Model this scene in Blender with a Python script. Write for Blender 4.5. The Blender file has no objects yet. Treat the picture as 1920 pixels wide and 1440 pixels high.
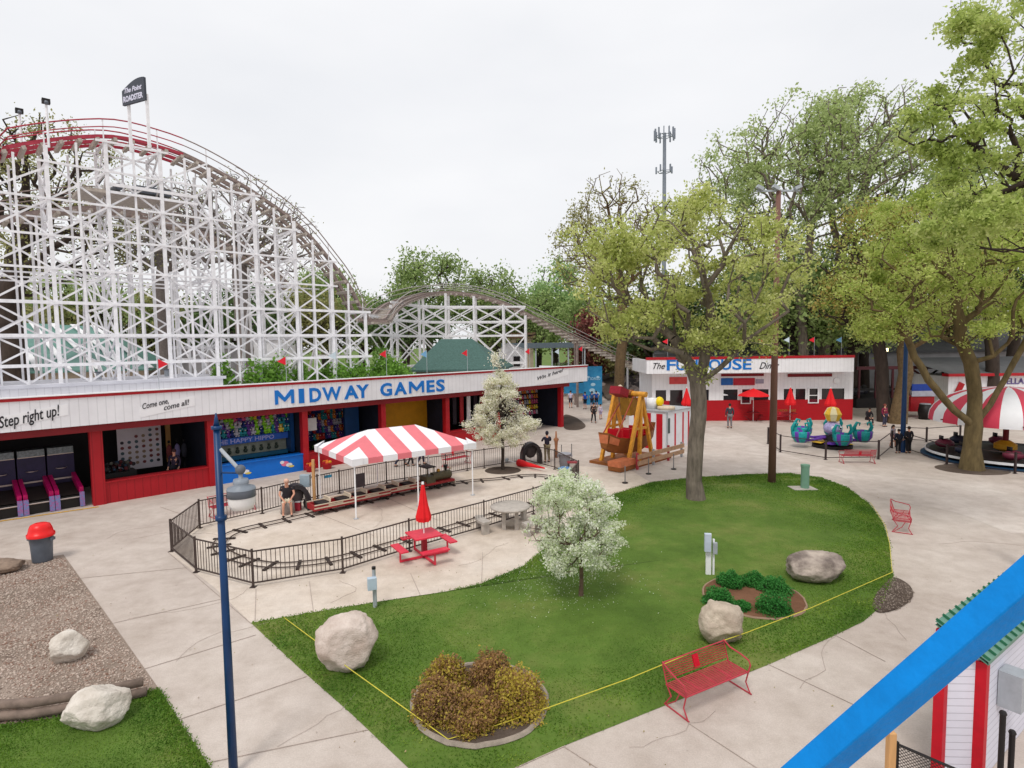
import bpy, math, random
import numpy as np
from mathutils import Vector, Matrix
R=math.radians
# ---------------- camera model (photo is 1920x1440) ----------------
F=1090.; PITCH=math.atan(77/F); PHI=.013; HC=6.5
def _basis():
    cp,sp=math.cos(PITCH),math.sin(PITCH); f=Vector((0,cp,-sp)); r0=Vector((1,0,0)); u0=Vector((0,sp,cp)); c,s=math.cos(PHI),math.sin(PHI)
    return r0*c-u0*s, u0*c+r0*s, f
CR,CU,CF=_basis()
scn=bpy.context.scene
cam=bpy.data.cameras.new("camera"); cam.sensor_width=36; cam.lens=36*F/1920; cam.clip_start=.05; cam.clip_end=3000
co=bpy.data.objects.new("camera",cam); scn.collection.objects.link(co); scn.camera=co
co.matrix_world=Matrix(((CR.x,CU.x,-CF.x,0),(CR.y,CU.y,-CF.y,0),(CR.z,CU.z,-CF.z,HC),(0,0,0,1)))
# ---------------- sky, sun, exposure ----------------
SUN_EL,SUN_AZ=R(58),R(200)
w=bpy.data.worlds.new("World"); scn.world=w; w.use_nodes=True; nt=w.node_tree; nt.nodes.clear()
def wn(t,**k):
    n=nt.nodes.new(t)
    for a,b in k.items(): setattr(n,a,b)
    return n
out=wn('ShaderNodeOutputWorld'); bg=wn('ShaderNodeBackground'); sky=wn('ShaderNodeTexSky')
sky.sky_type='NISHITA'; sky.sun_disc=False; sky.sun_elevation=SUN_EL; sky.sun_rotation=SUN_AZ; sky.air_density=1.5; sky.dust_density=4
tc=wn('ShaderNodeTexCoord'); mp=wn('ShaderNodeMapping'); mp.inputs['Scale'].default_value=(1,1,2.6)
nz=wn('ShaderNodeTexNoise'); nz.inputs['Scale'].default_value=2.1; nz.inputs['Detail'].default_value=5; nz.inputs['Roughness'].default_value=.48
cr=wn('ShaderNodeValToRGB'); cr.color_ramp.elements[0].position=.3; cr.color_ramp.elements[0].color=(7.95,8.05,8.35,1); cr.color_ramp.elements[1].position=.68; cr.color_ramp.elements[1].color=(8.95,8.95,9.1,1)
mx=wn('ShaderNodeMix',data_type='RGBA'); mx.inputs['Factor'].default_value=.94
nt.links.new(tc.outputs['Generated'],mp.inputs[0]); nt.links.new(mp.outputs[0],nz.inputs['Vector']); nt.links.new(nz.outputs['Fac'],cr.inputs[0])
nt.links.new(sky.outputs[0],mx.inputs['A']); nt.links.new(cr.outputs[0],mx.inputs['B']); nt.links.new(mx.outputs['Result'],bg.inputs[0]); nt.links.new(bg.outputs[0],out.inputs[0])
bg.inputs[1].default_value=.1
sl=bpy.data.lights.new("sun",'SUN'); sl.energy=1.5; sl.angle=R(14); sl.color=(1,.96,.9)
so=bpy.data.objects.new("sun",sl); scn.collection.objects.link(so)
so.rotation_euler=Vector((math.sin(SUN_AZ)*math.cos(SUN_EL),math.cos(SUN_AZ)*math.cos(SUN_EL),math.sin(SUN_EL))).to_track_quat('Z','Y').to_euler()
scn.view_settings.view_transform='Standard'; scn.view_settings.look='None'; scn.view_settings.exposure=.16; scn.view_settings.gamma=1
# ---------------- where things stand: photo point -> ground / plane ----------------
def ray(px,py): return CF+CR*((px-960)/F)-CU*((py-720)/F)
def G(px,py,z=0):
    d=ray(px,py); t=(z-HC)/d.z; return Vector((d.x*t,d.y*t,z))
def D(px,py,y):
    d=ray(px,py); t=y/d.y; return Vector((d.x*t,y,HC+d.z*t))
class Fr:
    def __init__(s,o,ang): s.o=Vector((o[0],o[1],0)); s.a=ang; s.c,s.s=math.cos(ang),math.sin(ang)
    def hit(s,px,py,off=0):
        d=ray(px,py); n=(-s.s,s.c); k=n[0]*s.o.x+n[1]*s.o.y+off; t=k/(n[0]*d.x+n[1]*d.y)
        return ((d.x*t-s.o.x)*s.c+(d.y*t-s.o.y)*s.s, HC+d.z*t)
    def loc(s,p): dx,dy=p[0]-s.o.x,p[1]-s.o.y; return (dx*s.c+dy*s.s,-dx*s.s+dy*s.c)
    def w(s,x,y,z=0): return Vector((s.o.x+x*s.c-y*s.s,s.o.y+x*s.s+y*s.c,z))
def frame(p1,p2):
    a,b=G(*p1),G(*p2); return Fr(a,math.atan2(b.y-a.y,b.x-a.x)),(b-a).length
# ---------------- materials ----------------
def lin(r,g,b):
    f=lambda c:((c/255+.055)/1.055)**2.4 if c>10 else c/255/12.92
    return (f(r),f(g),f(b))
MC={}
def M(name,rgb,rough=.6,var=.12,scale=3.,bump=0,metal=0,trans=0,detail=4,bscale=None,rgb2=None,spec=.35,aniso=None):
    if name in MC: return MC[name]
    m=bpy.data.materials.new(name); m.use_nodes=True; t=m.node_tree; b=t.nodes['Principled BSDF']; c=lin(*rgb)
    b.inputs['Roughness'].default_value=rough; b.inputs['Metallic'].default_value=metal; b.inputs['Specular IOR Level'].default_value=spec
    g=t.nodes.new('ShaderNodeNewGeometry'); mp=t.nodes.new('ShaderNodeMapping'); t.links.new(g.outputs['Position'],mp.inputs[0])
    if aniso: mp.inputs['Scale'].default_value=aniso
    n=t.nodes.new('ShaderNodeTexNoise'); n.inputs['Scale'].default_value=scale; n.inputs['Detail'].default_value=detail; n.inputs['Roughness'].default_value=.6
    t.links.new(mp.outputs[0],n.inputs['Vector'])
    r=t.nodes.new('ShaderNodeValToRGB'); e=r.color_ramp.elements
    c2=lin(*rgb2) if rgb2 else tuple(min(1,x*(1+var)) for x in c); c1=c if rgb2 else tuple(x*(1-var) for x in c)
    e[0].position=.32; e[0].color=(*c1,1); e[1].position=.68; e[1].color=(*c2,1)
    t.links.new(n.outputs['Fac'],r.inputs[0]); t.links.new(r.outputs[0],b.inputs['Base Color'])
    if bump:
        bu=t.nodes.new('ShaderNodeBump'); bu.inputs['Strength'].default_value=bump; bu.inputs['Distance'].default_value=.02
        n2=t.nodes.new('ShaderNodeTexNoise'); n2.inputs['Scale'].default_value=bscale or scale*6; n2.inputs['Detail'].default_value=4
        t.links.new(mp.outputs[0],n2.inputs['Vector']); t.links.new(n2.outputs['Fac'],bu.inputs['Height']); t.links.new(bu.outputs[0],b.inputs['Normal'])
    MC[name]=m; m['n']=n.name; return m
def leafmat(name,cols,trans=.35,rough=.55,pos=None):
    if name in MC: return MC[name]
    m=bpy.data.materials.new(name); m.use_nodes=True; t=m.node_tree; b=t.nodes['Principled BSDF']; o=t.nodes['Material Output']
    g=t.nodes.new('ShaderNodeNewGeometry'); r=t.nodes.new('ShaderNodeValToRGB'); e=r.color_ramp.elements
    while len(e)<len(cols): e.new(.5)
    for i,c in enumerate(cols): e[i].position=pos[i] if pos else i/(len(cols)-1); e[i].color=(*lin(*c),1)
    nn=t.nodes.new('ShaderNodeTexNoise'); nn.inputs['Scale'].default_value=.9; nn.inputs['Detail'].default_value=3; t.links.new(g.outputs['Position'],nn.inputs['Vector'])
    md=t.nodes.new('ShaderNodeMath'); md.operation='MULTIPLY_ADD'; md.inputs[1].default_value=.45; t.links.new(g.outputs['Random Per Island'],md.inputs[0]); m3=t.nodes.new('ShaderNodeMath'); m3.operation='MULTIPLY_ADD'; m3.inputs[1].default_value=1.3; m3.inputs[2].default_value=-.38; t.links.new(nn.outputs['Fac'],m3.inputs[0]); t.links.new(m3.outputs[0],md.inputs[2])
    t.links.new(md.outputs[0],r.inputs[0]); t.links.new(r.outputs[0],b.inputs['Base Color']); b.inputs['Roughness'].default_value=rough; b.inputs['Specular IOR Level'].default_value=.2
    tr=t.nodes.new('ShaderNodeBsdfTranslucent'); mx=t.nodes.new('ShaderNodeMixShader'); mx.inputs[0].default_value=trans
    t.links.new(r.outputs[0],tr.inputs[0]); t.links.new(b.outputs[0],mx.inputs[1]); t.links.new(tr.outputs[0],mx.inputs[2]); t.links.new(mx.outputs[0],o.inputs[0])
    MC[name]=m; return m
def siding(name,rgb,horizontal=False,pitch=.2,ang=0,dark=.72,rough=.55):
    """board siding: thin grooves across the boards, real bump"""
    if name in MC: return MC[name]
    m=M(name,rgb,rough,.05,1.2); t=m.node_tree; b=t.nodes['Principled BSDF']
    tcn=t.nodes.new('ShaderNodeTexCoord'); sp=t.nodes.new('ShaderNodeSeparateXYZ'); t.links.new(tcn.outputs['Object'],sp.inputs[0])
    mm=t.nodes.new('ShaderNodeMath'); mm.operation='FRACT'; mu=t.nodes.new('ShaderNodeMath'); mu.operation='MULTIPLY'; mu.inputs[1].default_value=1/pitch
    if horizontal: t.links.new(sp.outputs['Z'],mu.inputs[0])
    else:
        ad=t.nodes.new('ShaderNodeMath'); ad.operation='ADD'; t.links.new(sp.outputs['X'],ad.inputs[0]); t.links.new(sp.outputs['Y'],ad.inputs[1]); t.links.new(ad.outputs[0],mu.inputs[0])
    t.links.new(mu.outputs[0],mm.inputs[0])
    gt=t.nodes.new('ShaderNodeMath'); gt.operation='LESS_THAN'; gt.inputs[1].default_value=.09; t.links.new(mm.outputs[0],gt.inputs[0])
    src=b.inputs['Base Color'].links[0].from_socket
    mx=t.nodes.new('ShaderNodeMix'); mx.data_type='RGBA'; mx.blend_type='MULTIPLY'; t.links.new(gt.outputs[0],mx.inputs['Factor']); t.links.new(src,mx.inputs['A']); mx.inputs['B'].default_value=(dark,dark,dark,1)
    t.links.new(mx.outputs['Result'],b.inputs['Base Color'])
    bu=t.nodes.new('ShaderNodeBump'); bu.invert=True; bu.inputs['Strength'].default_value=.6; bu.inputs['Distance'].default_value=.015; t.links.new(gt.outputs[0],bu.inputs['Height']); t.links.new(bu.outputs[0],b.inputs['Normal'])
    return m
# ---------------- mesh builder ----------------
class MB:
    def __init__(s): s.v=[];s.f=[];s.m=[];s.mats=[]
    def mi(s,m):
        if m not in s.mats: s.mats.append(m)
        return s.mats.index(m)
    def add(s,vs,fs,m):
        k=len(s.v); s.v+= [tuple(a) for a in vs]; i=s.mi(m); s.f+= [tuple(k+j for j in f) for f in fs]; s.m+=[i]*len(fs); return s
    def box(s,c,z,m,rz=0,tilt=None):
        a,b,h=z[0]/2,z[1]/2,z[2]/2; vs=[Vector((x,y,q)) for q in(-h,h) for x,y in((-a,-b),(a,-b),(a,b),(-a,b))]
        if tilt is not None: vs=[tilt@v for v in vs]
        if rz:
            q=Matrix.Rotation(rz,3,'Z'); vs=[q@v for v in vs]
        c=Vector(c); return s.add([v+c for v in vs],[(0,3,2,1),(4,5,6,7),(0,1,5,4),(1,2,6,5),(2,3,7,6),(3,0,4,7)],m)
    def bb(s,x0,x1,y0,y1,z0,z1,m): return s.box(((x0+x1)/2,(y0+y1)/2,(z0+z1)/2),(abs(x1-x0),abs(y1-y0),abs(z1-z0)),m)
    def bar(s,p,q,w,h,m,up=(0,0,1)):
        p,q=Vector(p),Vector(q); d=q-p
        if d.length<1e-6: return s
        d.normalize(); u=Vector(up); r=d.cross(u)
        if r.length<1e-3: r=d.cross(Vector((0,1,0)))
        r.normalize(); u=r.cross(d); vs=[]
        for e in(p,q):
            for a,b in((-1,-1),(1,-1),(1,1),(-1,1)): vs.append(e+r*a*w/2+u*b*h/2)
        return s.add(vs,[(0,1,2,3),(7,6,5,4),(0,4,5,1),(1,5,6,2),(2,6,7,3),(3,7,4,0)],m)
    def tube(s,p,q,r,m,n=8,r2=None):
        p,q=Vector(p),Vector(q); r2=r if r2 is None else r2; d=(q-p).normalized(); a=d.orthogonal().normalized(); b=d.cross(a); vs=[]
        for e,rr in((p,r),(q,r2)):
            for i in range(n): t=2*math.pi*i/n; vs.append(e+(a*math.cos(t)+b*math.sin(t))*rr)
        fs=[(i,(i+1)%n,n+(i+1)%n,n+i) for i in range(n)]; fs+=[tuple(range(n-1,-1,-1)),tuple(range(n,2*n))]
        return s.add(vs,fs,m)
    def path(s,pts,r,m,n=6,closed=False):
        pts=[Vector(p) for p in pts]; N=len(pts); rs=r if isinstance(r,(list,tuple)) else [r]*N; vs=[]; a=None
        for i,p in enumerate(pts):
            t=(pts[(i+1)%N]-pts[i-1]) if closed else (pts[min(i+1,N-1)]-pts[max(i-1,0)]); t.normalize()
            if a is None: a=t.orthogonal().normalized() if abs(t.z)>.9 else t.cross(Vector((0,0,1))).normalized()
            a=(a-t*a.dot(t)).normalized(); b=t.cross(a)
            for k in range(n): g=2*math.pi*k/n; vs.append(p+(a*math.cos(g)+b*math.sin(g))*rs[i])
        fs=[]
        for i in range(N if closed else N-1):
            j=(i+1)%N
            for k in range(n): fs.append((i*n+k,i*n+(k+1)%n,j*n+(k+1)%n,j*n+k))
        if not closed: fs+=[tuple(range(n-1,-1,-1)),tuple((N-1)*n+k for k in range(n))]
        return s.add(vs,fs,m)
    def lathe(s,prof,c,m,n=16,mats=None,a0=0,sx=1,sy=1):
        c=Vector(c)
        for j in range(len(prof)-1):
            (r0,z0),(r1,z1)=prof[j],prof[j+1]
            for i in range(n):
                t0,t1=a0+2*math.pi*i/n,a0+2*math.pi*(i+1)/n; mm=mats[i%len(mats)] if mats else m
                A=[c+Vector((r0*sx*math.cos(t0),r0*sy*math.sin(t0),z0)),c+Vector((r0*sx*math.cos(t1),r0*sy*math.sin(t1),z0)),c+Vector((r1*sx*math.cos(t1),r1*sy*math.sin(t1),z1)),c+Vector((r1*sx*math.cos(t0),r1*sy*math.sin(t0),z1))]
                if r0<1e-5: s.add([A[0],A[2],A[3]],[(0,1,2)],mm)
                elif r1<1e-5: s.add([A[0],A[1],A[2]],[(0,1,2)],mm)
                else: s.add(A,[(0,1,2,3)],mm)
        return s
    def ball(s,c,r,m,n=10,sz=(1,1,1)):
        c=Vector(c); k=max(4,n//2); vs=[];fs=[]
        for i in range(k+1):
            p=math.pi*i/k
            for j in range(n): t=2*math.pi*j/n; vs.append(c+Vector((r*sz[0]*math.sin(p)*math.cos(t),r*sz[1]*math.sin(p)*math.sin(t),r*sz[2]*math.cos(p))))
        for i in range(k):
            for j in range(n): fs.append((i*n+j,(i+1)*n+j,(i+1)*n+(j+1)%n,i*n+(j+1)%n))
        return s.add(vs,fs,m)
    def prism(s,poly,z0,z1,m,side=None):
        n=len(poly); vs=[(p[0],p[1],z0) for p in poly]+[(p[0],p[1],z1) for p in poly]
        s.add(vs,[tuple(range(n,2*n))],m); s.add(vs,[tuple(range(n-1,-1,-1))]+[(i,(i+1)%n,n+(i+1)%n,n+i) for i in range(n)],side or m); return s
    def sheet(s,pts,m): return s.add(pts,[tuple(range(len(pts)))],m)
    def obj(s,name,parent=None,smooth=False,bevel=0,weld=False):
        me=bpy.data.meshes.new(name); me.from_pydata(s.v,[],s.f)
        for a in s.mats: me.materials.append(a)
        me.polygons.foreach_set('material_index',s.m)
        if smooth: me.polygons.foreach_set('use_smooth',[True]*len(s.f))
        me.update(); me.validate()
        if weld or smooth:
            import bmesh
            b=bmesh.new(); b.from_mesh(me); bmesh.ops.remove_doubles(b,verts=b.verts,dist=1e-4); b.to_mesh(me); b.free()
        o=bpy.data.objects.new(name,me); scn.collection.objects.link(o); o.parent=parent
        if bevel:
            q=o.modifiers.new('bevel','BEVEL'); q.width=bevel; q.segments=2; q.limit_method='ANGLE'
        if smooth=='angle':
            pass
        return o
def tag(o,label=None,cat=None,group=None,kind=None):
    if label: o['label']=label
    if cat: o['category']=cat
    if group: o['group']=group
    if kind: o['kind']=kind
    return o
def thing(name,label,cat,loc=(0,0,0),rz=0,group=None):
    o=bpy.data.objects.new(name,None); scn.collection.objects.link(o); o.location=loc; o.rotation_euler=(0,0,rz); o.empty_display_size=.2
    return tag(o,label,cat,group)
def kids(o): return [c for c in bpy.data.objects if c.parent is o]
def dup(o,loc,rz=0,label=None,group=None,scale=None,parent=None):
    c=o.copy(); scn.collection.objects.link(c); c.parent=parent
    if parent is None:
        c.location=loc; c.rotation_euler=(0,0,rz)
        if scale: c.scale=(scale,)*3
        if label: c['label']=label
        if group: c['group']=group
    for k in kids(o): dup(k,None,parent=c)
    return c
def struct(o): o['kind']='structure'; return o
FONT=None
def text(s,size,m,name='letter',parent=None,loc=(0,0,0),rot=(R(90),0,0),off=.0,ext=.01,shear=0,space=1,width=None,align='LEFT'):
    c=bpy.data.curves.new(name,'FONT'); c.body=s; c.size=size; c.offset=off; c.extrude=ext; c.shear=shear; c.space_character=space; c.align_x=align; c.resolution_u=3
    o=bpy.data.objects.new(name+'_t',c); scn.collection.objects.link(o); bpy.context.view_layer.update()
    me=bpy.data.meshes.new_from_object(o.evaluated_get(bpy.context.evaluated_depsgraph_get())); bpy.data.objects.remove(o); bpy.data.curves.remove(c)
    me.materials.clear(); me.materials.append(m)
    if width:
        xs=[v.co.x for v in me.vertices]; k=width/(max(xs)-min(xs)); x0=min(xs)
        for v in me.vertices: v.co.x=(v.co.x-x0)*k
    q=bpy.data.objects.new(name,me); scn.collection.objects.link(q); q.parent=parent; q.location=loc; q.rotation_euler=rot
    return q
def catmull(P,n=6,closed=False):
    P=[Vector(p) for p in P]; N=len(P); o=[]
    for i in range(N if closed else N-1):
        if closed: a,b,c,d=P[i-1],P[i],P[(i+1)%N],P[(i+2)%N]
        else: a,b,c,d=P[max(i-1,0)],P[i],P[i+1],P[min(i+2,N-1)]
        for k in range(n):
            t=k/n; o.append(.5*((2*b)+(c-a)*t+(2*a-5*b+4*c-d)*t*t+(3*b-a-3*c+d)*t**3))
    if not closed: o.append(P[-1])
    return o
def npmesh(name,V,Fq,mats,mi=None,parent=None):
    me=bpy.data.meshes.new(name); n=len(Fq); k=Fq.shape[1]
    me.vertices.add(len(V)); me.vertices.foreach_set('co',np.asarray(V,dtype=np.float32).ravel())
    me.loops.add(n*k); me.loops.foreach_set('vertex_index',Fq.astype(np.int32).ravel())
    me.polygons.add(n); me.polygons.foreach_set('loop_start',np.arange(0,n*k,k,dtype=np.int32))
    for a in mats: me.materials.append(a)
    if mi is not None: me.polygons.foreach_set('material_index',np.asarray(mi,dtype=np.int32))
    me.update(calc_edges=True); o=bpy.data.objects.new(name,me); scn.collection.objects.link(o); o.parent=parent; return o
# ---------------- common materials ----------------
WHITE=M('white_paint',(234,234,236),.5,.06,2.5); CWHITE=M('coaster_white',(234,233,236),.6,.1,4); RED=M('red_paint',(170,18,30),.5,.1,3); DRED=M('dark_red_paint',(120,14,24),.55,.1,3)
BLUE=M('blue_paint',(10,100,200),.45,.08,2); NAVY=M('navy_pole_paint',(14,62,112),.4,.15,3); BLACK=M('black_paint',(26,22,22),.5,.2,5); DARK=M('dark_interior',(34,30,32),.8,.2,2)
GREY=M('grey_plastic',(92,98,108),.5,.1,6); LGREY=M('light_grey_metal',(170,176,182),.45,.1,6,metal=.2); WOOD=M('brown_wood',(128,92,60),.7,.25,6,.3,aniso=(1,1,.2)); BRED=M('bench_red',(176,58,70),.45,.12,8)
CONC=M('pale_concrete_furniture',(176,168,160),.85,.15,6,.4); SKIN=M('skin',(205,150,125),.6,.05,9); YEL=M('yellow_ochre',(204,150,30),.5,.12,4); BARK=M('bark',(86,74,62),.95,.3,5,.9,bscale=24,aniso=(1,1,.3)); TIE=M('weathered_timber',(120,104,94),.9,.25,5,.3)
# ================= SETTING =================
def gmat(name,base,dark,light,fine=40,joints=True,bump=.25):
    m=bpy.data.materials.new(name); m.use_nodes=True; t=m.node_tree; b=t.nodes['Principled BSDF']; b.inputs['Roughness'].default_value=.9; b.inputs['Specular IOR Level'].default_value=.2
    g=t.nodes.new('ShaderNodeNewGeometry')
    def noise(sc,de,ro=.6):
        n=t.nodes.new('ShaderNodeTexNoise'); n.inputs['Scale'].default_value=sc; n.inputs['Detail'].default_value=de; n.inputs['Roughness'].default_value=ro; t.links.new(g.outputs['Position'],n.inputs['Vector']); return n
    n1=noise(.28,6,.65); n2=noise(fine,3); n3=noise(1.7,5,.7)
    r=t.nodes.new('ShaderNodeValToRGB'); e=r.color_ramp.elements; e[0].position=.34; e[0].color=(*lin(*dark),1); e[1].position=.66; e[1].color=(*lin(*light),1); q=e.new(.5); q.color=(*lin(*base),1)
    t.links.new(n1.outputs['Fac'],r.inputs[0])
    r3=t.nodes.new('ShaderNodeValToRGB'); r3.color_ramp.elements[0].position=.3; r3.color_ramp.elements[0].color=(.8,.78,.76,1); r3.color_ramp.elements[1].position=.62; r3.color_ramp.elements[1].color=(1,1,1,1); t.links.new(n3.outputs['Fac'],r3.inputs[0])
    r2=t.nodes.new('ShaderNodeValToRGB'); r2.color_ramp.elements[0].position=.3; r2.color_ramp.elements[0].color=(.86,.86,.86,1); r2.color_ramp.elements[1].position=.7; r2.color_ramp.elements[1].color=(1.08,1.08,1.08,1); t.links.new(n2.outputs['Fac'],r2.inputs[0])
    x=r.outputs[0]
    for q in(r3,r2):
        mx=t.nodes.new('ShaderNodeMix'); mx.data_type='RGBA'; mx.blend_type='MULTIPLY'; mx.inputs['Factor'].default_value=.9; t.links.new(x,mx.inputs['A']); t.links.new(q.outputs[0],mx.inputs['B']); x=mx.outputs['Result']
    if joints:
        vo=t.nodes.new('ShaderNodeTexVoronoi'); vo.inputs['Scale'].default_value=1.6; t.links.new(g.outputs['Position'],vo.inputs['Vector']); rv=t.nodes.new('ShaderNodeValToRGB'); rv.color_ramp.elements[0].position=.035; rv.color_ramp.elements[0].color=(.62,.6,.58,1); rv.color_ramp.elements[1].position=.06; rv.color_ramp.elements[1].color=(1,1,1,1); t.links.new(vo.outputs['Distance'],rv.inputs[0])
        n4=noise(.11,7,.72); r4=t.nodes.new('ShaderNodeValToRGB'); r4.color_ramp.elements[0].position=.36; r4.color_ramp.elements[0].color=(.8,.77,.74,1); r4.color_ramp.elements[1].position=.46; r4.color_ramp.elements[1].color=(1,1,1,1); t.links.new(n4.outputs['Fac'],r4.inputs[0])
        n5=noise(3.2,2,.5); r5=t.nodes.new('ShaderNodeValToRGB'); r5.color_ramp.elements[0].position=.7; r5.color_ramp.elements[0].color=(1,1,1,1); r5.color_ramp.elements[1].position=.78; r5.color_ramp.elements[1].color=(.84,.82,.8,1); t.links.new(n5.outputs['Fac'],r5.inputs[0])
        for q in(rv,r4,r5):
            mx=t.nodes.new('ShaderNodeMix'); mx.data_type='RGBA'; mx.blend_type='MULTIPLY'; mx.inputs['Factor'].default_value=.5; t.links.new(x,mx.inputs['A']); t.links.new(q.outputs[0],mx.inputs['B']); x=mx.outputs['Result']
    t.links.new(x,b.inputs['Base Color'])
    bu=t.nodes.new('ShaderNodeBump'); bu.inputs['Strength'].default_value=bump; bu.inputs['Distance'].default_value=.01; t.links.new(n2.outputs['Fac'],bu.inputs['Height']); t.links.new(bu.outputs[0],b.inputs['Normal'])
    MC[name]=m; return m
CG=gmat('worn_concrete',(196,184,175),(187,174,165),(204,193,184)); CL=gmat('light_concrete',(214,201,188),(204,190,175),(220,209,198)); CA=gmat('far_asphalt',(150,141,138),(128,120,118),(170,160,155))
JT=M('joint_dark',(172,158,149),.95,.2,8); GR1=gmat('grass_soil',(92,118,48),(76,102,38),(120,130,68),30,False); GRAV=gmat('gravel',(150,134,122),(124,110,98),(172,156,144),26,False,bump=1.); MUL=gmat('mulch',(112,78,58),(88,58,42),(136,98,76),22,False,bump=1.)
MULD=gmat('dark_mulch',(92,80,72),(70,58,50),(116,104,94),20,False,bump=1.)
b=MB(); b.sheet([(-400,-60,0),(400,-60,0),(400,900,0),(-400,900,0)],CG); struct(b.obj('ground'))
def GP(pts,z=0,n=5,sm=True):
    v=[G(*p) for p in pts]; v=catmull(v,n,True) if sm else v; return [(a.x,a.y,z) for a in v]
# far lawn / far ground beyond the park
b=MB(); b.sheet([(-300,75,.03),(300,75,.03),(300,890,.03),(-300,890,.03)],GR1); struct(b.obj('far_ground'))
# light concrete patio under the kiddie train
pat=[(470,1168),(640,1140),(800,1118),(900,1095),(980,1062),(1040,1012),(1095,962),(1150,927),(1220,905),(1180,880),(1060,872),(960,868),(480,955),(370,985),(316,1036),(400,1100)]
b=MB(); b.sheet([(p[0],p[1],.004) for p in [G(*q) for q in pat]],CL); struct(b.obj('patio'))
# pavement joints, thin dark sawn lines
jl=[((316,1036),(470,1168)),((150,1084),(350,1064)),((212,1168),(420,1122)),((270,1254),(480,1190)),((326,1352),(575,1268)),((388,1430),(690,1368)),((966,1440),(1060,1398)),((1057,1399),(1120,1440)),((1290,1355),(1420,1440)),((1440,1245),(1620,1330)),((1565,1190),(1660,1240)),
    ((480,1103),(478,1165)),((580,1090),(588,1150)),((770,1075),(790,1120)),((905,1035),(903,1092)),((700,1004),(590,960)),((820,975),(700,922)),((400,985),(300,950))]
b=MB()
for p,q in jl:
    a,c=G(*p,.012),G(*q,.012); b.bar(a,c,.013,.006,JT)
struct(b.obj('pavement_joints'))
b=MB(); a,c=G(-40,983,.012),G(185,950,.012); b.bar(a,c,.12,.006,M('yellow_line_paint',(210,160,40),.7,.3,9)); struct(b.obj('painted_line'))
# lighter paved strips on the right
b=MB(); b.sheet(GP([(1340,800),(1470,850),(1600,885),(1760,900),(1920,915),(1920,1000),(1790,960),(1640,930),(1560,890),(1400,885),(1300,880),(1240,860)],.004),gmat('pale_path',(206,194,186),(192,179,170),(214,204,196))); struct(b.obj('path'))
LAWN=[(470,1168),(640,1140),(800,1118),(900,1095),(980,1062),(1040,1012),(1095,962),(1150,927),(1220,905),(1300,896),(1400,890),(1480,888),(1540,896),(1590,915),(1630,945),(1655,980),(1668,1020),(1670,1060),(1676,1085),(1660,1130),(1620,1165),(1565,1192),(1440,1247),(1250,1322),(1057,1399),(966,1440),(826,1498),(765,1440),(660,1340),(560,1252)]
LAWN_W=[G(*p) for p in LAWN]
def lawn_obj(name,W,lift=.05,mound=.0):
    n=len(W); c=sum(W,Vector())/n; b=MB(); vs=[]; fs=[]; K=10
    for k in range(K):
        t=1-k/K
        for p in W: q=c+(p-c)*t; vs.append((q.x,q.y,lift*(min(1,k))+mound*(1-t*t)+.006))
    vs.append((c.x,c.y,lift+mound+.006))
    for k in range(K-1):
        for i in range(n): j=(i+1)%n; fs.append((k*n+i,k*n+j,(k+1)*n+j,(k+1)*n+i))
    for i in range(n): fs.append(((K-1)*n+i,(K-1)*n+(i+1)%n,K*n))
    b.add(vs,fs,GR1); return struct(b.obj(name,smooth=True))
lawn_obj('lawn',LAWN_W,.02,.03)
L2=[G(*p) for p in [(-60,1375),(0,1362),(110,1345),(200,1318),(299,1292),(345,1365),(395,1440),(430,1500),(-200,1600)]]
lawn_obj('small_lawn',L2,.02,.02)
b=MB(); b.sheet(GP([(-120,1052),(0,1046),(58,1050),(119,1040),(205,1160),(293,1285),(299,1292),(200,1318),(110,1345),(0,1362),(-100,1385)],.008,sm=False),GRAV); struct(b.obj('gravel_bed'))
b=MB(); b.sheet(GP([(1672,1085),(1700,1095),(1712,1112),(1706,1128),(1680,1144),(1650,1150),(1636,1138),(1645,1112)],.034),MULD); struct(b.obj('mulch_patch'))
b=MB(); b.sheet(GP([(1058,778),(1080,783),(1098,798),(1085,806),(1058,803)],.012),MULD); struct(b.obj('mulch_bed'))
def inside(P,X,Y):
    r=np.zeros(len(X),bool); n=len(P)
    for i in range(n):
        a,c=P[i],P[(i+1)%n]; cond=((a.y>Y)!=(c.y>Y)); xi=(c.x-a.x)*(Y-a.y)/((c.y-a.y) if c.y!=a.y else 1e-9)+a.x; r^=cond&(X<xi)
    return r
HOLES=[(G(900,1318),1.22),(G(1412,1122),1.22)]
WORN=[(G(1130,1338),1.3,.45),(G(1420,1240),1.0,.35),(G(1545,1005),1.6,.6),(G(1270,1320),.7,.3),(G(1000,1395),.8,.3),(G(780,1420),.9,.5),(G(1380,912),1.5,.4),(G(1089,1120),.55,.5),(G(1650,1120),.6,.6),(G(150,1335),1.4,.3),(G(1305,937),.8,.7),(G(1060,1240),1.2,.3),(G(1500,900),1.2,.3)]
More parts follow.
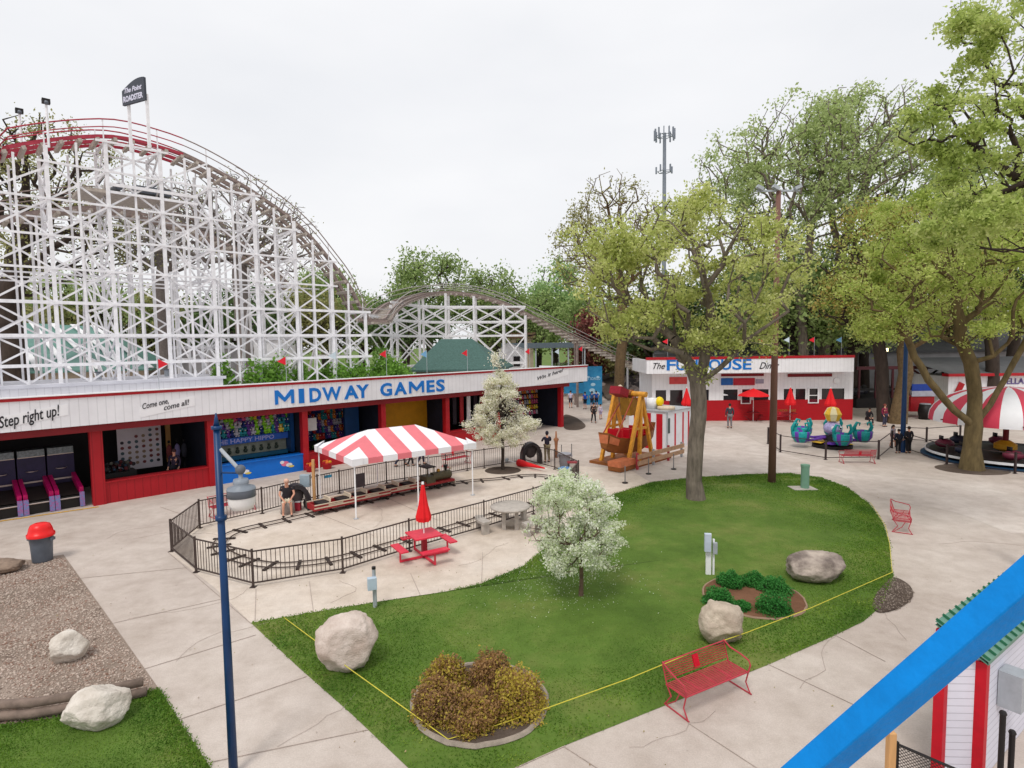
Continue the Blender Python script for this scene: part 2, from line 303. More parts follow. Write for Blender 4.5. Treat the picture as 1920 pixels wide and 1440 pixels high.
def grass(name,P,n,seed,hmax=.05,z0=.02,mat=None):
    rg=np.random.default_rng(seed); x0,x1=min(p.x for p in P),max(p.x for p in P); y0,y1=min(p.y for p in P),max(p.y for p in P)
    X=rg.uniform(x0,x1,n); Y=rg.uniform(y0,y1,n)
    k=inside(P,X,Y)
    for c,r in HOLES: k&=((X-c.x)**2+(Y-c.y)**2)>r*r
    for q in WORN:
        d=((X-q[0].x)/q[1])**2+((Y-q[0].y)/q[2])**2; k&=~((d<1.6*rg.random(n)+.0)&(rg.random(n)<.8))
    # worn, thinner patches
    nn=np.sin(X*1.3+2)*np.cos(Y*.9-1)+np.sin(X*.55-Y*.7)*.8+rg.normal(0,.5,n); k&=(nn>-1.5)
    X,Y=X[k],Y[k]; n=len(X); X=X+rg.normal(0,.03,n); Y=Y+rg.normal(0,.03,n); a=rg.uniform(0,2*math.pi,n); h=rg.uniform(.4,1,n)*hmax; wd=rg.uniform(.006,.014,n)+.0006*Y; lx,ly=rg.normal(0,.6,n)*h,rg.normal(0,.6,n)*h
    V=np.empty((n,3,3)); V[:,0]=np.c_[X-np.cos(a)*wd,Y-np.sin(a)*wd,np.full(n,z0)]; V[:,1]=np.c_[X+np.cos(a)*wd,Y+np.sin(a)*wd,np.full(n,z0)]; V[:,2]=np.c_[X+lx,Y+ly,z0+h]
    o=npmesh(name,V.reshape(-1,3),np.arange(3*n).reshape(-1,3),[mat]); return tag(o,None,None,kind='stuff')
GL=leafmat('grass_blades',[(68,106,34),(90,128,44),(114,148,52),(144,164,72),(170,172,108)],.3,.6,[0,.35,.7,.92,1])
# large soft tone changes of the turf
_t=GL.node_tree; _b=_t.nodes['Principled BSDF']; _g=_t.nodes.new('ShaderNodeNewGeometry'); _n=_t.nodes.new('ShaderNodeTexNoise'); _n.inputs['Scale'].default_value=.55; _n.inputs['Detail'].default_value=5; _r=_t.nodes.new('ShaderNodeValToRGB'); _r.color_ramp.elements[0].position=.35; _r.color_ramp.elements[0].color=(.62,.74,.6,1); _r.color_ramp.elements[1].position=.68; _r.color_ramp.elements[1].color=(1.25,1.12,1.1,1)
_m=_t.nodes.new('ShaderNodeMix'); _m.data_type='RGBA'; _m.blend_type='MULTIPLY'; _m.inputs['Factor'].default_value=1; _src=_b.inputs['Base Color'].links[0].from_socket
_t.links.new(_g.outputs['Position'],_n.inputs['Vector']); _t.links.new(_n.outputs['Fac'],_r.inputs[0]); _t.links.new(_src,_m.inputs['A']); _t.links.new(_r.outputs[0],_m.inputs['B']); _t.links.new(_m.outputs['Result'],_b.inputs['Base Color'])
for l in list(_t.links):
    if l.to_node.type=='BSDF_TRANSLUCENT' : _t.links.new(_m.outputs['Result'],l.to_socket)
tag(grass('grass',LAWN_W,430000,3,.036,.03,GL),'short mown green grass covering the rounded lawn island','grass')
tag(grass('grass',L2,60000,4,.036,.03,GL),'short green grass below the timber edging in the near left corner','grass')
# pebbles
def pebbles(name,P,n,seed,rmin,rmax,mat,label):
    rg=np.random.default_rng(seed); x0,x1=min(p.x for p in P),max(p.x for p in P); y0,y1=min(p.y for p in P),max(p.y for p in P)
    X=rg.uniform(x0,x1,n); Y=rg.uniform(y0,y1,n); k=inside(P,X,Y); X,Y=X[k],Y[k]; n=len(X)
    base=np.array([(1,0,0),(0,1,0),(-1,0,0),(0,-1,0),(0,0,1),(0,0,-1)],float); F8=np.array([(0,1,4),(1,2,4),(2,3,4),(3,0,4),(1,0,5),(2,1,5),(3,2,5),(0,3,5)])
    r=rg.uniform(rmin,rmax,n); a=rg.uniform(0,6.28,n); V=base[None]*r[:,None,None]*rg.uniform(.6,1.3,(n,1,3)); c,s=np.cos(a)[:,None],np.sin(a)[:,None]
    Vx=V[:,:,0]*c-V[:,:,1]*s+X[:,None]; Vy=V[:,:,0]*s+V[:,:,1]*c+Y[:,None]; Vz=V[:,:,2]*.7+.012
    V=np.stack([Vx,Vy,Vz],-1).reshape(-1,3); FF=(F8[None]+6*np.arange(n)[:,None,None]).reshape(-1,3)
    return tag(npmesh(name,V,FF,[mat]),label,'gravel',kind='stuff')
PEB=leafmat('pebble_stones',[(84,70,62),(150,132,120),(196,180,168),(132,100,84),(224,216,208)],0,.9)
GP2=[G(*p) for p in [(-120,1056),(0,1050),(58,1054),(117,1045),(203,1163),(288,1285),(200,1315),(110,1340),(0,1357),(-100,1380)]]
pebbles('gravel',GP2,42000,9,.014,.036,PEB,'loose pinkish grey gravel filling the bed beside the path')
MP=[G(*p) for p in [(1672,1085),(1700,1095),(1712,1112),(1706,1128),(1680,1144),(1650,1150),(1636,1138),(1645,1112)]]
pebbles('gravel',MP,4000,10,.02,.05,leafmat('mulch_stones',[(84,70,62),(120,106,96),(142,130,120),(70,56,50)],0,.9),'dark stone mulch at the pointed right end of the lawn')

# ================= MIDWAY GAMES BUILDING =================
MW,_=frame((187,946),(1054,800))
WB=siding('fascia_siding',(230,229,233),False,.3,0,.86); RSD=siding('red_siding',(168,20,32),False,.3,0,.75)
mid=thing('midway_games_building','long low midway games building with white sign band and red posts','building',MW.o,MW.a)
X0,X1=-8.0,31.9; XP=[0.0,MW.hit(398,900)[0],MW.hit(573,870)[0],MW.hit(719,850)[0],MW.hit(838,830)[0],22.9,MW.hit(1052,800)[0]]
b=MB(); b.bb(X0,X1,-.62,-.42,3.42,4.55,WB); b.bb(X1-.14,X1,-.42,4.4,3.42,4.55,WB); b.obj('sign_band',mid)
b=MB(); b.bb(X0,X1+.03,-.66,-.40,4.552,4.67,RED); b.bb(X0,X1+.05,-.7,-.38,4.672,4.71,WHITE); b.obj('trim',mid)
b=MB(); b.bb(X0,29.9,-.45,-.1,3.12,3.415,DRED); b.obj('beam',mid)
RF=M('white_membrane_roof',(205,205,212),.8,.1,1); 
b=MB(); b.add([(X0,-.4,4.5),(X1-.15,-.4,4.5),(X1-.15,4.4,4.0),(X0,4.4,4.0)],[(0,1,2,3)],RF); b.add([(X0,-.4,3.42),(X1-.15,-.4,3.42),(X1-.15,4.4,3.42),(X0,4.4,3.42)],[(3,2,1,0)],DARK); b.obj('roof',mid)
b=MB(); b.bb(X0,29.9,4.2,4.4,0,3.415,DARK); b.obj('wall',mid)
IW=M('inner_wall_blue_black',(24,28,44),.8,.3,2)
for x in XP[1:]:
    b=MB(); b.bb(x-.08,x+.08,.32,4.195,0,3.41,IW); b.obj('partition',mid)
for i,x in enumerate(XP):
    wd=.44 if i in(0,) else .3; b=MB(); b.bb(x-wd/2,x+wd/2,-.14,.2,0,3.118,RSD if i==0 else RED); b.obj('post',mid)
# counters
BLC=M('counter_blue',(10,108,205),.4,.05,2)
def counter(x0,x1,h,m,y=.0,top=None):
    b=MB(); b.bb(x0,x1,y-.06,y+.3,0,h,m); b.bb(x0,x1,y-.12,y+.42,h+.002,h+.05,top or m); return b.obj('counter',mid)
counter(XP[0]+.22,XP[1]-.15,.88,RSD); counter(XP[1]+.15,XP[2]-.15,.85,BLC); counter(XP[2]+.15,XP[3]-.15,.85,RED); counter(XP[3]+.15,XP[4]-.15,.8,RED); counter(XP[4]+.15,XP[5]-.15,.85,RED)
# small cartoon-free splash decals on the blue counter
SP=[M('decal_pink',(230,120,150),.5),M('decal_white',(230,230,235),.5),M('decal_yellow',(220,200,90),.5)]
for cx in (XP[1]+1.35,XP[1]+3.5):
    b=MB()
    for k,(dx,dz,rx,rz_,mm) in enumerate([(-.05,.06,.2,.13,0),(.16,-.03,.17,.1,1),(-.2,.15,.11,.08,1),(.27,-.12,.15,.05,2)]):
        n=12; b.sheet([(cx+dx+rx*math.cos(2*math.pi*i/n),-.066-.002*k,.45+dz+rz_*math.sin(2*math.pi*i/n)) for i in range(n)],SP[mm])
    b.obj('decal',mid)
LB=M('letter_blue',(12,112,196),.4,.04,2)
# lettering on the band
def band_text(s,px0,py0,px1,size,m,off=.0,shear=0,name='letter',ext=.02,z=None):
    a=MW.hit(px0,py0,-.62); c=MW.hit(px1,py0,-.62); return text(s,size,m,name,mid,(a[0],-.625,z if z is not None else a[1]),(R(90),0,0),off,ext,shear,width=c[0]-a[0])
mxs=[(c,p0,p1) for c,p0,p1 in [('M',515,551),('I',560,570),('D',580,602),('W',604,640),('A',645,672),('Y',668,692),('G',713,735),('A',739,763),('M',767,795),('E',800,815),('S',818,834)]]
def letterM(x0,x1,z,h):
    w_=x1-x0; s=.155; P_=[(0,0),(s,0),(s,.6*h),(w_/2,.14*h),(w_-s,.6*h),(w_-s,0),(w_,0),(w_,h),(w_-s*1.1,h),(w_/2,.46*h),(s*1.1,h),(0,h)]; k=len(P_); b=MB()
    f=[(x0+u,-.655,z+v) for u,v in P_]; g=[(x0+u,-.621,z+v) for u,v in P_]; b.add(f,[tuple(range(k))],LB); b.add(f+g,[(i,k+i,k+(i+1)%k,(i+1)%k) for i in range(k)],LB); b.obj('letter',mid)
for c,p0,p1 in mxs:
    if c=='M': letterM(MW.hit(p0,740,-.62)[0],MW.hit(p1,740,-.62)[0],3.62,.7)
    else: band_text(c,p0,740,p1,.98,LB,.034 if c!='W' else .026,z=3.62)
INK=M('ink_black',(28,26,32),.5,.05,3)
TL=R(-10)
q_=band_text('Step right up!',-2,790,118,.6,INK,.007,.42,'lettering',.008,z=3.6); q_.rotation_euler=(R(90),TL,0)
PNL=M('sign_panel_white',(236,235,238),.4,.03,2)
for p0,p1,zz in((-12,128,(3.55,4.36)),(262,366,(3.6,4.28)),(1003,1066,(3.62,4.3))):
    a=MW.hit(p0,770,-.62)[0]; c=MW.hit(p1,770,-.62)[0]; w2=(c-a)/2; tl=math.tan(R(9)); zz=((zz[0]+zz[1])/2-.22,(zz[0]+zz[1])/2+.22); b=MB(); b.add([(a,y_,zz[i]+s*w2*tl) if s<0 else (c,y_,zz[i]+s*w2*tl) for y_ in(-.634,-.622) for i,s in((0,-1),(0,1),(1,1),(1,-1))],[(0,1,2,3),(0,4,5,1),(1,5,6,2),(2,6,7,3),(3,7,4,0)],PNL); b.obj('sign_panel',mid)
for o in kids(mid):
    if o.name.startswith('lettering'): o.location.y=-.64
def lt(s,px0,px1,size,z): 
    a=MW.hit(px0,770,-.64)[0]; c=MW.hit(px1,770,-.64)[0]; text(s,size,INK,'lettering',mid,(a,-.64,z),(R(90),TL,0),.002,.008,.42,width=c-a)
lt('Come one,',268,318,.34,3.9); lt('come all!',308,358,.34,3.78); lt("Win it here!",1009,1058,.36,3.8)

# ---- inside the stalls
def plush_proto(c1,nm):
    b=MB(); b.ball((0,0,.11),.1,c1,8,(1,.8,1.15)); b.ball((0,-.02,.27),.085,c1,8)
    for s in(-1,1): b.ball((s*.06,-.01,.345),.03,c1,6); b.ball((s*.1,-.03,.13),.04,c1,6,(1,1,1.4)); b.ball((s*.06,-.09,.03),.045,c1,6,(1,1.3,.8))
    b.ball((0,-.1,.255),.03,M('plush_muzzle',(220,200,190),.9),6); return b.obj('plush_prize',smooth=True)
pcs=[('lime green',(130,190,50)),('purple',(96,60,140)),('teal',(40,130,140)),('yellow',(215,190,60)),('pink',(200,90,130)),('pale grey',(170,168,180)),('red',(170,40,40)),('navy blue',(30,50,110)),('orange',(205,120,50))]
protos=[]
rnd=random.Random(5)
def place_plush(x,y,z,ci,booth,sc):
    nm,c=pcs[ci]; key=(ci)
    p=next((q for k,q in protos if k==key),None)
    lab=f'{nm} plush prize {booth}'; grp=f'{nm} plush prizes {booth}'; L=MW.w(x,y,z); rz=MW.a+rnd.uniform(-.5,.5)
    if p is None:
        p=plush_proto(M('plush_'+nm.replace(' ','_'),c,.95,.15,12),nm); protos.append((key,p)); p.location=L; p.rotation_euler=(0,0,rz); p.scale=(sc,)*3; tag(p,lab,'plush toy',grp)
    else: dup(p,L,rz,lab,grp,sc)
for row in range(3):
    for k in range(20): place_plush(XP[1]+.35+k*(XP[2]-XP[1]-.7)/19,1.15+.1*row,2.0+row*.33,rnd.choice([0,0,1,2,3,5,5,7,4]),'hanging above the blue water race counter',1.15)
for row in range(5):
    for k in range(14): place_plush(XP[2]+1.4+k*(XP[3]-XP[2]-2.3)/13,2.6+.02*row,1.05+row*.38,rnd.choice([7,7,1,6,2,8,5]),'on the back wall of the stall behind the striped tent',1.0)
for row in range(5):
    for k in range(13): place_plush(XP[5]+3+k*(XP[6]-XP[5]-3.4)/12,2.2,.9+row*.42,rnd.choice([5,5,3,8,4]),'on the shelves of the far end stall',.9)
# water race game cabinet
g=thing('water_race_cabinet','blue water race game front with a row of dark target figures','game',MW.w((XP[1]+XP[2])/2,0,0),MW.a)
hw=(XP[2]-XP[1])/2-.35
b=MB(); b.bb(-hw,hw,1.5,1.75,.9,1.9,M('race_panel_grey',(128,132,120),.6,.25,3)); b.obj('target_panel',g)
b=MB(); b.bb(-hw,hw,1.2,1.5,1.62,1.95,M('race_blue',(30,84,170),.5)); b.bb(-hw,hw,1.3,1.5,.8,1.0,M('race_teal',(16,86,120),.5)); b.obj('header',g)
text('THE HAPPY HIPPO',.3,M('pale_letter',(150,150,200),.5),'lettering',g,(-hw+.15,1.19,1.68),(R(90),0,0),.006,.006,width=2*hw-.9)
for k in range(8):
    b=MB(); x=-hw+.55+k*(2*hw-1.1)/7; b.ball((x,1.44,1.2),.11,M('target_dark',(50,62,52),.6),8,(1,.8,1)); b.ball((x,1.44,1.36),.07,M('target_dark',(0,0,0)),8); b.obj('target',g)
b=MB(); b.bb(hw+.02,hw+.2,.9,1.6,.9,3.3,NAVY); b.obj('end_post',g)
# skee alleys in the left bay
PINK=M('alley_pink',(190,14,96),.4,.2,7); PUR=M('cabinet_purple',(38,28,66),.5,.2,4); ALT=M('alley_lane',(46,40,36),.6,.2,5); LILAC=M('alley_side_art',(90,140,190),.4,.5,14,rgb2=(170,90,150)); RIM=M('chrome_rim',(190,176,170),.3,.1,5,metal=.5)
alley=None
xs=[-.95-i*.98 for i in range(6)]
for i,x in enumerate(xs):
    L=MW.w(x,.25,0); lab=['first skee ball alley beside the red corner post, pink rails and purple cabinet','second skee ball alley from the red corner post, pink rails and purple cabinet','third skee ball alley from the red corner post, pink rails and purple cabinet','fourth skee ball alley from the red corner post, cut by the photo edge','fifth skee ball alley from the red corner post','sixth skee ball alley from the red corner post'][i]
    if alley is None:
        alley=thing('skee_ball_alley',lab,'arcade game',L,MW.a,'skee ball alleys in the left stall')
        b=MB(); b.add([(-.34,0,.55),(.34,0,.55),(.34,1.9,.75),(-.34,1.9,.75)],[(0,1,2,3)],ALT); b.bb(-.34,.34,.02,1.9,.0,.5,BLACK); b.obj('lane',alley)
        for s in(-1,1):
            b=MB(); b.bar((s*.4,.0,.66),(s*.4,1.9,1.0),.14,.3,PINK); b.obj('side_rail',alley); b=MB(); b.bb(s*.4-.08,s*.4+.08,-.12,-.02,.02,.62,LILAC); b.obj('end_panel',alley)
        b=MB(); b.tube((-.34,-.02,.42),(.34,-.02,.42),.03,RIM); b.obj('ball_rail',alley)
        b=MB(); b.bb(-.46,.46,1.9,2.6,0,2.0,PUR); b.lathe([(.16,0),(.2,0),(.2,.02),(.16,.02)],(0,1.88,1.4),RIM,14); b.bb(-.44,.44,1.84,1.899,.92,.98,RIM); b.obj('cabinet',alley)
        b=MB(); b.bb(-.44,.44,1.8,2.3,2.02,2.3,M('marquee_grey',(120,128,132),.4,.4,12)); b.bb(-.44,.44,1.78,1.799,2.0,2.03,RIM); b.obj('marquee',alley)
    else: dup(alley,L,MW.a,lab,'skee ball alleys in the left stall')
# prize board in the second bay
t=thing('prize_board','tall pale board covered with rows of round dark buttons','board',MW.w(2.15,2.9,0),MW.a)
b=MB(); b.bb(-.9,.9,-.02,.03,.75,3.0,M('board_pale',(196,188,196),.6,.08,2)); b.obj('panel',t)
rr=random.Random(2); cols=[M('btn_a',(40,34,44),.5),M('btn_b',(110,50,50),.5),M('btn_c',(60,80,90),.5),M('btn_d',(130,110,90),.5)]
for r_ in range(8):
    for c_ in range(6):
        if (r_<2 and c_<4) or (r_==2 and c_<2) or rr.random()<.05: continue
        b=MB(); x=-.72+c_*.29; z=2.82-r_*.25; b.lathe([(.075,0),(.075,.02),(0,.025)],(0,0,0),rr.choice(cols),10); o=b.obj('button',t); o.location=(x,-.022,z); o.rotation_euler=(R(90),0,0)
b=MB(); b.bb(1.1,1.3,-.05,.05,.9,3.1,M('amber_post',(150,110,60),.6)); o=b.obj('post',t)
# shelving and dark goods heap in the second bay
t=thing('prize_heap','heap of dark jumbled toys behind the red counter','prizes',MW.w(.95,1.6,0),MW.a)
b=MB(); b.bb(-.7,.7,-.3,.5,0,1.0,BLACK); b.obj('bin',t)
b=MB()
for k in range(60): b.ball((rr.uniform(-.65,.65),rr.uniform(-.3,.45),1.05+rr.random()*.35),rr.uniform(.05,.1),rr.choice([M('heap_a',(50,46,50),.9),M('heap_b',(80,30,34),.9),M('heap_c',(90,88,80),.9),M('heap_d',(40,60,80),.9)]),6)
b.obj('toys',t)
for k,(x,c) in enumerate(((3.25,(110,50,50)),(3.6,(120,110,150)),(3.9,(50,50,60)))):
    b=MB(); b.ball((0,0,1.45),.14,M('jersey_%d'%k,c,.9),8,(1,.5,2.8)); b.ball((0,0,1.95),.07,BLACK,6); b.tube((0,0,0),(0,0,1.1),.02,BLACK); o=b.obj('hanging_jersey',smooth=True); o.location=MW.w(x,2.4,0); o.rotation_euler=(0,0,MW.a); tag(o,['rust red jersey hanging at the right of the second stall','pale lilac jersey hanging at the right of the second stall','charcoal jersey hanging at the right of the second stall'][k],'clothing')
# yellow wall stall
t=thing('yellow_stall_lining','yellow ochre stall wall with a dark red framed hatch','wall lining',MW.w(XP[3],0,0),MW.a)
b=MB(); w_=XP[4]-XP[3]; b.bb(.12,w_-.12,1.9,2.0,0,3.35,M('ochre_wall',(200,140,20),.7,.1,2)); b.obj('panel',t)
b=MB(); b.bb(.2,.95,1.8,1.89,.9,2.3,WHITE); b.bb(.28,.87,1.78,1.799,.9,2.22,DRED); b.obj('hatch',t)
for xx,h,nm in((XP[2]+.5,2.9,'yellow and dark speckled prize column beside the third red post'),):
    b=MB(); b.bb(-.25,.25,-.2,.2,0,h,M('speckle_yellow',(70,62,20),.8,.5,14,rgb2=(210,180,50))); o=b.obj('prize_column'); o.location=MW.w(xx,1.6,0); o.rotation_euler=(0,0,MW.a); tag(o,nm,'prizes')
b=MB(); b.bb(-.45,.45,-.1,.1,1.0,3.1,M('booth_blue',(10,60,110),.6)); b.bb(-.45,.45,-.14,-.1,3.0,3.2,YEL); o=b.obj('blue_booth_panel'); o.location=MW.w(XP[3]-.95,1.9,0); o.rotation_euler=(0,0,MW.a); tag(o,'dark blue upright panel beside the fourth red post','panel')
b=MB(); b.bb(-.3,.3,-.02,.02,1.8,2.5,WHITE); o=b.obj('notice_board'); o.location=MW.w(XP[2]+1.1,1.5,0); o.rotation_euler=(0,0,MW.a); tag(o,'small white notice in the third stall above yellow prizes','notice')
for k in range(7):
    b=MB(); b.bb(0,.3,-.05,.05,1.1,2.9,[RED,WHITE,M('booth_dark',(50,40,50),.8)][k%3]); o=b.obj('stall_panel'); o.location=MW.w(XP[4]+.3+k*.62,1.3,0); o.rotation_euler=(0,0,MW.a); tag(o,['red','white','dark'][k%3]+' striped stall panel behind the flowering tree','panel','striped stall panels behind the flowering tree')
# flags along the band
def flag(px,py,pz,fr,off,base_z,col,nm,lab,grp,side=1,h=.0):
    x,z=fr.hit(px,py,off); t=thing('pennant_flag',lab,'flag',fr.w(x,off,base_z),fr.a,grp); L=z-base_z+.28
    b=MB(); b.tube((0,0,0),(0,0,L),.014,LGREY,5); b.obj('pole',t)
    b=MB(); s=side; b.add([(0,0,L-.02),(0,0,L-.46),(.42*s,.05,L-.26)],[(0,1,2)],col); b.add([(0,.004,L-.02),(0,.004,L-.46),(.42*s,.054,L-.26)],[(2,1,0)],col); b.obj('cloth',t)
FR_=M('flag_red',(226,36,54),.7,.05,3); FW=M('flag_pale',(205,222,232),.7,.05,3); FB=M('flag_sky_blue',(120,175,215),.7,.05,3)
for i,(px,py,c) in enumerate([(296,684,FR_),(536,678,FR_),(630,668,FW),(724,665,FR_),(800,665,FB),(876,663,FR_),(993,660,FR_),(1048,660,FW),(1092,655,FR_)]):
    names={'flag_red':'red','flag_pale':'white','flag_sky_blue':'sky blue'}[c.name]
    flag(px,py,0,MW,-.5,4.71,c,'',f'{names} pennant flag on the midway roof edge, '+['above the painted Come one words','left of the white pennant','above the letter A of midway','above the gap between the two words','above the letter M of games','left of the flowering tree','right of the flowering tree','second from the far end','at the far right end'][i],'pennants along the midway roof',1 if i==0 else -1)
# ================= ROLLER COASTER =================
CO=thing('roller_coaster','huge white wooden roller coaster with red railed crest and long drop','roller coaster',MW.o,MW.a)
OFF=5.0
TR=[(-60,292),(0,276),(100,259),(190,252),(240,256),(286,267),(338,283),(380,301),(417,320),(469,350),(500,371),(543,401),(569,424),(598,453),(629,492),(660,533),(681,573),(692,597)]
tp=[MW.hit(px,py,OFF) for px,py in TR]; tp=[(-16,tp[0][1]-3.2),(-11,tp[0][1]-.9)]+tp
prof=catmull([Vector((x,0,z)) for x,z in tp],8)
def pz(x):
    for a,c in zip(prof,prof[1:]):
        if a.x<=x<=c.x: return a.z+(c.z-a.z)*(x-a.x)/max(1e-6,c.x-a.x)
    return prof[-1].z if x>prof[-1].x else prof[0].z
TRED=M('rail_red',(168,52,70),.55,.15,6); TBR=M('rail_brown_grey',(140,124,118),.7,.2,6); DECK=M('deck_boards',(176,166,156),.85,.2,7)
def trackrun(par,P,W=2.4,redlen=0,hand=True,deckcol=DECK,near=1,step=.75,railcol=None,hr=1.15):
    """P: list of Vector on the centre line; near: which side faces the viewer"""
    S=[0]
    for a,c in zip(P,P[1:]): S.append(S[-1]+(c-a).length)
    def at(s):
        for i in range(len(P)-1):
            if S[i]<=s<=S[i+1]:
                k=(s-S[i])/(S[i+1]-S[i]+1e-9); return P[i].lerp(P[i+1],k),(P[i+1]-P[i]).normalized()
        return P[-1],(P[-1]-P[-2]).normalized()
    side=lambda d:Vector((d.y,-d.x,0)).normalized()
    ties=MB(); n=int(S[-1]/step)
    for i in range(n):
        p,d=at(i*step); r=side(d); nn=r.cross(d)
        ties.bar(p-r*W/2-nn*.12*1,p+r*W/2-nn*.12,.16,.16,deckcol,up=nn)
    ties.obj('crossties',par)
    for sgn in(-1,1):
        for kk,o_ in((0,.5),(1,W/2-.05)):
            A=MB(); B=MB(); prev=None; m=int(S[-1]/.6)
            for i in range(m+1):
                s=min(S[-1]-1e-4,i*S[-1]/m); p,d=at(s); r=side(d); nn=r.cross(d)
                if nn.z<0: nn=-nn
                q=p+r*sgn*o_+nn*(.1 if kk==0 else .0)
                if prev is not None:
                    red=(s<redlen)
                    if kk==0: (A if red else B).bar(prev,q,.14,.16,TRED if red else TBR,up=nn)
                    else: (A if red else B).bar(prev,q,.07,.14,TRED if red else TBR,up=nn)
                prev=q
            nm='rail' if kk==0 else 'side_board'
            A.v+=[] ; k0=len(A.v)
            A.f+=[tuple(k0+j for j in f) for f in B.f]; 
            off=[A.mi(x) for x in B.mats]; A.m+=[off[j] for j in B.m]; A.v+=B.v
            A.obj(nm,par)
        if hand:
            for hh,rr_ in((hr,.035),(hr*.55,.028)):
                pts=[]; m=int(S[-1]/.6)
                for i in range(m+1):
                    p,d=at(min(S[-1]-1e-4,i*S[-1]/m)); r=side(d); pts.append(p+r*sgn*(W/2+.04)+Vector((0,0,hh)))
                k=next((i for i in range(m+1) if i*S[-1]/m>redlen),m+1)
                b=MB()
                if k>2: b.path(pts[:k],rr_,TRED,5)
                if k<m-2: b.path(pts[max(0,k-1):],rr_,railcol or TBR,5)
                b.obj('handrail',par)
    return at,S[-1]
yc=OFF+1.25
P=[Vector((p.x,yc,p.z)) for p in prof]
lens=0
xred=MW.hit(350,290,OFF)[0]
for a,c in zip(P,P[1:]):
    if a.x<xred: lens+=(c-a).length
trackrun(CO,P,1.9,lens,near=1,hr=.8)
# second, lower track further back
P2=[Vector((p.x,OFF+6.2,4.0+(p.z-4)*.80)) for p in prof[::2] if p.x<13.6]; trackrun(CO,P2,1.8,0)
# maintenance deck under the crest
b=MB(); xa,xb=MW.hit(150,330,OFF)[0],MW.hit(345,330,OFF)[0]
b.bb(xa,xb,OFF+.1,OFF+2.6,14.0,14.16,DECK); b.bb(xa+1,xb+.6,OFF-.06,OFF+.02,14.35,14.5,CWHITE); b.bb(xa+1,xb+.6,OFF-.06,OFF+.02,14.0,14.12,CWHITE); b.obj('walkway',CO)
b=MB(); b.box(((xa+xb)/2+1,OFF+1.3,14.6),(1.6,1.0,.35),GREY); b.tube(((xa+xb)/2-.6,OFF+.5,14.5),((xa+xb)/2-.6,OFF+2.2,14.5),.18,GREY,10); b.obj('lift_gear',CO)
# bents
sp=2.3; x=MW.hit(205,400,OFF)[0]-sp*7; BX=[]
while x<MW.hit(694,560,OFF)[0]+.2: BX.append(x); x+=sp
lv=[.6,2.4,4.1,5.75,7.12,8.64,10.2,11.7,13.35,15.0,16.4]
rnd=random.Random(11)
planes=[(OFF,1.,.15),(OFF+2.5,1.,.13),(OFF+5.0,.80,.11),(OFF+7.4,.80,.11)]
for i,x in enumerate(BX):
    b=MB(); z=pz(x)
    for j,(y,k,wd) in enumerate(planes):
        top=4+(z-4)*k if k<1 else z; ext=-.25 if j<2 else .0
        if j<2: b.bar((x,y+(.28 if j==0 else -.28),top-.3),(x,y+(.28 if j==0 else -.28),top+.8),.05,.05,CWHITE,up=(0,1,0))
        pass
        b.bar((x,y,0),(x,y,top+ext-(.0 if j<2 else .2)),wd,wd*1.1,CWHITE,up=(0,1,0))
        if j<2 and top>5: b.bar((x+sp/2,y+.05,0),(x+sp/2,y+.05,(pz(x+sp/2)-.3 if j<2 else 4+(pz(x+sp/2)-4)*.8-.3) if x+sp/2<prof[-1].x else 3),.09,.1,CWHITE,up=(0,1,0))
        if j==0 and top>6: b.bar((x+.22,y+.1,0),(x+.22,y+.1,top*.62),.08,.1,CWHITE,up=(0,1,0))
    # transverse braces
    for l0,l1 in zip(lv,lv[1:]):
        if l1<z and (i%2 or l1>12):
            b.bar((x,OFF,l0),(x,OFF+2.5,l1),.07,.1,CWHITE); b.bar((x,OFF+2.5,l0),(x,OFF,l1),.07,.1,CWHITE); b.bar((x,OFF-.1,l1),(x,OFF+2.6,l1),.08,.14,CWHITE)
        if l1<4+(z-4)*.8 and i%2:
            b.bar((x,OFF+5,l0),(x,OFF+7.4,l1),.06,.1,CWHITE); b.bar((x,OFF+2.5,l1),(x,OFF+7.5,l1),.07,.12,CWHITE)
            if i%2: b.bar((x,OFF+2.5,l0),(x,OFF+5,l1),.06,.1,CWHITE)
    # outrigger leaning post at the back
    b.bar((x,OFF+11.5,0),(x,OFF+7.4,(4+(z-4)*.8)*.8),.13,.13,CWHITE,up=(0,1,0))
    b.obj('support_bent',CO)
for j,(y,k,wd) in enumerate(planes):
    for li,l in enumerate(lv):
        # ledger spans where the track is above it
        if j>=1 and li%2: continue
        xs=[x for x in BX if (4+(pz(x)-4)*k if k<1 else pz(x))>l+.15]
        if len(xs)<2: continue
        b=MB(); b.bar((min(xs)-.4,y-wd*.6,l),(max(xs)+.35,y-wd*.6,l),.06,(.15 if l<9 else .1) if j==0 else .08,CWHITE); b.obj('ledger',CO)
for i,(xa,xb) in enumerate(zip(BX,BX[1:])):
    for j,(y,k,wd) in enumerate(planes):
        b=MB()
        zt=min(pz(xa),pz(xb)); zt=4+(zt-4)*k if k<1 else zt
        q=0
        while q<len(lv)-1:
            q2=min(len(lv)-1,q+1)
            l0,l1=lv[q],lv[q2]
            if l1<zt and (j<1 or (j==2 and (i+q)%3==0)):
                b.bar((xa,y+.08,l0),(xb,y+.08,l1),.045,.085,CWHITE); b.bar((xb,y+.12,l0),(xa,y+.12,l1),.045,.085,CWHITE)
            elif l0<zt-1 and j==0: b.bar((xa,y+.08,l0),(xb,y+.08,min(zt,l0+1.5)),.045,.085,CWHITE)
            q=q2
            if j==2 and b.f: b.obj('cross_brace',CO); b=MB()
        if b.f: b.obj('cross_brace',CO)
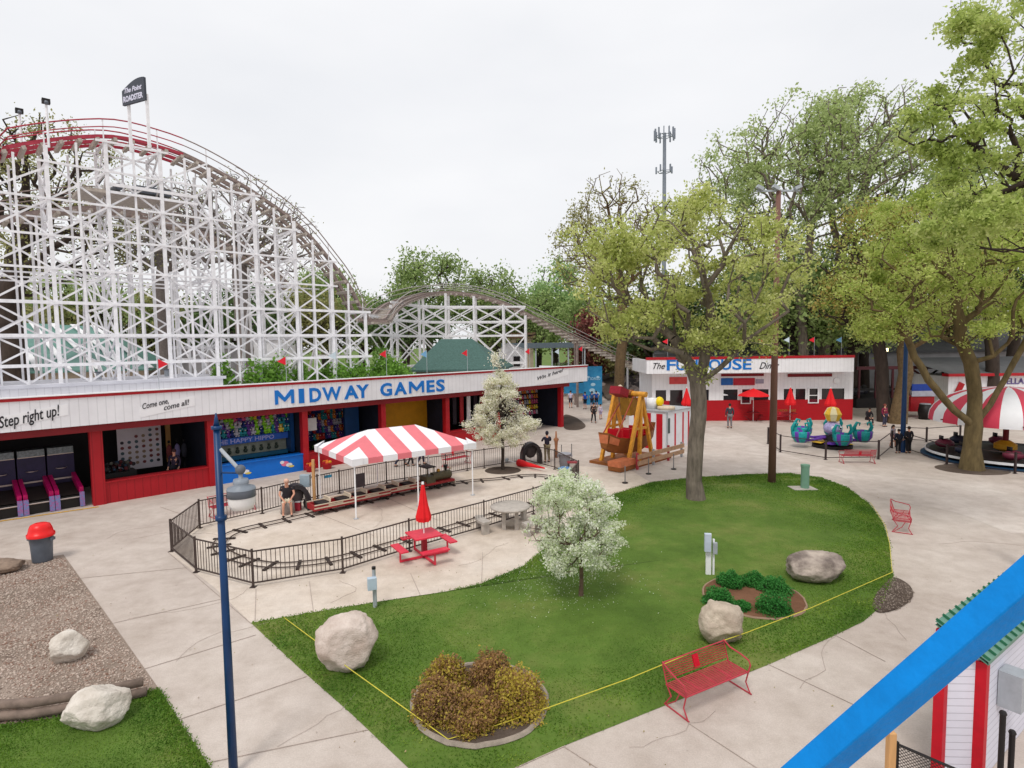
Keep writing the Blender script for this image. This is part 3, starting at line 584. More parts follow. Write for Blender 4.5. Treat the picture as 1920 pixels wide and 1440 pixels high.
# lamp masts on the crest
for px,py in((36,208),(86,190)):
    x,z=MW.hit(px,py,OFF+(2.6 if px<50 else -.1)); y=OFF+(2.6 if px<50 else -.1)
    b=MB(); b.tube((x,y,pz(x)-.4),(x,y,z-.1),.05,CWHITE,6); b.obj('mast',CO); b=MB(); b.box((x,y,z),(.3,.25,.2),BLACK); b.ball((x,y-.1,z-.08),.1,GREY,8); b.obj('floodlight',CO)
# crest sign, mounted on the structure
SG=M('sign_charcoal',(62,66,76),.5,.05,3); SL=M('sign_pale_letter',(205,205,222),.5,.02,2)
pa=D(232,199,27.5); la=MW.loc(pa); w_=1.55; sa=math.atan2(-.41,.912)-MW.a; zb=pa.z; hgt=1.02
cs,sn=math.cos(sa),math.sin(sa); SX=lambda u,v,z: Vector((la[0]+u*cs-v*sn,la[1]+u*sn+v*cs,z))
n=12; arc=[(w_*i/n,hgt*(.62+.38*math.sin(math.pi*(i/n)*.62)/1.)) for i in range(n+1)]; poly=[(0,0),(w_,0)]+list(reversed(arc)); k=len(poly)
b=MB(); b.add([SX(u,-.05,zb+z) for u,z in poly],[tuple(range(k))],SG); b.add([SX(u,.05,zb+z) for u,z in poly],[tuple(reversed(range(k)))],SG)
b.add([SX(u,-.05,zb+z) for u,z in poly]+[SX(u,.05,zb+z) for u,z in poly],[(i,k+i,k+(i+1)%k,(i+1)%k) for i in range(k)],SG); b.obj('crest_sign',CO)
text('The Point',.3,SL,'lettering',CO,SX(.2,-.06,zb+.5),(R(90),0,sa),.008,.008,.3,width=w_-.35); text('ROADSTER',.34,SL,'lettering',CO,SX(.1,-.06,zb+.12),(R(90),0,sa),.012,.008,width=w_-.2)
for u in(.2,w_-.08):
    b=MB(); q0=SX(u,.1,0); b.bar((q0.x,q0.y,15.5),(q0.x,q0.y,zb+.3),.12,.12,CWHITE,up=(0,1,0)); b.obj('sign_post',CO)
# hump and long run behind (built on the same coaster)
HT=M('hump_rail_grey',(168,162,160),.7,.2,6)
def LP(px,py,dep):
    p=D(px,py,dep); l=MW.loc(p); return Vector((l[0],l[1],p.z))
e=prof[-1]
H=[Vector((e.x,yc,e.z)),LP(704,603,40),LP(720,585,44.5),LP(745,568,49),LP(790,554,53),LP(835,550,55),LP(890,555,55.5),LP(945,571,56),LP(1000,597,56.5),LP(1060,628,58),LP(1120,657,60),LP(1180,684,62),LP(1235,706,66),LP(1300,722,70)]
HP=catmull(H,7); trackrun(CO,HP,1.9,0,railcol=HT,hr=.8)
for idx,(px,py,dep) in enumerate([(738,571,48),(789,554,53),(838,550,55),(890,555,55.5),(944,571,56),(985,590,56.4),(1080,638,59)]):
    b=MB(); p=LP(px,py,dep)
    for s in(-1.15,1.15,):
        c=Vector((p.x+s*.7,p.y+s*.7,0)); b.bar((c.x,c.y,0),(c.x,c.y,p.z-.1),.17,.17,CWHITE if idx<6 else TBR,up=(0,1,0))
    for l in(3,5.5,7.1,8.6): 
        if l<p.z: b.bar((p.x-.85,p.y-.85,l),(p.x+.85,p.y+.85,l),.08,.14,CWHITE if idx<6 else TBR)
    b.obj('support_bent',CO)
hp=[LP(700,592,41),LP(738,571,48),LP(789,554,53),LP(838,550,55),LP(890,555,55.5),LP(944,571,56),LP(985,590,56.4)]
for s in(-.8,.8):
    for a,c in zip(hp,hp[1:]):
        b=MB(); o=Vector((s,s,0))
        for l0,l1 in((2.2,4.6),(4.6,7.2),(7.2,8.5),(8.5,9.9)):
            if l1<=max(a.z,c.z):
                b.bar(Vector((a.x,a.y,l1))+o,Vector((c.x,c.y,l1))+o,.08,.17,CWHITE); b.bar(Vector((a.x,a.y,l0))+o,Vector((c.x,c.y,l1))+o,.06,.1,CWHITE); b.bar(Vector((a.x,a.y,l1))+o,Vector((c.x,c.y,l0))+o,.06,.1,CWHITE)
        b.obj('cross_brace',CO)
# ================= TREES, SHRUBS =================
def leafquads(C,size,rg,droop=0,asp=.55):
    """C (n,3) leaf centres -> folded diamond leaves"""
    n=len(C); u=rg.normal(size=(n,3)); u/=np.linalg.norm(u,axis=1)[:,None]; v=rg.normal(size=(n,3)); v-=u*(u*v).sum(1)[:,None]; v/=np.linalg.norm(v,axis=1)[:,None]
    s=size*rg.uniform(.6,1.3,(n,1)); V=np.empty((n,4,3)); V[:,0]=C-u*s*.5; V[:,1]=C+v*s*asp*.5; V[:,2]=C+u*s*.5; V[:,3]=C-v*s*asp*.5
    return V.reshape(-1,3),np.arange(4*n).reshape(-1,4)
def skeleton(base,fork,att,seed,lean=None,step=.6,curl=.12,bias=.3):
    """nodes and parents: trunk to each fork tip, then attractors joined to the cheapest node"""
    rg=np.random.default_rng(seed); P=[np.array(base,float)]; par=[-1]; L=[0.]
    def grow(i,q,wob):
        a=P[i].copy(); q=np.array(q,float); d=np.linalg.norm(q-a); k=max(1,int(d/step)); per=rg.normal(0,wob*d/ k**.5,(3,)) if k>1 else 0
        for j in range(1,k+1):
            t=j/k; p=a+(q-a)*t+ (per*math.sin(math.pi*t)) + (np.array([0,0,-curl*d*math.sin(math.pi*t)]) if wob>.05 else 0)
            if 0<j<k: p=p+rg.normal(0,.03*d**.5,3)
            P.append(p); par.append(i if j==1 else len(P)-2); L.append(L[par[-1]]+np.linalg.norm(p-P[par[-1]]))
        return len(P)-1
    tips=[]
    for f in fork:   # each fork is a list of points, starting from the trunk base or a previous fork index
        i=0 if f[0] is None else tips[f[0]]
        for q in f[1:]: i=grow(i,q,.02)
        tips.append(i)
    starts=set(tips); first=min(t for t in [tips[0]]) 
    att=np.array(att); top=P[tips[0]]; order=np.argsort(np.linalg.norm(att-top,axis=1)); tl=[]; ban=tips[0] if len(P)>1 else 0
    for k in order:
        a=att[k]; A=np.array(P); d=np.linalg.norm(A-a,axis=1); cost=d+bias*np.array(L); cost[:max(1,int(ban*.75))]+=50
        # prefer growing upward/outward
        cost+=np.clip(A[:,2]-a[2],0,None)*.5
        i=int(np.argmin(cost)); tl.append(grow(i,a,.07 if d[i]>1 else .03))
    return np.array(P),np.array(par),tl
def radii(P,par,tips,tipr,baser):
    n=len(P); ct=np.zeros(n)
    for t in tips: ct[t]+=1
    ch=np.zeros(n,int)
    for i in range(n-1,0,-1): ct[par[i]]+=ct[i]
    ct=np.maximum(ct,1); k=math.log(baser/tipr)/math.log(max(2,ct[0])); return tipr*ct**k
def branchmesh(name,P,par,r,mat,parent,flare=1.35,rmin=0):
    V=[];Fq=[];k0=0
    for i in range(1,len(P)):
        j=par[i]
        if r[i]<rmin: continue
        a,b_=P[j],P[i]; d=b_-a; L=np.linalg.norm(d)
        if L<1e-5: continue
        d=d/L; h=np.array([1,0,0]) if abs(d[0])<.8 else np.array([0,1,0]); u=np.cross(d,h); u/=np.linalg.norm(u); v=np.cross(d,u); n=10 if r[i]>.12 else (6 if r[i]>.04 else 3)
        ra=min(r[j],r[i]*1.25) if j else r[j]*flare; t=np.arange(n)*2*math.pi/n; ring=np.outer(np.cos(t),u)+np.outer(np.sin(t),v)
        V.append(a-d*ra*.15+ring*ra); V.append(b_+d*r[i]*.15+ring*r[i]); q=np.arange(n); Fq.append(np.c_[k0+q,k0+(q+1)%n,k0+n+(q+1)%n,k0+n+q]); k0+=2*n
    o=npmesh(name,np.concatenate(V),np.concatenate(Fq),[mat],None,parent)
    o.data.polygons.foreach_set('use_smooth',[True]*len(o.data.polygons)); return o
def ell(rg,c,r,n,shell=.35):
    u=rg.normal(size=(n,3)); u/=np.linalg.norm(u,axis=1)[:,None]; q=rg.uniform(shell**3,1,(n,1))**(1/3); return np.array(c)+u*q*np.array(r)
def tree(name,label,cat,base,forks,crowns,seed,nleaf,lsize,lmat,br,natt=260,tipr=.012,spread=.35,bark=None,group=None,leaf_parts=True,rmin=0,curl=.12,bias=.3,alltips=True,flare=1.35,lmat2=None,frac2=.3,bunch=1.,step=.6):
    """crowns: list of (centre, (rx,ry,rz), weight)"""
    rg=np.random.default_rng(seed); t=thing(name,label,cat,base,0,group); B=np.array(base,float)
    W=sum(c[2] for c in crowns); att=np.concatenate([ell(rg,np.array(c[0])-B,c[1],max(3,int(natt*c[2]/W))) for c in crowns])
    fk=[[f[0]]+[tuple(np.array(q)-B) for q in f[1:]] for f in forks]
    P,par,tips=skeleton((0,0,0),fk,att,seed+1,step=step,curl=curl,bias=bias); r=radii(P,par,tips,tipr,br)
    branchmesh('trunk',P,par,r,bark or BARK,t,flare,rmin)
    cand=np.array(tips) if not alltips else np.where(r<tipr*3.2)[0]
    cand=cand[cand>2]
    if nleaf:
        # clumps of uneven density, leaving gaps between the twigs
        Q=P[cand]; sc_=np.array([1.9,1.7,2.3])*(1. if lsize<.2 else .45)
        fld=np.sin(Q[:,0]*sc_[0]+seed)+np.sin(Q[:,1]*sc_[1]+Q[:,2]*.9*sc_[0]+seed*2)+np.sin(Q[:,2]*sc_[2]-Q[:,0]*.8*sc_[0]+seed*3); wts=(rg.uniform(.15,1,len(cand))**bunch)*np.clip(fld*.45+.75,.05,2); wts/=wts.sum(); pick=rg.choice(cand,nleaf,p=wts); C=P[pick]+rg.normal(size=(nleaf,3))*spread*np.array([1,1,.7])
        V,Fq=leafquads(C,lsize,rg); mi=None; mats=[lmat]
        if lmat2: mats.append(lmat2); mi=(rg.random(nleaf)<frac2).astype(int)
        npmesh('crown',V,Fq,mats,mi,t)
    return t
# leaf palettes (real leaf colours, but the far one has distance haze painted in)
L_OAK=leafmat('leaves_oak_spring',[(142,156,76),(172,184,100),(198,206,126),(216,220,152),(224,226,176)],.5)
L_MAPLE=leafmat('leaves_maple_yellowgreen',[(132,150,66),(158,178,84),(186,200,108),(206,214,134),(214,216,154)],.5)
L_ELM=leafmat('leaves_elm_light',[(144,162,96),(168,186,118),(188,202,142),(204,214,166)],.5)
L_DK=leafmat('leaves_dark_green',[(58,84,46),(78,104,58),(102,126,76),(124,142,92)],.3)
L_MID=leafmat('leaves_mid_green',[(110,138,72),(136,160,92),(160,178,114),(178,192,136)],.35)
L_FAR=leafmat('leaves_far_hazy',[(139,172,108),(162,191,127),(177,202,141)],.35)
L_MAR=leafmat('leaves_maroon',[(113,59,61),(141,75,73),(106,70,56),(99,51,59)],.3)
L_OLV=leafmat('leaves_olive',[(122,122,68),(146,146,88),(168,166,112),(108,112,60)],.35)
L_BUD=leafmat('buds_orange',[(160,140,74),(182,160,92),(158,160,84)],.35)
L_BLOS=leafmat('blossom_white',[(240,243,228),(247,248,240),(228,234,208),(234,240,220)],.45,.7); L_BLG=leafmat('blossom_leaves',[(164,186,124),(184,202,146),(202,216,168)],.4)
L_BL2=leafmat('blossom_cream',[(236,232,210),(244,242,226),(248,247,236),(240,236,218)],.5,.7); L_BG2=leafmat('blossom_cream_leaves',[(176,182,136),(194,198,156),(208,210,170)],.4)
BK2=M('bark_grey',(112,102,92),.95,.35,7,1.,bscale=30,aniso=(1,1,.25)); BKD=M('bark_dark',(62,52,46),.95,.25,5,.6,bscale=24,aniso=(1,1,.3)); BKR=M('bark_reddish',(104,84,70),.9,.3,9,.5)
def V3(v): return (v.x,v.y,v.z)
# -- lawn tree in the middle
B=G(1305,937); dy=B.y
q=lambda px,py,d=0:V3(D(px,py,dy+d))
tree('lawn_tree','broad spring green shade tree on the lawn in front of the funhouse stand','tree',V3(B),
  [[None,q(1303,860),q(1310,780),q(1308,720)],[0,q(1292,680),q(1262,635),q(1230,600,.8)],[0,q(1318,690),q(1330,620),q(1322,540,-.5)],[1,q(1170,560,-.6),q(1120,520,-1)],[2,q(1390,560,1),q(1440,530,1.2)],[2,q(1300,470,.5)],[0,q(1350,690,-.5),q(1395,640,-1.2),q(1440,610,-1.5)]],
  [(q(1300,470),(3.7,3.7,2.2),1.1),(q(1160,520),(2.5,2.8,1.8),.75),(q(1425,500),(2.3,2.8,2.3),.6),(q(1120,470),(1.5,2,1.2),.25),(q(1270,600),(3.5,3,1.3),.5),(q(1290,410),(2.6,2.4,1.1),.4),(q(1320,650),(1.6,1.6,.6),.14),(q(1300,700),(.6,.6,.5),.05),(q(1200,600),(2.2,2.2,1.0),.35),(q(1400,640),(1.8,1.8,.8),.25)],
  21,32000,.15,L_OAK,.31,natt=620,tipr=.017,spread=.2,bark=M('bark_lawn_tree',(112,102,92),.95,.35,7,1.,bscale=30,aniso=(1,1,.25)),bunch=1.4,flare=1.3,curl=.05)
# -- flowering tree on the lawn
B=G(1089,1120); dy=B.y
tree('flowering_tree','small round tree in white blossom standing on the lawn','tree',V3(B),[[None,q(1090,1070),q(1088,1010)]],
  [(q(1078,985),(1.2,1.15,1.28),1),(q(1066,925),(.8,.8,.55),.35),(q(1130,1020),(.62,.8,.6),.3),(q(1020,1000),(.55,.7,.45),.25),(q(1080,1045),(.9,.8,.35),.2)],
  33,34000,.066,L_BLOS,.055,natt=420,tipr=.005,spread=.075,bark=BKR,lmat2=L_BLG,frac2=.22,bunch=1.5,step=.3,curl=-.05)
B=G(943,880); dy=B.y
tree('flowering_tree','pyramidal cream blossom tree beside the kiddie train fence','tree',V3(B),[[None,q(943,840),q(942,800),q(938,740),q(937,690)]],
  [(q(938,785),(1.5,1.4,1.0),1.2),(q(937,735),(.9,.9,.95),.55),(q(936,680),(.42,.42,.7),.25),(q(905,800),(1.0,.8,.6),.3),(q(975,800),(1.0,.8,.6),.35),(q(940,825),(1.2,1.1,.4),.2)],
  35,30000,.1,L_BL2,.09,natt=420,tipr=.006,spread=.11,bark=BKD,lmat2=L_BG2,frac2=.16,bunch=1.4,step=.35,curl=-.12,bias=.12)
# -- big forked tree at the right
B=G(1822,880); dy=B.y
tree('forked_tree','large olive barked tree with a low three way fork beside the striped ride canopy','tree',V3(B),
  [[None,q(1822,840),q(1826,800)],[0,q(1790,770),q(1740,712),q(1706,645),q(1690,590,.5)],[0,q(1828,740),q(1820,680),q(1800,630),q(1792,560)],[0,q(1856,760),q(1885,710),q(1915,655),q(1940,600)],[2,q(1810,470,.5)],[1,q(1640,540,1)],[3,q(1990,520,-1)]],
  [(q(1800,470),(3.6,3.4,2.2),1),(q(1680,520),(2.9,2.8,2.2),.8),(q(1900,520),(3,3,2.6),.9),(q(1840,600),(3.2,2.6,1.3),.7),(q(1650,600),(1.4,1.8,1.0),.25),(q(1740,420),(3,3,1.6),.5),(q(1860,390),(3,3,1.8),.5)],
  41,36000,.15,L_MAPLE,.38,natt=560,spread=.24,tipr=.015,bark=M('bark_olive',(98,84,56),.95,.3,5,.8,bscale=24,aniso=(1,1,.3)),bunch=1.5,flare=1.5,curl=.08)
# -- near branches hanging in at the top right (trunk stands beyond the right edge)
B=Vector((22.5,17.5,0)); dy=16.
tree('overhanging_tree','tall near tree reaching leafy branches in at the top right corner','tree',V3(B),
  [[None,(22.4,17.4,4),(22.2,17.2,8)],[0,(21,16.6,11),(19.5,16.2,14)],[0,(20.5,16.4,9.5),q(1905,330,0),q(1800,250,0),q(1770,200)],[1,q(1990,60),q(1900,80),q(1830,20)],[1,q(1990,-60),q(1900,-20)],[2,q(1700,215,.4)]],
  [(q(1900,60),(1.9,2,1.6),.6),(q(1900,250),(2.2,2,1.5),.8),(q(1790,230),(1.5,1.3,.6),.4),(q(1905,400),(2.2,2,1.4),.8),(q(1860,320),(1.7,1.7,1.0),.5),(q(2050,150),(2.5,2.5,4),.7),(q(1850,150),(1.3,1.2,.7),.3)],
  47,30000,.12,leafmat('leaves_overhang',[(146,166,76),(174,192,104),(198,210,132),(214,220,158)],.45),.34,natt=420,spread=.14,tipr=.008,bunch=2.2,bark=BKD,curl=.0,bias=.2)
# -- trees behind the funhouse and on the right
def bgtree(lab,px,pyb,dep,trunkpts,crowns,seed,nl,ls,lm,br,name='background_tree',bark=None,group=None,natt=260,sp=.5,tipr=.03,bunch=1.3,lm2=None,f2=.3,**k):
    B=D(px,pyb,dep); B.z=0; fk=[]
    for i,f in enumerate(trunkpts): fk.append([f[0]]+[V3(D(x,y,dep+(0 if len(z)==0 else z[0]))) for x,y,*z in f[1:]])
    cr=[(V3(D(x,y,dep)),tuple(r*dep/F for r in (rx,rx,ry)),wt) for x,y,rx,ry,wt in crowns]
    return tree(name,lab,'tree',V3(B),fk,cr,seed,nl,ls,lm,br,natt=natt,spread=sp,tipr=tipr,bark=bark or BKD,group=group,bunch=bunch,lmat2=lm2,frac2=f2,step=1.2,**k)
bgtree('tall airy elm with a double trunk rising behind the funhouse roof',1505,690,52,[[None,(1505,640),(1500,560)],[0,(1470,440),(1440,330)],[0,(1520,430),(1545,300)],[1,(1400,380),(1340,310)],[0,(1430,480),(1380,440)]],[(1490,330,110,150,1),(1400,340,100,110,.8),(1580,280,90,120,.7)],51,15000,.3,L_ELM,.42,'elm_tree',bark=BK2,natt=760,sp=.4,bunch=1.6,tipr=.03)
bgtree('thick trunked elm behind the right half of the funhouse roof',1545,690,55,[[None,(1545,640),(1560,580),(1575,500)],[0,(1600,400),(1635,320),(1650,240)],[0,(1560,400),(1540,300)],[1,(1700,330),(1740,260)]],[(1640,300,120,140,1),(1560,270,80,100,.5),(1720,330,110,130,.8)],52,16000,.3,L_ELM,.5,'elm_tree',bark=BK2,natt=760,sp=.4,bunch=1.6,tipr=.03)
bgtree('tree with orange tinted buds standing left of the far blue lamp pole',1660,793,45,[[None,(1655,740),(1650,660),(1645,600)],[0,(1620,520),(1600,450)],[0,(1680,500),(1700,420)]],[(1640,480,100,110,1),(1600,560,70,60,.5),(1690,580,80,50,.4)],53,15000,.24,L_MAPLE,.45,'budding_tree',lm2=L_BUD,f2=.4,natt=320,sp=.4)
bgtree('mid green tree with a smooth trunk directly behind the far blue lamp pole',1683,793,44,[[None,(1690,740),(1695,660),(1700,620)],[0,(1720,560),(1745,500)],[0,(1680,560),(1670,480)]],[(1720,480,110,110,1),(1700,600,80,45,.5),(1800,520,90,90,.6)],54,15000,.24,L_MAPLE,.5,'smooth_trunk_tree',bark=M('bark_tan',(104,86,60),.9,.3,6,.5),lm2=L_BUD,f2=.2,natt=300,sp=.4)
bgtree('slim sparse tree rising between the ship ride and the funhouse',1160,745,48,[[None,(1162,690),(1168,600),(1165,540)],[0,(1150,460),(1140,390)],[0,(1200,470),(1215,400)],[0,(1100,480),(1070,430)]],[(1150,410,80,90,1),(1090,470,55,70,.5),(1200,450,50,80,.4)],55,4600,.22,L_OLV,.42,'slim_tree',bark=M('bark_brown_olive',(96,78,54),.9,.3,6,.5),natt=560,sp=.35,tipr=.02,bunch=1.8)
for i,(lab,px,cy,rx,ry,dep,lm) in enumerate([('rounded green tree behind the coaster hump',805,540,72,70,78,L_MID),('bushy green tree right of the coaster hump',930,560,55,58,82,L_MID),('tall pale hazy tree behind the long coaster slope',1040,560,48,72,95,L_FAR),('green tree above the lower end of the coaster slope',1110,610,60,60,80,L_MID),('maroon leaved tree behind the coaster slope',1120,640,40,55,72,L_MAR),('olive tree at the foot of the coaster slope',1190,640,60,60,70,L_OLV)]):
    bgtree(lab,px,650,dep,[[None,(px,640),(px,cy+ry*.4)]],[(px,cy,rx,ry,1),(px-rx*.5,cy+ry*.4,rx*.5,ry*.5,.3),(px+rx*.5,cy+ry*.35,rx*.5,ry*.5,.3)],60+i,10000,.42 if dep<90 else .5,lm,.5,natt=220,sp=.8,tipr=.04)
far=[(1490,570,85,85,54,L_MID,'light green tree between the brown light pole and the elm trunks'),(1560,520,80,80,60,L_MID,'mid green tree filling the gap between the two elm crowns'),(1600,600,60,45,56,L_ELM,'low pale green tree over the right end of the funhouse'),(1250,600,90,80,64,L_DK,'dark green tree behind the left half of the funhouse'),(1370,590,90,90,66,L_DK,'dark green tree behind the middle of the funhouse'),(1440,520,80,100,70,L_MID,'mid green tree seen through the lawn tree'),(1620,560,80,70,62,L_DK,'dark tree behind the red and white building left side'),(1780,500,110,120,64,L_MID,'mid green tree above the grey hall'),(1900,470,110,150,60,L_DK,'dark green tree at the right photo edge'),(1860,380,110,110,50,L_ELM,'pale green tree above the forked tree'),
     (30,600,120,80,62,L_OLV,'olive tree low behind the left end of the coaster'),(180,590,110,80,66,L_MID,'mid green tree behind the left bents of the coaster'),(330,610,100,70,68,L_OLV,'olive tree behind the middle bents of the coaster'),(450,600,90,70,66,L_DK,'dark green tree behind the third quarter of the coaster'),(560,600,80,60,70,L_OLV,'olive tree behind the foot of the first drop'),(680,610,70,50,74,L_MID,'green tree behind the dip of the coaster'),(610,560,60,60,80,L_MID,'pale tree showing through the right bents of the coaster'),(760,610,60,40,70,L_DK,'dark green tree left of the green roofed pavilion'),(960,620,70,45,84,L_MID,'low green tree right of the green roofed pavilion'),
     (1010,600,50,60,90,L_MID,'round green tree beside the tall hazy tree')]
for i,(px,cy,rx,ry,dep,lm,lab) in enumerate(far):
    bgtree(lab,px,660,dep,[[None,(px,650),(px+5,cy+ry*.4)]],[(px,cy,rx,ry,1),(px-rx*.6,cy+ry*.3,rx*.6,ry*.6,.4),(px+rx*.6,cy+ry*.2,rx*.6,ry*.6,.4)],80+i,9000,.42,lm,.5,natt=200,sp=.9,tipr=.05)
# -- dark limbed trees seen through the coaster
bgtree('big dark limbed tree rising behind the left end of the coaster',20,640,46,[[None,(15,580),(30,480),(60,420)],[0,(110,380),(140,320),(150,260)],[0,(20,400),(-10,330)],[0,(160,440),(230,420)]],[(90,300,110,80,1),(20,340,80,90,.7),(170,420,90,70,.6),(110,480,120,50,.5)],101,9000,.22,L_OLV,.85,'dark_limbed_tree',natt=520,sp=.4,tipr=.028,bunch=2.2)
bgtree('bare twiggy tree rising behind the middle of the coaster',455,650,48,[[None,(455,600),(450,520),(445,460)],[0,(400,400),(370,360)],[0,(470,380),(500,340)],[0,(520,440),(580,420)]],[(430,410,130,90,1),(520,450,80,80,.6),(340,430,90,80,.5)],102,1800,.18,L_OLV,.6,'bare_tree',natt=1100,sp=.3,tipr=.022,bark=M('bark_grey_twig',(120,112,108),.9,.2,6))
bgtree('sparse twiggy tree right of the dark limbed tree behind the coaster',300,650,50,[[None,(300,600),(305,500)],[0,(270,420),(250,360)],[0,(340,430),(360,370)]],[(300,420,110,90,1),(240,460,60,60,.4)],103,2500,.2,L_OLV,.5,'twiggy_tree',natt=620,sp=.35,tipr=.022,bark=M('bark_grey_twig',(0,0,0)))
# -- shrubs
def bush(name,label,c,r,h,n,ls,lm,seed,stem=BKD,lm2=None,f2=.3,group=None,cat='shrub',lumps=7,sp=.12):
    rg=np.random.default_rng(seed); t=thing(name,label,cat,V3(c),0,group); b=MB()
    K=26; tips=[]
    for k in range(K):
        a=rg.uniform(0,6.28); e=rg.uniform(.15,1)**.5; p=Vector((math.cos(a)*r*e*.9,math.sin(a)*r*e*.9,h*(1-.55*e*e)*rg.uniform(.75,1))); m_=Vector((p.x*.35,p.y*.35,p.z*.55)); b.path([(0,0,0),m_,p],[.02*r+.004,.014*r+.003,.004],stem,4); tips.append(p)
    b.obj('stems',t)
    u=rg.normal(size=(n,3)); u/=np.linalg.norm(u,axis=1)[:,None]; u[:,2]=np.abs(u[:,2]); lum=1+.16*np.sin(u[:,0]*5+seed)*np.cos(u[:,1]*6+seed*2)+.1*np.sin(u[:,2]*9+seed)
    q_=rg.uniform(.25,1,(n,1))**.4; C=u*q_*np.array([r,r,h])*lum[:,None]; C[:,2]=C[:,2]*.92+.04; C+=rg.normal(size=(n,3))*sp*r
    C[:,2]=np.maximum(C[:,2],.02); V,Fq=leafquads(C,ls,rg); mats=[lm]; mi=None
    if lm2: mats.append(lm2); mi=((rg.random(n)<f2)|(C[:,2]<h*.3)&(rg.random(n)<.5)).astype(int)
    npmesh('foliage',V,Fq,mats,mi,t); return t
SB=leafmat('shrub_bronze',[(150,114,76),(170,134,88),(132,100,78),(190,160,92)],.35); SY=leafmat('shrub_yellow',[(186,172,70),(204,184,84),(164,156,62)],.45)
for i,(px,py,r,h,lab) in enumerate([(838,1308,.47,.74,'bronze and yellow shrub at the back left of the kerbed bed'),(922,1302,.48,.76,'purplish bronze shrub at the back of the kerbed bed'),(970,1335,.5,.74,'golden yellow tipped shrub at the right of the kerbed bed'),(824,1345,.48,.66,'dull bronze shrub at the left front of the kerbed bed'),(890,1360,.5,.62,'brownish bronze shrub at the front centre of the kerbed bed')]):
    p=G(px,py); bush('bronze_shrub',lab,p,r,h,8000,.055,SB,200+i,lm2=SY,f2=[.5,.12,.65,.2,.25][i],group='bronze shrubs in the kerbed bed',sp=.05)
SG_=leafmat('shrub_dark_green',[(42,103,44),(56,125,54),(73,143,66),(47,110,56)],.25)
for i,(px,py,r,h,lab) in enumerate([(1370,1101,.36,.42,'dark green mound plant at the back left of the red mulch bed'),(1415,1099,.33,.36,'dark green mound plant at the back centre of the red mulch bed'),(1453,1112,.4,.38,'dark green mound plant at the back right of the red mulch bed'),(1347,1133,.38,.38,'dark green mound plant behind the egg shaped boulder'),(1450,1150,.44,.45,'largest dark green mound plant at the right front of the red mulch bed'),(1391,1146,.22,.24,'smallest light green mound plant at the front of the red mulch bed')]):
    p=G(px,py); bush('mound_plant',lab,p,r,h,3800,.05,SG_,230+i,group='green mound plants in the red mulch bed',sp=.04,cat='plant')
for i,(px,py,dep,r,h,lab) in enumerate([(420,708,32.5,1.3,.55,'bright green bush behind the midway roof near the coaster foot'),(500,703,34,1.8,.7,'wide bright green bush behind the word midway'),(560,706,36,1.3,.6,'small bright green bush behind the midway lettering'),(650,692,38,1.9,1.0,'darker green bush between the two midway roof pennants'),(725,690,40,2.2,1.75,'tallest round green bush behind the midway roof'),(600,702,38,1.5,.5,'low green bush at the foot of the coaster drop')]):
    p=D(px,py,dep); L=p.copy(); zt=p.z; p.z=0; bush('bush',lab,p,r,max(zt+h,1),16000,.26,leafmat('leaves_bush',[(96,140,50),(118,162,66),(140,178,84)],.4),250+i,sp=.08)
# ================= LAWN FURNITURE, TRAIN, TENT =================
from mathutils import noise as MN
import bmesh
def boulder(label,c,sx,sy,sz,seed,mat,rz=0,sink=.12,flat=.25):
    bm=bmesh.new(); bmesh.ops.create_icosphere(bm,subdivisions=5,radius=1); o=Vector((seed*7.3,seed*3.1,seed*1.7)); rg=random.Random(seed)
    pl=[(Vector((rg.gauss(0,1),rg.gauss(0,1),rg.gauss(0,.8))).normalized(),rg.uniform(.72,.95)) for _ in range(11)]
    for v in bm.verts:
        p=v.co.normalized(); r=1.
        for n,d in pl:
            k=p.dot(n)
            if k>0: r=min(r,d/k*1.0) if d/k<r else r
        r*=1+.08*MN.noise(p*2.2+o)+.04*MN.noise(p*6+o)+.02*MN.noise(p*15+o)+.01*MN.noise(p*32+o)
        v.co=Vector((p.x*r*sx,p.y*r*sy,p.z*r*sz))
    me=bpy.data.meshes.new('boulder'); bm.to_mesh(me); bm.free(); me.materials.append(mat); me.polygons.foreach_set('use_smooth',[True]*len(me.polygons))
    o=bpy.data.objects.new('boulder',me); scn.collection.objects.link(o); o.location=(c[0],c[1],sz*(1-sink)); o.rotation_euler=(0,0,rz); return tag(o,label,'boulder')
RK1=M('granite_pink',(182,164,152),.9,.2,2.6,1.,bscale=30,rgb2=(212,198,188)); RK2=M('granite_tan',(198,184,166),.85,.2,3,.8,bscale=26,rgb2=(160,144,128)); RK3=M('granite_mottled',(186,172,160),.9,.3,2.2,1.,bscale=18,rgb2=(110,98,92)); RK4=M('limestone_white',(222,214,204),.9,.2,3,1.,bscale=26,rgb2=(190,180,168))
RK5=M('rock_brown',(130,112,98),.9,.3,4,.8,bscale=18)
p=G(653,1248); boulder('large blocky pale granite boulder at the left of the lawn',p,.62,.55,.60,3,RK1,.3)
p=G(1351,1202); boulder('egg shaped tan boulder in front of the red mulch bed',p,.52,.46,.5,8,RK2,.8)
p=G(1531,1087); boulder('long mottled brown boulder at the right of the lawn',p,.92,.55,.42,5,RK3,.1,.1)
p=G(129,1238); boulder('white boulder lying on the gravel bed',p,.36,.32,.33,12,RK4,.6)
p=G(184,1362); boulder('white flat faced boulder leaning by the landscape timbers',p,.5,.38,.38,14,RK4,.5)
p=G(8,1072); boulder('low brown rock at the left edge of the gravel bed',p,.55,.4,.2,17,RK5,.2)
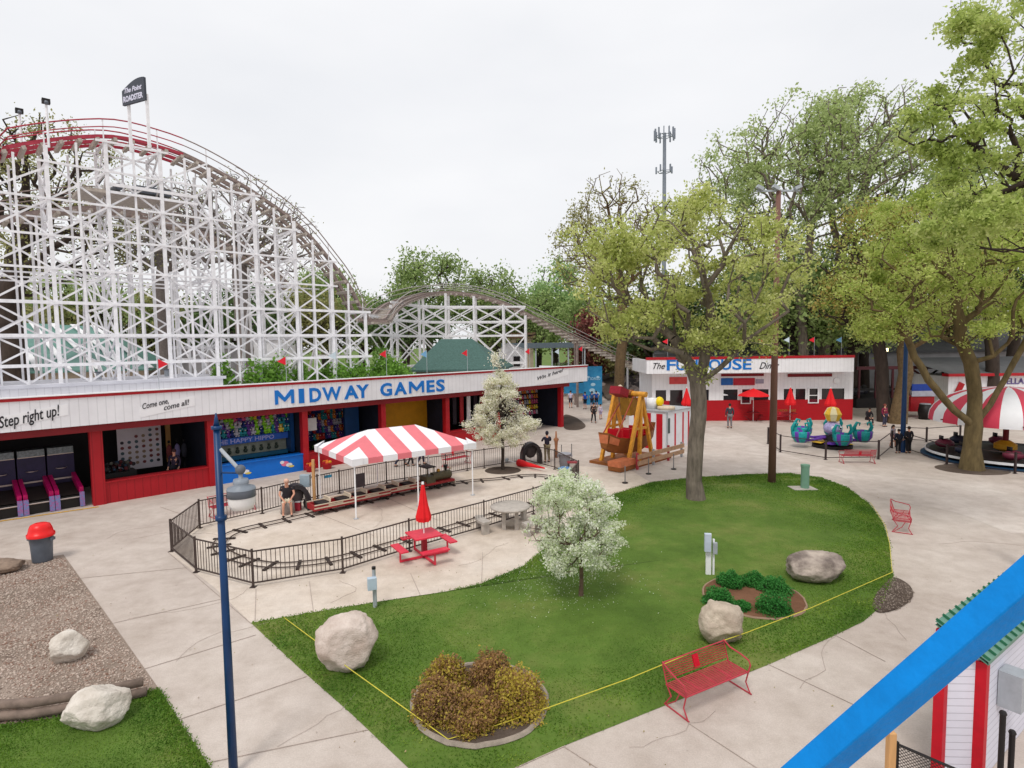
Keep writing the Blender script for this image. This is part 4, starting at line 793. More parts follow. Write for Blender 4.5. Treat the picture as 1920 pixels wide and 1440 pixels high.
# landscape timbers
for k,(pts,lab) in enumerate([([(-60,1325),(60,1318),(170,1300),(268,1278)],'upper weathered landscape timber between gravel and grass'),([(-60,1346),(60,1338),(170,1320),(275,1296)],'lower weathered landscape timber between gravel and grass')]):
    b=MB(); b.path([G(x,y,.11+(.16 if k==0 else 0)) for x,y in pts],.085,TIE,8); tag(b.obj('landscape_timber',smooth=True),lab,'timber')
# planter bed with kerb ring and mulch
def ringbed(c,r,label,mul,kerb,w=.09,h=.08,sy=1.):
    t=thing('planting_bed',label,'flower bed',V3(c)); b=MB(); n=48; b.sheet([(math.cos(6.2832*i/n)*(r-.02),math.sin(6.2832*i/n)*(r-.02)*sy,.065) for i in range(n)],mul); b.obj('mulch',t)
    b=MB(); rg=random.Random(int(r*100)); b.path([((r+rg.uniform(-.02,.02))*math.cos(6.2832*i/n),(r+rg.uniform(-.02,.02))*math.sin(6.2832*i/n)*sy,.05) for i in range(n)],h,kerb,6,True); b.obj('edging',t); return t
ringbed(G(900,1318),1.2,'round bed with concrete kerb holding bronze shrubs',MULD,M('kerb_dull',(150,138,126),.9,.2,6,.3),h=.05)
ringbed(G(1412,1122),1.2,'red mulch bed with low edging holding green mound plants',MUL,M('edging_brown',(150,124,104),.9),.04,.03)
# yellow rope
ROPE=M('yellow_rope',(206,194,70),.6,.1,9); rp=[(530,1156,.02),(600,1208,.25),(650,1250,.28),(745,1318,.22),(840,1386,.08),(930,1360,.14),(1030,1326,.18),(1180,1272,.2),(1330,1210,.36),(1400,1186,.3),(1520,1140,.22),(1673,1073,.1),(1668,1020,.08),(1660,985,.1),(1632,942,.05)]
b=MB(); b.path([G(x,y,z) for x,y,z in rp],.009,ROPE,5); tag(b.obj('yellow_rope'),'yellow rope strung low around the lower edge of the lawn','rope')
# trash can
def trashcan(px,py,label,lid,body=GREY,sc=1.,name='trash_can'):
    p=G(px,py); t=thing(name,label,'trash can',V3(p)); b=MB(); b.lathe([(0,.01),(.24,.01),(.25,.05),(.27,.5),(.3,.74),(.33,.76),(.33,.8),(.29,.8),(0,.78)],(0,0,0),body,20); b.obj('body',t,True)
    for s in(-1,1): 
        b=MB(); b.bb(s*.3,s*.37,-.07,.07,.64,.72,body); b.obj('handle',t)
    if lid:
        b=MB(); b.lathe([(.34,.76),(.345,.84),(.31,.86),(.28,1.0),(.24,1.1),(.16,1.14),(0,1.15)],(0,0,0),lid,20); b.obj('lid',t,True)
    t.scale=(sc,)*3; return t
trashcan(80,1052,'grey trash can with bright red domed lid at the gravel corner',M('lid_red',(226,24,24),.35,.05,4),sc=1.04)
# utility pedestals
def pedestal(px,py,label,kind):
    p=G(px,py); t=thing('utility_pedestal',label,'utility box',V3(p),R(20) if kind==1 else R(-10)); b=MB()
    if kind==1:
        b.tube((0,0,0),(0,0,1.0),.045,LGREY,8); b.tube((0,0,1.0),(0,0,1.06),.05,BLACK,8); b.obj('post',t); b=MB(); b.box((-.06,-.09,.68),(.22,.14,.3),M('box_pale_blue',(176,192,206),.5)); b.obj('meter_box',t,bevel=.01); b=MB(); b.tube((.02,-.06,.1),(.02,-.06,.56),.03,LGREY,6); b.obj('conduit',t)
    else:
        b.bb(-.1,.04,-.04,.04,0,1.2,WHITE); b.bb(.08,.13,-.03,.03,0,1.05,WHITE); b.obj('post',t); b=MB(); b.box((-.07,-.1,.98),(.17,.12,.5),M('box_white_blue',(190,200,216),.5)); b.obj('meter_box',t,bevel=.01); b=MB(); b.box((.13,-.07,.82),(.12,.1,.32),LGREY); b.obj('switch_box',t,bevel=.01)
        b=MB(); b.box((-.1,.0,.02),(.3,.3,.06),CONC); b.obj('footing',t)
pedestal(703,1141,'pale grey meter box on a thin post at the patio edge of the lawn',1); pedestal(1330,1080,'white double box utility post behind the green mound plants',2)
p=G(1509,917); t=thing('vent_pipe','pale green capped pipe standing on a small concrete pad at the top of the lawn','pipe',V3(p)); b=MB(); VG=M('vent_green',(112,150,130),.6,.08,5); b.lathe([(.17,.04),(.17,.98),(.185,.98),(.185,1.08),(0,1.1)],(0,0,0),VG,16); b.obj('pipe',t); b=MB(); b.box((-.1,0,.03),(1.0,.7,.06),CONC); b.obj('pad',t)
# blue lamp pole (near)
NV=M('lamp_pole_blue',(8,54,100),.38,.12,3); p=G(438,1452); ztop=D(411,805,p.y).z
t=thing('lamp_pole','tall dark blue lamp pole with a bell lantern on a short arm, nearest the camera','street lamp',V3(p)); b=MB(); b.tube((0,0,0),(0,0,ztop),.066,NV,16,.046); b.tube((0,0,ztop),(0,0,ztop+.05),.075,NV,12); b.tube((0,0,ztop+.05),(0,0,ztop+.24),.045,NV,10,.01); b.tube((0,0,ztop-1.35),(0,0,ztop-1.28),.08,NV,12); b.obj('pole',t,True)
pl=lambda px,py: D(px,py,p.y)-Vector((p.x,p.y,0))
a1,a2=pl(413,842),pl(450,880); b=MB(); b.tube((a1.x,0,a1.z),(a2.x,-.02,a2.z),.028,LGREY,8); b.tube((.05,0,a1.z-.35),(a2.x,-.02,a2.z-.05),.016,NV,6); b.obj('arm',t)
c=pl(453,905); GLS=M('globe_white_plastic',(222,220,218),.3,.03,3); b=MB(); b.ball((c.x,-.02,a2.z+.0),.075,GREY,10); b.lathe([(.03,.18),(.03,.1),(.1,.09),(.11,.03),(.1,.0),(.19,-.03),(.2,-.06)],(c.x,-.02,c.z-.03),M('lamp_grey',(130,138,148),.45),16); b.obj('bracket',t,True)
b=MB(); b.lathe([(.195,-.09),(.2,-.2),(0,-.2)],(c.x,-.02,c.z),M('lamp_cap_dark',(98,104,114),.4),16); b.obj('housing',t,True)
b=MB(); b.lathe([(.19,-.2),(.185,-.3),(.15,-.38),(0,-.4)],(c.x,-.02,c.z),GLS,16); b.obj('globe',t,True)
# benches: red mesh bench with looped arms
def bench(label,loc,rz,group='red slatted metal benches'):
    t=thing('bench',label,'bench',loc,rz,group); m=BRED; L=.84
    b=MB()
    for k in range(13): b.bar((-L,-.24+k*.04,.43-.012*math.sin(k/12*3.14)),(L,-.24+k*.04,.43-.012*math.sin(k/12*3.14)),.022,.008,m)
    for x in(-L,-.42,0,.42,L): b.bar((x,-.26,.42),(x,.26,.41),.03,.012,m)
    b.path([(-L,-.26,.43),(L,-.26,.43)],.014,m,6); b.obj('seat',t)
    b=MB()
    for k in range(7): b.bar((-L,.26+k*.018,.5+k*.036),(L,.26+k*.018,.5+k*.036),.02,.008,m,up=(0,1,0))
    b.path([(-L,.24,.42),(-L,.36,.78),(L,.36,.78),(L,.24,.42)],.015,m,6); b.box((0,.31,.62),(.14,.03,.22),M('bench_badge_red',(196,14,40),.4),tilt=Matrix.Rotation(-.35,3,'X')); b.obj('backrest',t)
    for s in(-1,1):
        b=MB(); b.path([(s*L,.36,.8),(s*L,.2,.72),(s*(L+.03),-.05,.68),(s*(L+.03),-.24,.64),(s*(L+.03),-.28,.56),(s*L,-.26,.43)],.016,m,6); b.obj('armrest',t)
        b=MB(); b.path([(s*L,-.26,.43),(s*L,-.2,.2),(s*L,-.3,.03),(s*L,-.34,.015),(s*L,.3,.015),(s*L,.26,.05),(s*L,.12,.25),(s*L,.24,.42)],.015,m,6); b.path([(s*L,-.1,.42),(s*L,0,.22),(s*L,.24,.03)],.012,m,6); b.obj('leg',t)
    return t
a,c=G(1283,1350),G(1402,1298); ang=math.atan2(c.y-a.y,c.x-a.x); mid_=(a+c)/2
n_=Vector((-math.sin(ang),math.cos(ang),0)); b0=bench('red metal bench facing the path at the lower edge of the lawn',V3(mid_+n_*.22),ang)
b0.scale=(.93,.93,.95)
def bcopy(px,py,rz,lab): dup(b0,G(px,py),rz,lab)
_e=G(1694,962)-G(1697,1012)
bcopy(1690,988,math.atan2(_e.y,_e.x),'red metal bench seen end on beside the right edge of the lawn')
bcopy(1607,868,R(176),'red metal bench outside the octopus ride fence')
bcopy(856,872,MW.a,'red metal bench behind the kiddie train fence near the engine')
bcopy(436,962,MW.a+.1,'red metal bench partly hidden behind the near lamp pole')
bcopy(1465,790,R(0),'red metal bench in front of the funhouse')
# umbrella table
UR=M('umbrella_red',(222,26,34),.7,.06,5); TRD=M('table_red',(212,50,72),.45,.1,7)
def closed_umb(t,h0,h1,r,m=UR):
    b=MB(); n=16
    rings=[(.02,h1),(.05,h1-.05),(r*.62,h0+(h1-h0)*.45),(r,h0+(h1-h0)*.14),(r*.92,h0+.03),(r*.3,h0)]
    vs=[]
    for rr_,z in rings:
        for i in range(n): k=rr_*(1+(.16 if i%2 else -.12)); vs.append((k*math.cos(6.2832*i/n),k*math.sin(6.2832*i/n),z))
    b.add(vs,[(j*n+i,j*n+(i+1)%n,(j+1)*n+(i+1)%n,(j+1)*n+i) for j in range(len(rings)-1) for i in range(n)],m); b.obj('umbrella_canopy',t)
    b=MB(); b.tube((0,0,.2),(0,0,h1+.03),.022,WHITE,8); b.tube((0,0,h1),(0,0,h1+.07),.05,WHITE,8,.04); b.obj('umbrella_pole',t)
def picnic(label,loc,rz,s=1.,m=TRD,r=.23,h0=1.12,h1=2.28):
    t=thing('umbrella_table',label,'picnic table',loc,rz,None); b=MB(); b.box((0,0,.745),(.98,.98,.05),m); b.obj('tabletop',t,bevel=.01)
    for k in range(4):
        a=k*math.pi/2; d=Vector((math.cos(a),math.sin(a),0)); q=Vector((-d.y,d.x,0)); b=MB(); b.box(d*.88+Vector((0,0,.45)),(.28,.95,.045),m,rz=a); b.obj('seat',t,bevel=.008)
    b=MB()
    for k in range(4):
        a=k*math.pi/2+ (0); d=Vector((math.cos(a),math.sin(a),0)); b.bar(d*.0+Vector((0,0,.06)),d*.86+Vector((0,0,.06)),.06,.06,m); b.bar(d*.86+Vector((0,0,.03)),d*.86+Vector((0,0,.43)),.05,.05,m)
    b.obj('frame',t); b=MB(); b.box((0,0,.38),(.16,.16,.72),M('pedestal_red',(150,18,36),.5)); b.obj('pedestal',t)
    closed_umb(t,h0,h1,r); return t
picnic('red picnic table with closed red umbrella on the patio outside the train fence',V3(G(796,1046)),R(32)).scale=(.9,.9,1)
# round concrete table with curved benches
p=G(957,990); t=thing('concrete_table','round concrete picnic table with curved benches behind the flowering tree','picnic table',V3(p)); b=MB(); b.lathe([(0,.72),(.66,.72),(.7,.75),(.7,.79),(.66,.82),(0,.82)],(0,0,0),CONC,28); b.obj('tabletop',t,True); b=MB()
for s in(-1,1): b.box((s*.22,0,.36),(.14,.5,.71),CONC)
b.obj('pedestal',t)
for k in range(3):
    a=R(200)+k*R(120); b=MB(); n=7
    for i in range(n):
        a0=a-.42+.84*i/n; a1=a-.42+.84*(i+1)/n; r0,r1=.9,1.24; z0,z1=.38,.46; vs=[(r*math.cos(w_),r*math.sin(w_),z) for z in(z0,z1) for r,w_ in((r0,a0),(r1,a0),(r1,a1),(r0,a1))]; b.add(vs,[(0,3,2,1),(4,5,6,7),(0,1,5,4),(1,2,6,5),(2,3,7,6),(3,0,4,7)],CONC)
    for e in(-.3,.3): b.box((1.07*math.cos(a+e),1.07*math.sin(a+e),.19),(.26,.12,.376),CONC,rz=a+e)
    b.obj('bench',t)
# train enclosure fence
def fence(label,pts,h,gap,name='metal_fence',mat=BLACK,picket=True,closed=False,group=None,pr=.03):
    t=thing(name,label,'fence',(0,0,0),0,group); W_=[G(*p) for p in pts]; n=len(W_)
    for k,p in enumerate(W_):
        b=MB(); b.box((p.x,p.y,h/2+.02),(pr*2,pr*2,h+.04),mat); b.box((p.x,p.y,.008),(.16,.16,.012),mat); b.obj('post',t)
    for i in range(n if closed else n-1):
        a,c=W_[i],W_[(i+1)%n]; b=MB()
        for z in((h-.03),.12): b.bar((a.x,a.y,z),(c.x,c.y,z),.035,.035,mat)
        if picket:
            L=(c-a).length; m=max(1,int(L/gap))
            for k in range(1,m): q_=a.lerp(c,k/m); b.bar((q_.x,q_.y,.12),(q_.x,q_.y,h-.03),.015,.015,mat,up=(0,1,0))
        b.obj('panel',t)
    return t
FK=M('fence_bronze_black',(66,54,50),.5,.15,6)
fence('dark metal picket fence enclosing the kiddie train',[(322,1034),(368,1073),(475,1101),(643,1074),(768,1034),(908,993),(1000,964),(1060,940),(1085,905),(1040,880),(985,866),(908,878),(876,883),(836,891),(759,901),(725,906),(637,925),(596,935),(492,963),(375,990)],1.02,.115,mat=FK,closed=True,pr=.025)
# rails
tp_=catmull([G(x,y,.06) for x,y in [(930,898),(870,903),(760,922),(680,941),(590,962),(520,978),(450,994),(418,1010),(412,1026),(440,1045),(500,1058),(560,1057),(640,1045),(760,1012),(900,972),(1000,944),(1060,924),(1062,905),(1020,892),(975,892)]],8,True)
t=thing('miniature_railway_track','narrow dark miniature railway loop on the patio','railway track'); N=len(tp_)
def offpts(pts,d):
    o=[]; n=len(pts)
    for i in range(n): q_=(pts[(i+1)%n]-pts[i-1]).normalized(); o.append(pts[i]+Vector((q_.y,-q_.x,0))*d)
    return o
RSTL=M('rail_steel_rusty',(72,58,52),.5,.3,6)
for s in(-.19,.19):
    b=MB(); b.path(offpts(tp_,s),.022,RSTL,5,True); b.obj('rail',t)
b=MB(); i=0; acc=0
for i in range(N):
    d=(tp_[(i+1)%N]-tp_[i]); acc+=d.length
    if acc>.72: acc=0; q_=Vector((d.y,-d.x,0)).normalized(); p=tp_[i]; b.bar(p-q_*.36+Vector((0,0,-.035)),p+q_*.36+Vector((0,0,-.035)),.09,.05,M('tie_dark',(54,44,40),.8,.3,6)); b.obj('sleeper',t); b=MB()
# train
TM=M('train_maroon',(158,40,44),.5,.15,6); CRM=M('cream_trim',(206,190,168),.6,.1,5)
ta,tb=G(585,958,0),G(845,905,0); tv=(tb-ta).normalized(); tang=math.atan2(tv.y,tv.x)
def tpt(px): # point on the straight back run
    best=min(tp_,key=lambda p:abs((lambda d:960+F*d.dot(CR)/d.dot(CF))(p-Vector((0,0,HC)))-px)+ (0 if p.y>tp_[0].y-12 and (p-ta).dot(Vector((-tv.y,tv.x,0)))>-1.2 else 9999)); return best
car0=None
for i,px in enumerate((621,689,754)):
    p=tpt(px); lab=['last open train car, maroon with cream seats, nearest the operator','middle open train car, maroon with cream seats, behind the tent pole','first open train car, maroon with cream seats, coupled to the engine'][i]
    if car0 is None:
        car0=thing('train_car',lab,'train car',(p.x,p.y,.06),tang,'open cars of the miniature train'); L=.86
        b=MB(); b.bb(-L,L,-.34,.34,.14,.2,TM); b.bb(-L,L,-.36,-.3,.2,.34,TM); b.bb(-L,L,.3,.36,.2,.34,TM); b.bb(-L,L,-.375,-.362,.22,.27,CRM); b.bb(-L,-L+.05,-.3,.3,.2,.36,TM); b.bb(L-.05,L,-.3,.3,.2,.36,TM); b.bb(-.3,.3,-.374,-.363,.28,.33,CRM); b.bar((-L,-.38,.37),(L,-.38,.37),.05,.03,CRM); b.bar((-L,.38,.37),(L,.38,.37),.05,.03,CRM); b.obj('body',car0)
        for x in(-.42,.42):
            b=MB(); b.box((x,0,.34),(.42,.54,.08),M('seat_black',(40,34,34),.7)); b.path([(x+.22,-.27,.38),(x+.24,-.27,.52),(x+.24,.27,.52),(x+.22,.27,.38)],.035,CRM,6); b.bar((x+.24,-.25,.46),(x+.24,.25,.46),.05,.14,CRM); b.obj('seat',car0)
        for x in(-.55,.55):
            for y in(-.22,.22):
                b=MB(); b.tube((x,y-.03,.09),(x,y+.03,.09),.1,BLACK,12); b.obj('wheel',car0)
    else: dup(car0,(p.x,p.y,.06),tang,lab)
p=tpt(815); t=thing('miniature_locomotive','small dark olive steam style engine at the head of the train','locomotive',(p.x,p.y,.06),tang); OLV=M('engine_olive',(86,80,58),.5,.2,6)
b=MB(); b.bb(-.75,.85,-.3,.3,.16,.26,TM); b.bb(-.75,-.7,-.3,.3,.26,.34,TM); b.add([(.85,-.3,.02),(.85,.3,.02),(1.12,0,.02),(.85,-.3,.22),(.85,.3,.22),(.95,0,.22)],[(0,2,1),(3,4,5),(0,3,5,2),(1,2,5,4),(0,1,4,3)],CRM); b.obj('frame',t)
b=MB(); b.tube((-.2,0,.46),(.75,0,.46),.2,OLV,16); b.tube((.75,0,.46),(.79,0,.46),.17,BLACK,14); b.obj('boiler',t); b=MB(); b.tube((.55,0,.62),(.55,0,.86),.05,BLACK,10,.09); b.tube((.55,0,.86),(.55,0,.9),.11,BLACK,10); b.obj('smokestack',t); b=MB(); b.ball((.15,0,.7),.09,M('brass',(180,140,60),.3,metal=.7),10); b.obj('bell',t)
b=MB()
for sx_ in(-.62,-.26):
    for sy_ in(-.26,.26): b.bar((sx_,sy_,.26),(sx_,sy_,.95),.03,.03,OLV,up=(0,1,0))
b.bb(-.66,-.2,-.3,.3,.26,.56,OLV); b.bb(-.7,-.18,-.34,.34,.95,.99,BLACK); b.obj('cab',t); b=MB(); b.ball((.8,0,.72),.07,CRM,8); b.obj('headlight',t)
for x in(-.4,.0,.35):
    for y in(-.24,.24): 
        b=MB(); b.tube((x,y-.03,.13),(x,y+.03,.13),.14,BLACK,14); b.obj('wheel',t)
# striped tent
zb=2.14; P0=G(663,868,zb); P1=G(888,836,zb); P2=G(581,852,zb); ux=(P1-P0).normalized(); Lx=(P1-P0).length; uy=Vector((-ux.y,ux.x,0)); Wy=(P2-P0).dot(uy); print('wy',Wy); Wy=3.9
ta_=math.atan2(ux.y,ux.x); t=thing('striped_canopy_tent','red and white striped frame tent shading the train boarding area','tent',(P0.x,P0.y,0),ta_)
TW=M('tent_white',(232,232,236),.6,.03,2); TP=M('tent_coral',(222,118,126),.65,.05,2); h1=zb+.12; hr_=3.18; rx0,rx1=Lx*.27,Lx*.68; 
zr=D(735,797,(P0.y+P1.y)/2+Wy*.35).z; hr_=3.02; print('tent',Lx,Wy,hr_)
ns=9; b=MB(); va=MB()
ov=.06; xs=[-ov+(Lx+2*ov)*i/ns for i in range(ns+1)]
def ridge(x): return min(max(x,rx0),rx1)
for side in(0,1):
    y0=-ov if side==0 else Wy+ov
    # long slopes: stripes run from ridge to eave
    for i in range(ns):
        xa,xb=xs[i],xs[i+1]; m=TP if i%2==1 else TW
        def top(x): 
            if x<rx0: k=(x+ov)/(rx0+ov); return (x,y0+(Wy/2-y0)*k,h1+(hr_-h1)*k)
            if x>rx1: k=(Lx+ov-x)/(Lx+ov-rx1); return (x,y0+(Wy/2-y0)*k,h1+(hr_-h1)*k)
            return (x,Wy/2,hr_)
        f=[(xa,y0,h1),(xb,y0,h1),top(xb),top(xa)]
        seq=[f[0],f[1]]+[f[2]]+([(rx1,Wy/2,hr_)] if xa<rx1<xb else [])+([(rx0,Wy/2,hr_)] if xa<rx0<xb else [])+[f[3]]
        if side: seq=seq[::-1]
        b.sheet(seq,m); 
        yv=y0-.01 if side==0 else y0+.01; va.add([(xa,yv,zb-.1),(xb,yv,zb-.1),(xb,yv,h1),(xa,yv,h1)],[(0,1,2,3)],TP if m is TP else TW)
ne=5
for side in(0,1):
    x0=-ov if side==0 else Lx+ov; rx=rx0 if side==0 else rx1
    for i in range(ne):
        ya,yb=Wy*i/ne-(ov if i==0 else 0),Wy*(i+1)/ne+(ov if i==ne-1 else 0); m=TP if i%2==1 else TW
        def tp2(y): k=1-abs(y-Wy/2)/(Wy/2+ov); return (x0+(rx-x0)*k,y,h1+(hr_-h1)*k)
        seq=[(x0,ya,h1),(x0,yb,h1),tp2(yb)]+([(rx,Wy/2,hr_)] if ya<Wy/2<yb else [])+[tp2(ya)]
        if side==0: seq=seq[::-1]
        b.sheet(seq,m); xv=x0-.012 if side==0 else x0+.012; va.add([(xv,ya,zb-.1),(xv,yb,zb-.1),(xv,yb,h1),(xv,ya,h1)],[(0,1,2,3)],m)
b.obj('canopy',t); va.obj('valance',t)
for x in(.05,Lx/2,Lx-.05):
    for y in(.05,Wy-.05): 
        q_=MB(); q_.tube((x,y,0),(x,y,h1),.03,WHITE,8); q_.box((x,y,.01),(.16,.16,.02),LGREY); q_.obj('leg',t)
for x,y in((-.02,-.02),(Lx+.02,-.02),(-.02,Wy+.02),(Lx+.02,Wy+.02)):
    q_=MB(); sx_=1 if x<1 else -1; sy_=1 if y<1 else -1; q_.add([(x-sx_*.06,y-sy_*.06,zb-.13),(x+sx_*.34,y-sy_*.075,zb-.1),(x+sx_*.36,y-sy_*.08,h1+.03),(x+sx_*.26,y+sy_*.26,h1+.24),(x-sx_*.08,y+sy_*.36,h1+.03),(x-sx_*.075,y+sy_*.34,zb-.1),(x-sx_*.07,y-sy_*.07,h1+.02)],[(0,1,2,6),(0,6,4,5),(6,2,3),(6,3,4)],TW); q_.obj('corner_patch',t)
# fallen red umbrella by the fence
a_,c_=G(975,868,.2),G(1022,878,.2); t=thing('fallen_umbrella','closed red umbrella lying on the ground beside the train fence','umbrella',V3(a_),math.atan2((c_-a_).y,(c_-a_).x)); L=(c_-a_).length
b=MB(); b.path([(-.1,0,0),(.25,0,0),(.6,0,0),(L,0,0)],[.2,.17,.12,.03],UR,10); b.obj('canopy',t,True); b=MB(); b.tube((-1.0,0,-.02),(L+.1,0,0),.022,WHITE,8); b.ball((-1.05,0,0),.12,LGREY,8); b.obj('pole',t)
# ================= OTHER BUILDINGS, RIDES =================
GRN=M('green_shingle_roof',(70,98,92),.85,.2,9); GRY=M('hall_grey_wall',(150,148,150),.8,.1,1.5); RFG=M('hall_dark_roof',(92,92,94),.85,.12,1.2); BRICK=M('beige_wall',(186,170,150),.85,.1,2)
def win(b,x0,x1,z0,z1,y,fm,gm,fw=.06,mull=0):
    b.bb(x0,x1,y-.03,y-.01,z0,z1,gm)
# white shed between the games building and the coaster
t=thing('white_flat_roof_shed','long white flat roofed shed behind the left half of the games building','shed',MW.o,MW.a)
b=MB(); b.bb(-14,6.6,4.7,9.6,0,4.75,WB); b.obj('wall',t); b=MB(); b.bb(-14.1,6.75,4.62,9.7,4.752,4.9,RF); b.obj('roof',t)
for k,x in enumerate((-2.5,1.4,4.5)): 
    b=MB(); b.tube((x,7.2,4.9),(x,7.2,5.25),.12,LGREY,10); b.tube((x,7.2,5.25),(x,7.2,5.3),.2,GREY,10); b.obj('vent',t)
# green roofs
def hiproof(name,label,pts_eave,ridge,mat,wallmat=BRICK,wh=None):
    t=thing(name,label,'building'); b=MB(); n=len(pts_eave); vs=list(pts_eave)+list(ridge)
    b.add(vs,[(0,1,n+1,n),(1,2,n+1),(2,3,n,n+1),(3,0,n)],mat); b.add([p-Vector((0,0,.14)) for p in pts_eave]+list(pts_eave),[(3,2,1,0),(0,1,5,4),(1,2,6,5),(2,3,7,6),(3,0,4,7)],mat); b.obj('roof',t)
    b=MB(); c=sum(pts_eave,Vector())/4; q=[c+(p-c)*.9 for p in pts_eave]; b.prism([(p.x,p.y) for p in q],0,pts_eave[0].z-.16,wallmat); b.obj('wall',t); return t
z=4.6; A=G(768,694,z); B_=G(938,691,z); d=Vector((0,6,0)); rz_=D(826,636,A.y+3).z
hiproof('green_roof_pavilion','pavilion with green shingled hip roof behind the flowering tree',[A,B_,B_+d+Vector((1,0,0)),A+d+Vector((1,0,0))],[Vector((D(826,636,A.y+3).x,A.y+3,rz_)),Vector((D(885,638,A.y+3).x,A.y+3,rz_))],GRN)
A=Vector((D(-120,700,44).x,44,4.7)); B_=Vector((D(285,690,50).x,50,4.7)); Cc=B_+Vector((-6,14,0)); Dd=A+Vector((-6,14,0))
t=hiproof('green_roof_hall','wide hall with green roof and white ribs seen through the left of the coaster',[A,B_,Cc,Dd],[D(-60,600,54),D(175,612,57)],M('green_metal_roof',(92,134,124),.5,.12,2))
b=MB(); r0,r1=D(-60,600,54),D(175,612,57)
for k in range(7):
    s=k/6; b.bar(r0.lerp(r1,s)+Vector((0,-.1,.08)),A.lerp(B_,min(1,s*.86+.16))+Vector((0,-.1,.1)),.42,.08,WHITE)
b.obj('roof_rib',t)
# white little gabled shed
s1=D(936,690,58); s2=D(985,690,58); t=thing('white_shed','small white gabled shed with a square dark window behind the games building','shed',(s1.x,58,0)); w_=s2.x-s1.x; ze=D(960,655,58).z; zr=D(945,642,58).z
b=MB(); b.prism([(0,0),(w_,0),(w_,4),(0,4)],0,ze,WHITE); b.add([(0,0,ze),(w_,0,ze),(w_*.35,0,zr),(0,4,ze),(w_,4,ze),(w_*.35,4,zr)],[(0,1,2),(5,4,3)],WHITE); b.obj('wall',t)
b=MB(); b.add([(-.2,-.2,ze-.1),(w_*.35,-.2,zr+.06),(w_+.2,-.2,ze-.15),(-.2,4.2,ze-.1),(w_*.35,4.2,zr+.06),(w_+.2,4.2,ze-.15)],[(0,3,4,1),(1,4,5,2)],RFG); b.obj('roof',t)
b=MB(); b.bb(w_*.55,w_*.8,-.05,-.01,ze-1.7,ze-.7,DARK); b.obj('window',t)
# long grey canopy and beige block behind the hump
a=D(940,652,66); c=D(1100,652,66); t=thing('grey_canopy','long low grey roofed shelter behind the white shed','shelter',(a.x,66,0)); b=MB(); b.bb(0,c.x-a.x,0,5,a.z-.1,a.z+.5,M('canopy_slate',(92,104,112),.7)); b.obj('roof',t)
for k in range(6): 
    b=MB(); b.bb(.2+k*(c.x-a.x-.4)/5-.08,.2+k*(c.x-a.x-.4)/5+.08,.2,.36,0,a.z-.1,LGREY); b.obj('post',t)
a=D(912,652,82); c=D(1000,652,82); t=thing('beige_building','beige building with a brown roof far behind the coaster hump','building',(a.x,82,0)); zt=D(950,624,82).z; b=MB(); b.bb(0,c.x-a.x,0,8,0,zt-.8,BRICK); b.obj('wall',t); b=MB(); b.bb(-.3,c.x-a.x+.3,-.3,8,zt-.8,zt,M('roof_tan',(150,120,98),.8)); b.obj('roof',t); b=MB(); b.bb(4.2,5.6,-.06,-.01,zt-2.6,zt-1.1,DARK); b.obj('window',t)
# white far objects seen through coaster
for k,(p0,p1,y0,y1,dep,lab) in enumerate([(445,520,632,662,60,'white low building seen through the coaster left of the drop'),(320,395,648,690,52,'pale grey box building seen through the coaster bents')]):
    a=D(p0,y1,dep); c=D(p1,y0,dep); t=thing('low_building',lab,'building',(a.x,dep,0)); b=MB(); b.bb(0,c.x-a.x,0,5,0,c.z-.3,WHITE if k==0 else GRY); b.obj('wall',t); b=MB(); b.bb(-.2,c.x-a.x+.2,-.2,5.2,c.z-.3,c.z,RF); b.obj('roof',t)
# blue mural wall and stone bank behind the far gap
MB_=M('mural_blue',(24,116,170),.6,.3,1.2,rgb2=(60,150,196)); a,c=D(1094,735,60),D(1129,735,60); t=thing('blue_mural_wall','bright blue painted wall with pale marks between the two main buildings','wall',(a.x,60,0)); zt=D(1110,687,60).z
b=MB(); b.bb(0,c.x-a.x,0,.2,0,zt,MB_); b.bb(-2.0,-.01,.02,.2,1.2,zt-1.7,MB_); b.obj('panel',t); b=MB(); 
for k,(x,z,r) in enumerate([(.9,1.5,.3),(1.3,1.1,.4),(1.0,2.1,.25),(.5,zt-1.1,.16),(1.5,zt-1.1,.16)]): n=10; b.sheet([(x+r*math.cos(6.28*i/n),-.01-.002*k,z+r*.7*math.sin(6.28*i/n)) for i in range(n)],M('mural_pale',(170,205,225),.6))
b.obj('decal',t)
text('GET SOAKED',.42,M('mural_pale',(0,0,0)),'lettering',t,(.12,-.02,zt-1.4),(R(90),0,0),.004,.006,width=c.x-a.x-.3)
rg=np.random.default_rng(77); b=MB(); rr=random.Random(4); cs=[M('bank_stone_a',(150,136,130),.9),M('bank_stone_b',(110,100,100),.9),M('bank_stone_c',(84,78,80),.9),M('bank_stone_d',(186,170,164),.9)]
x0,x1=D(1134,720,66).x,D(1226,720,66).x
for k in range(420):
    u=rr.random(); x=x0+(x1-x0)*u; dpt=rr.random(); y=64+dpt*7; z=dpt*3.1+.1; r=rr.uniform(.18,.6); 
    if x<x0+2.4 and z>.0 and y<73: y+=6; z=.5+rr.random()*1.0
    b.ball((x,y,z),r,rr.choice(cs),6,(1.1,.9,.75))
tag(b.obj('stone_bank'),'bank of loose grey and pinkish stones left of the funhouse','rocks',kind='stuff')
b=MB(); b.add([(x0,64,0),(x1,64,0),(x1,72,3.2),(x0,72,1.6),(x1,80,3.2),(x0,80,1.6)],[(0,1,2,3),(3,2,4,5)],MULD); struct(b.obj('bank'))
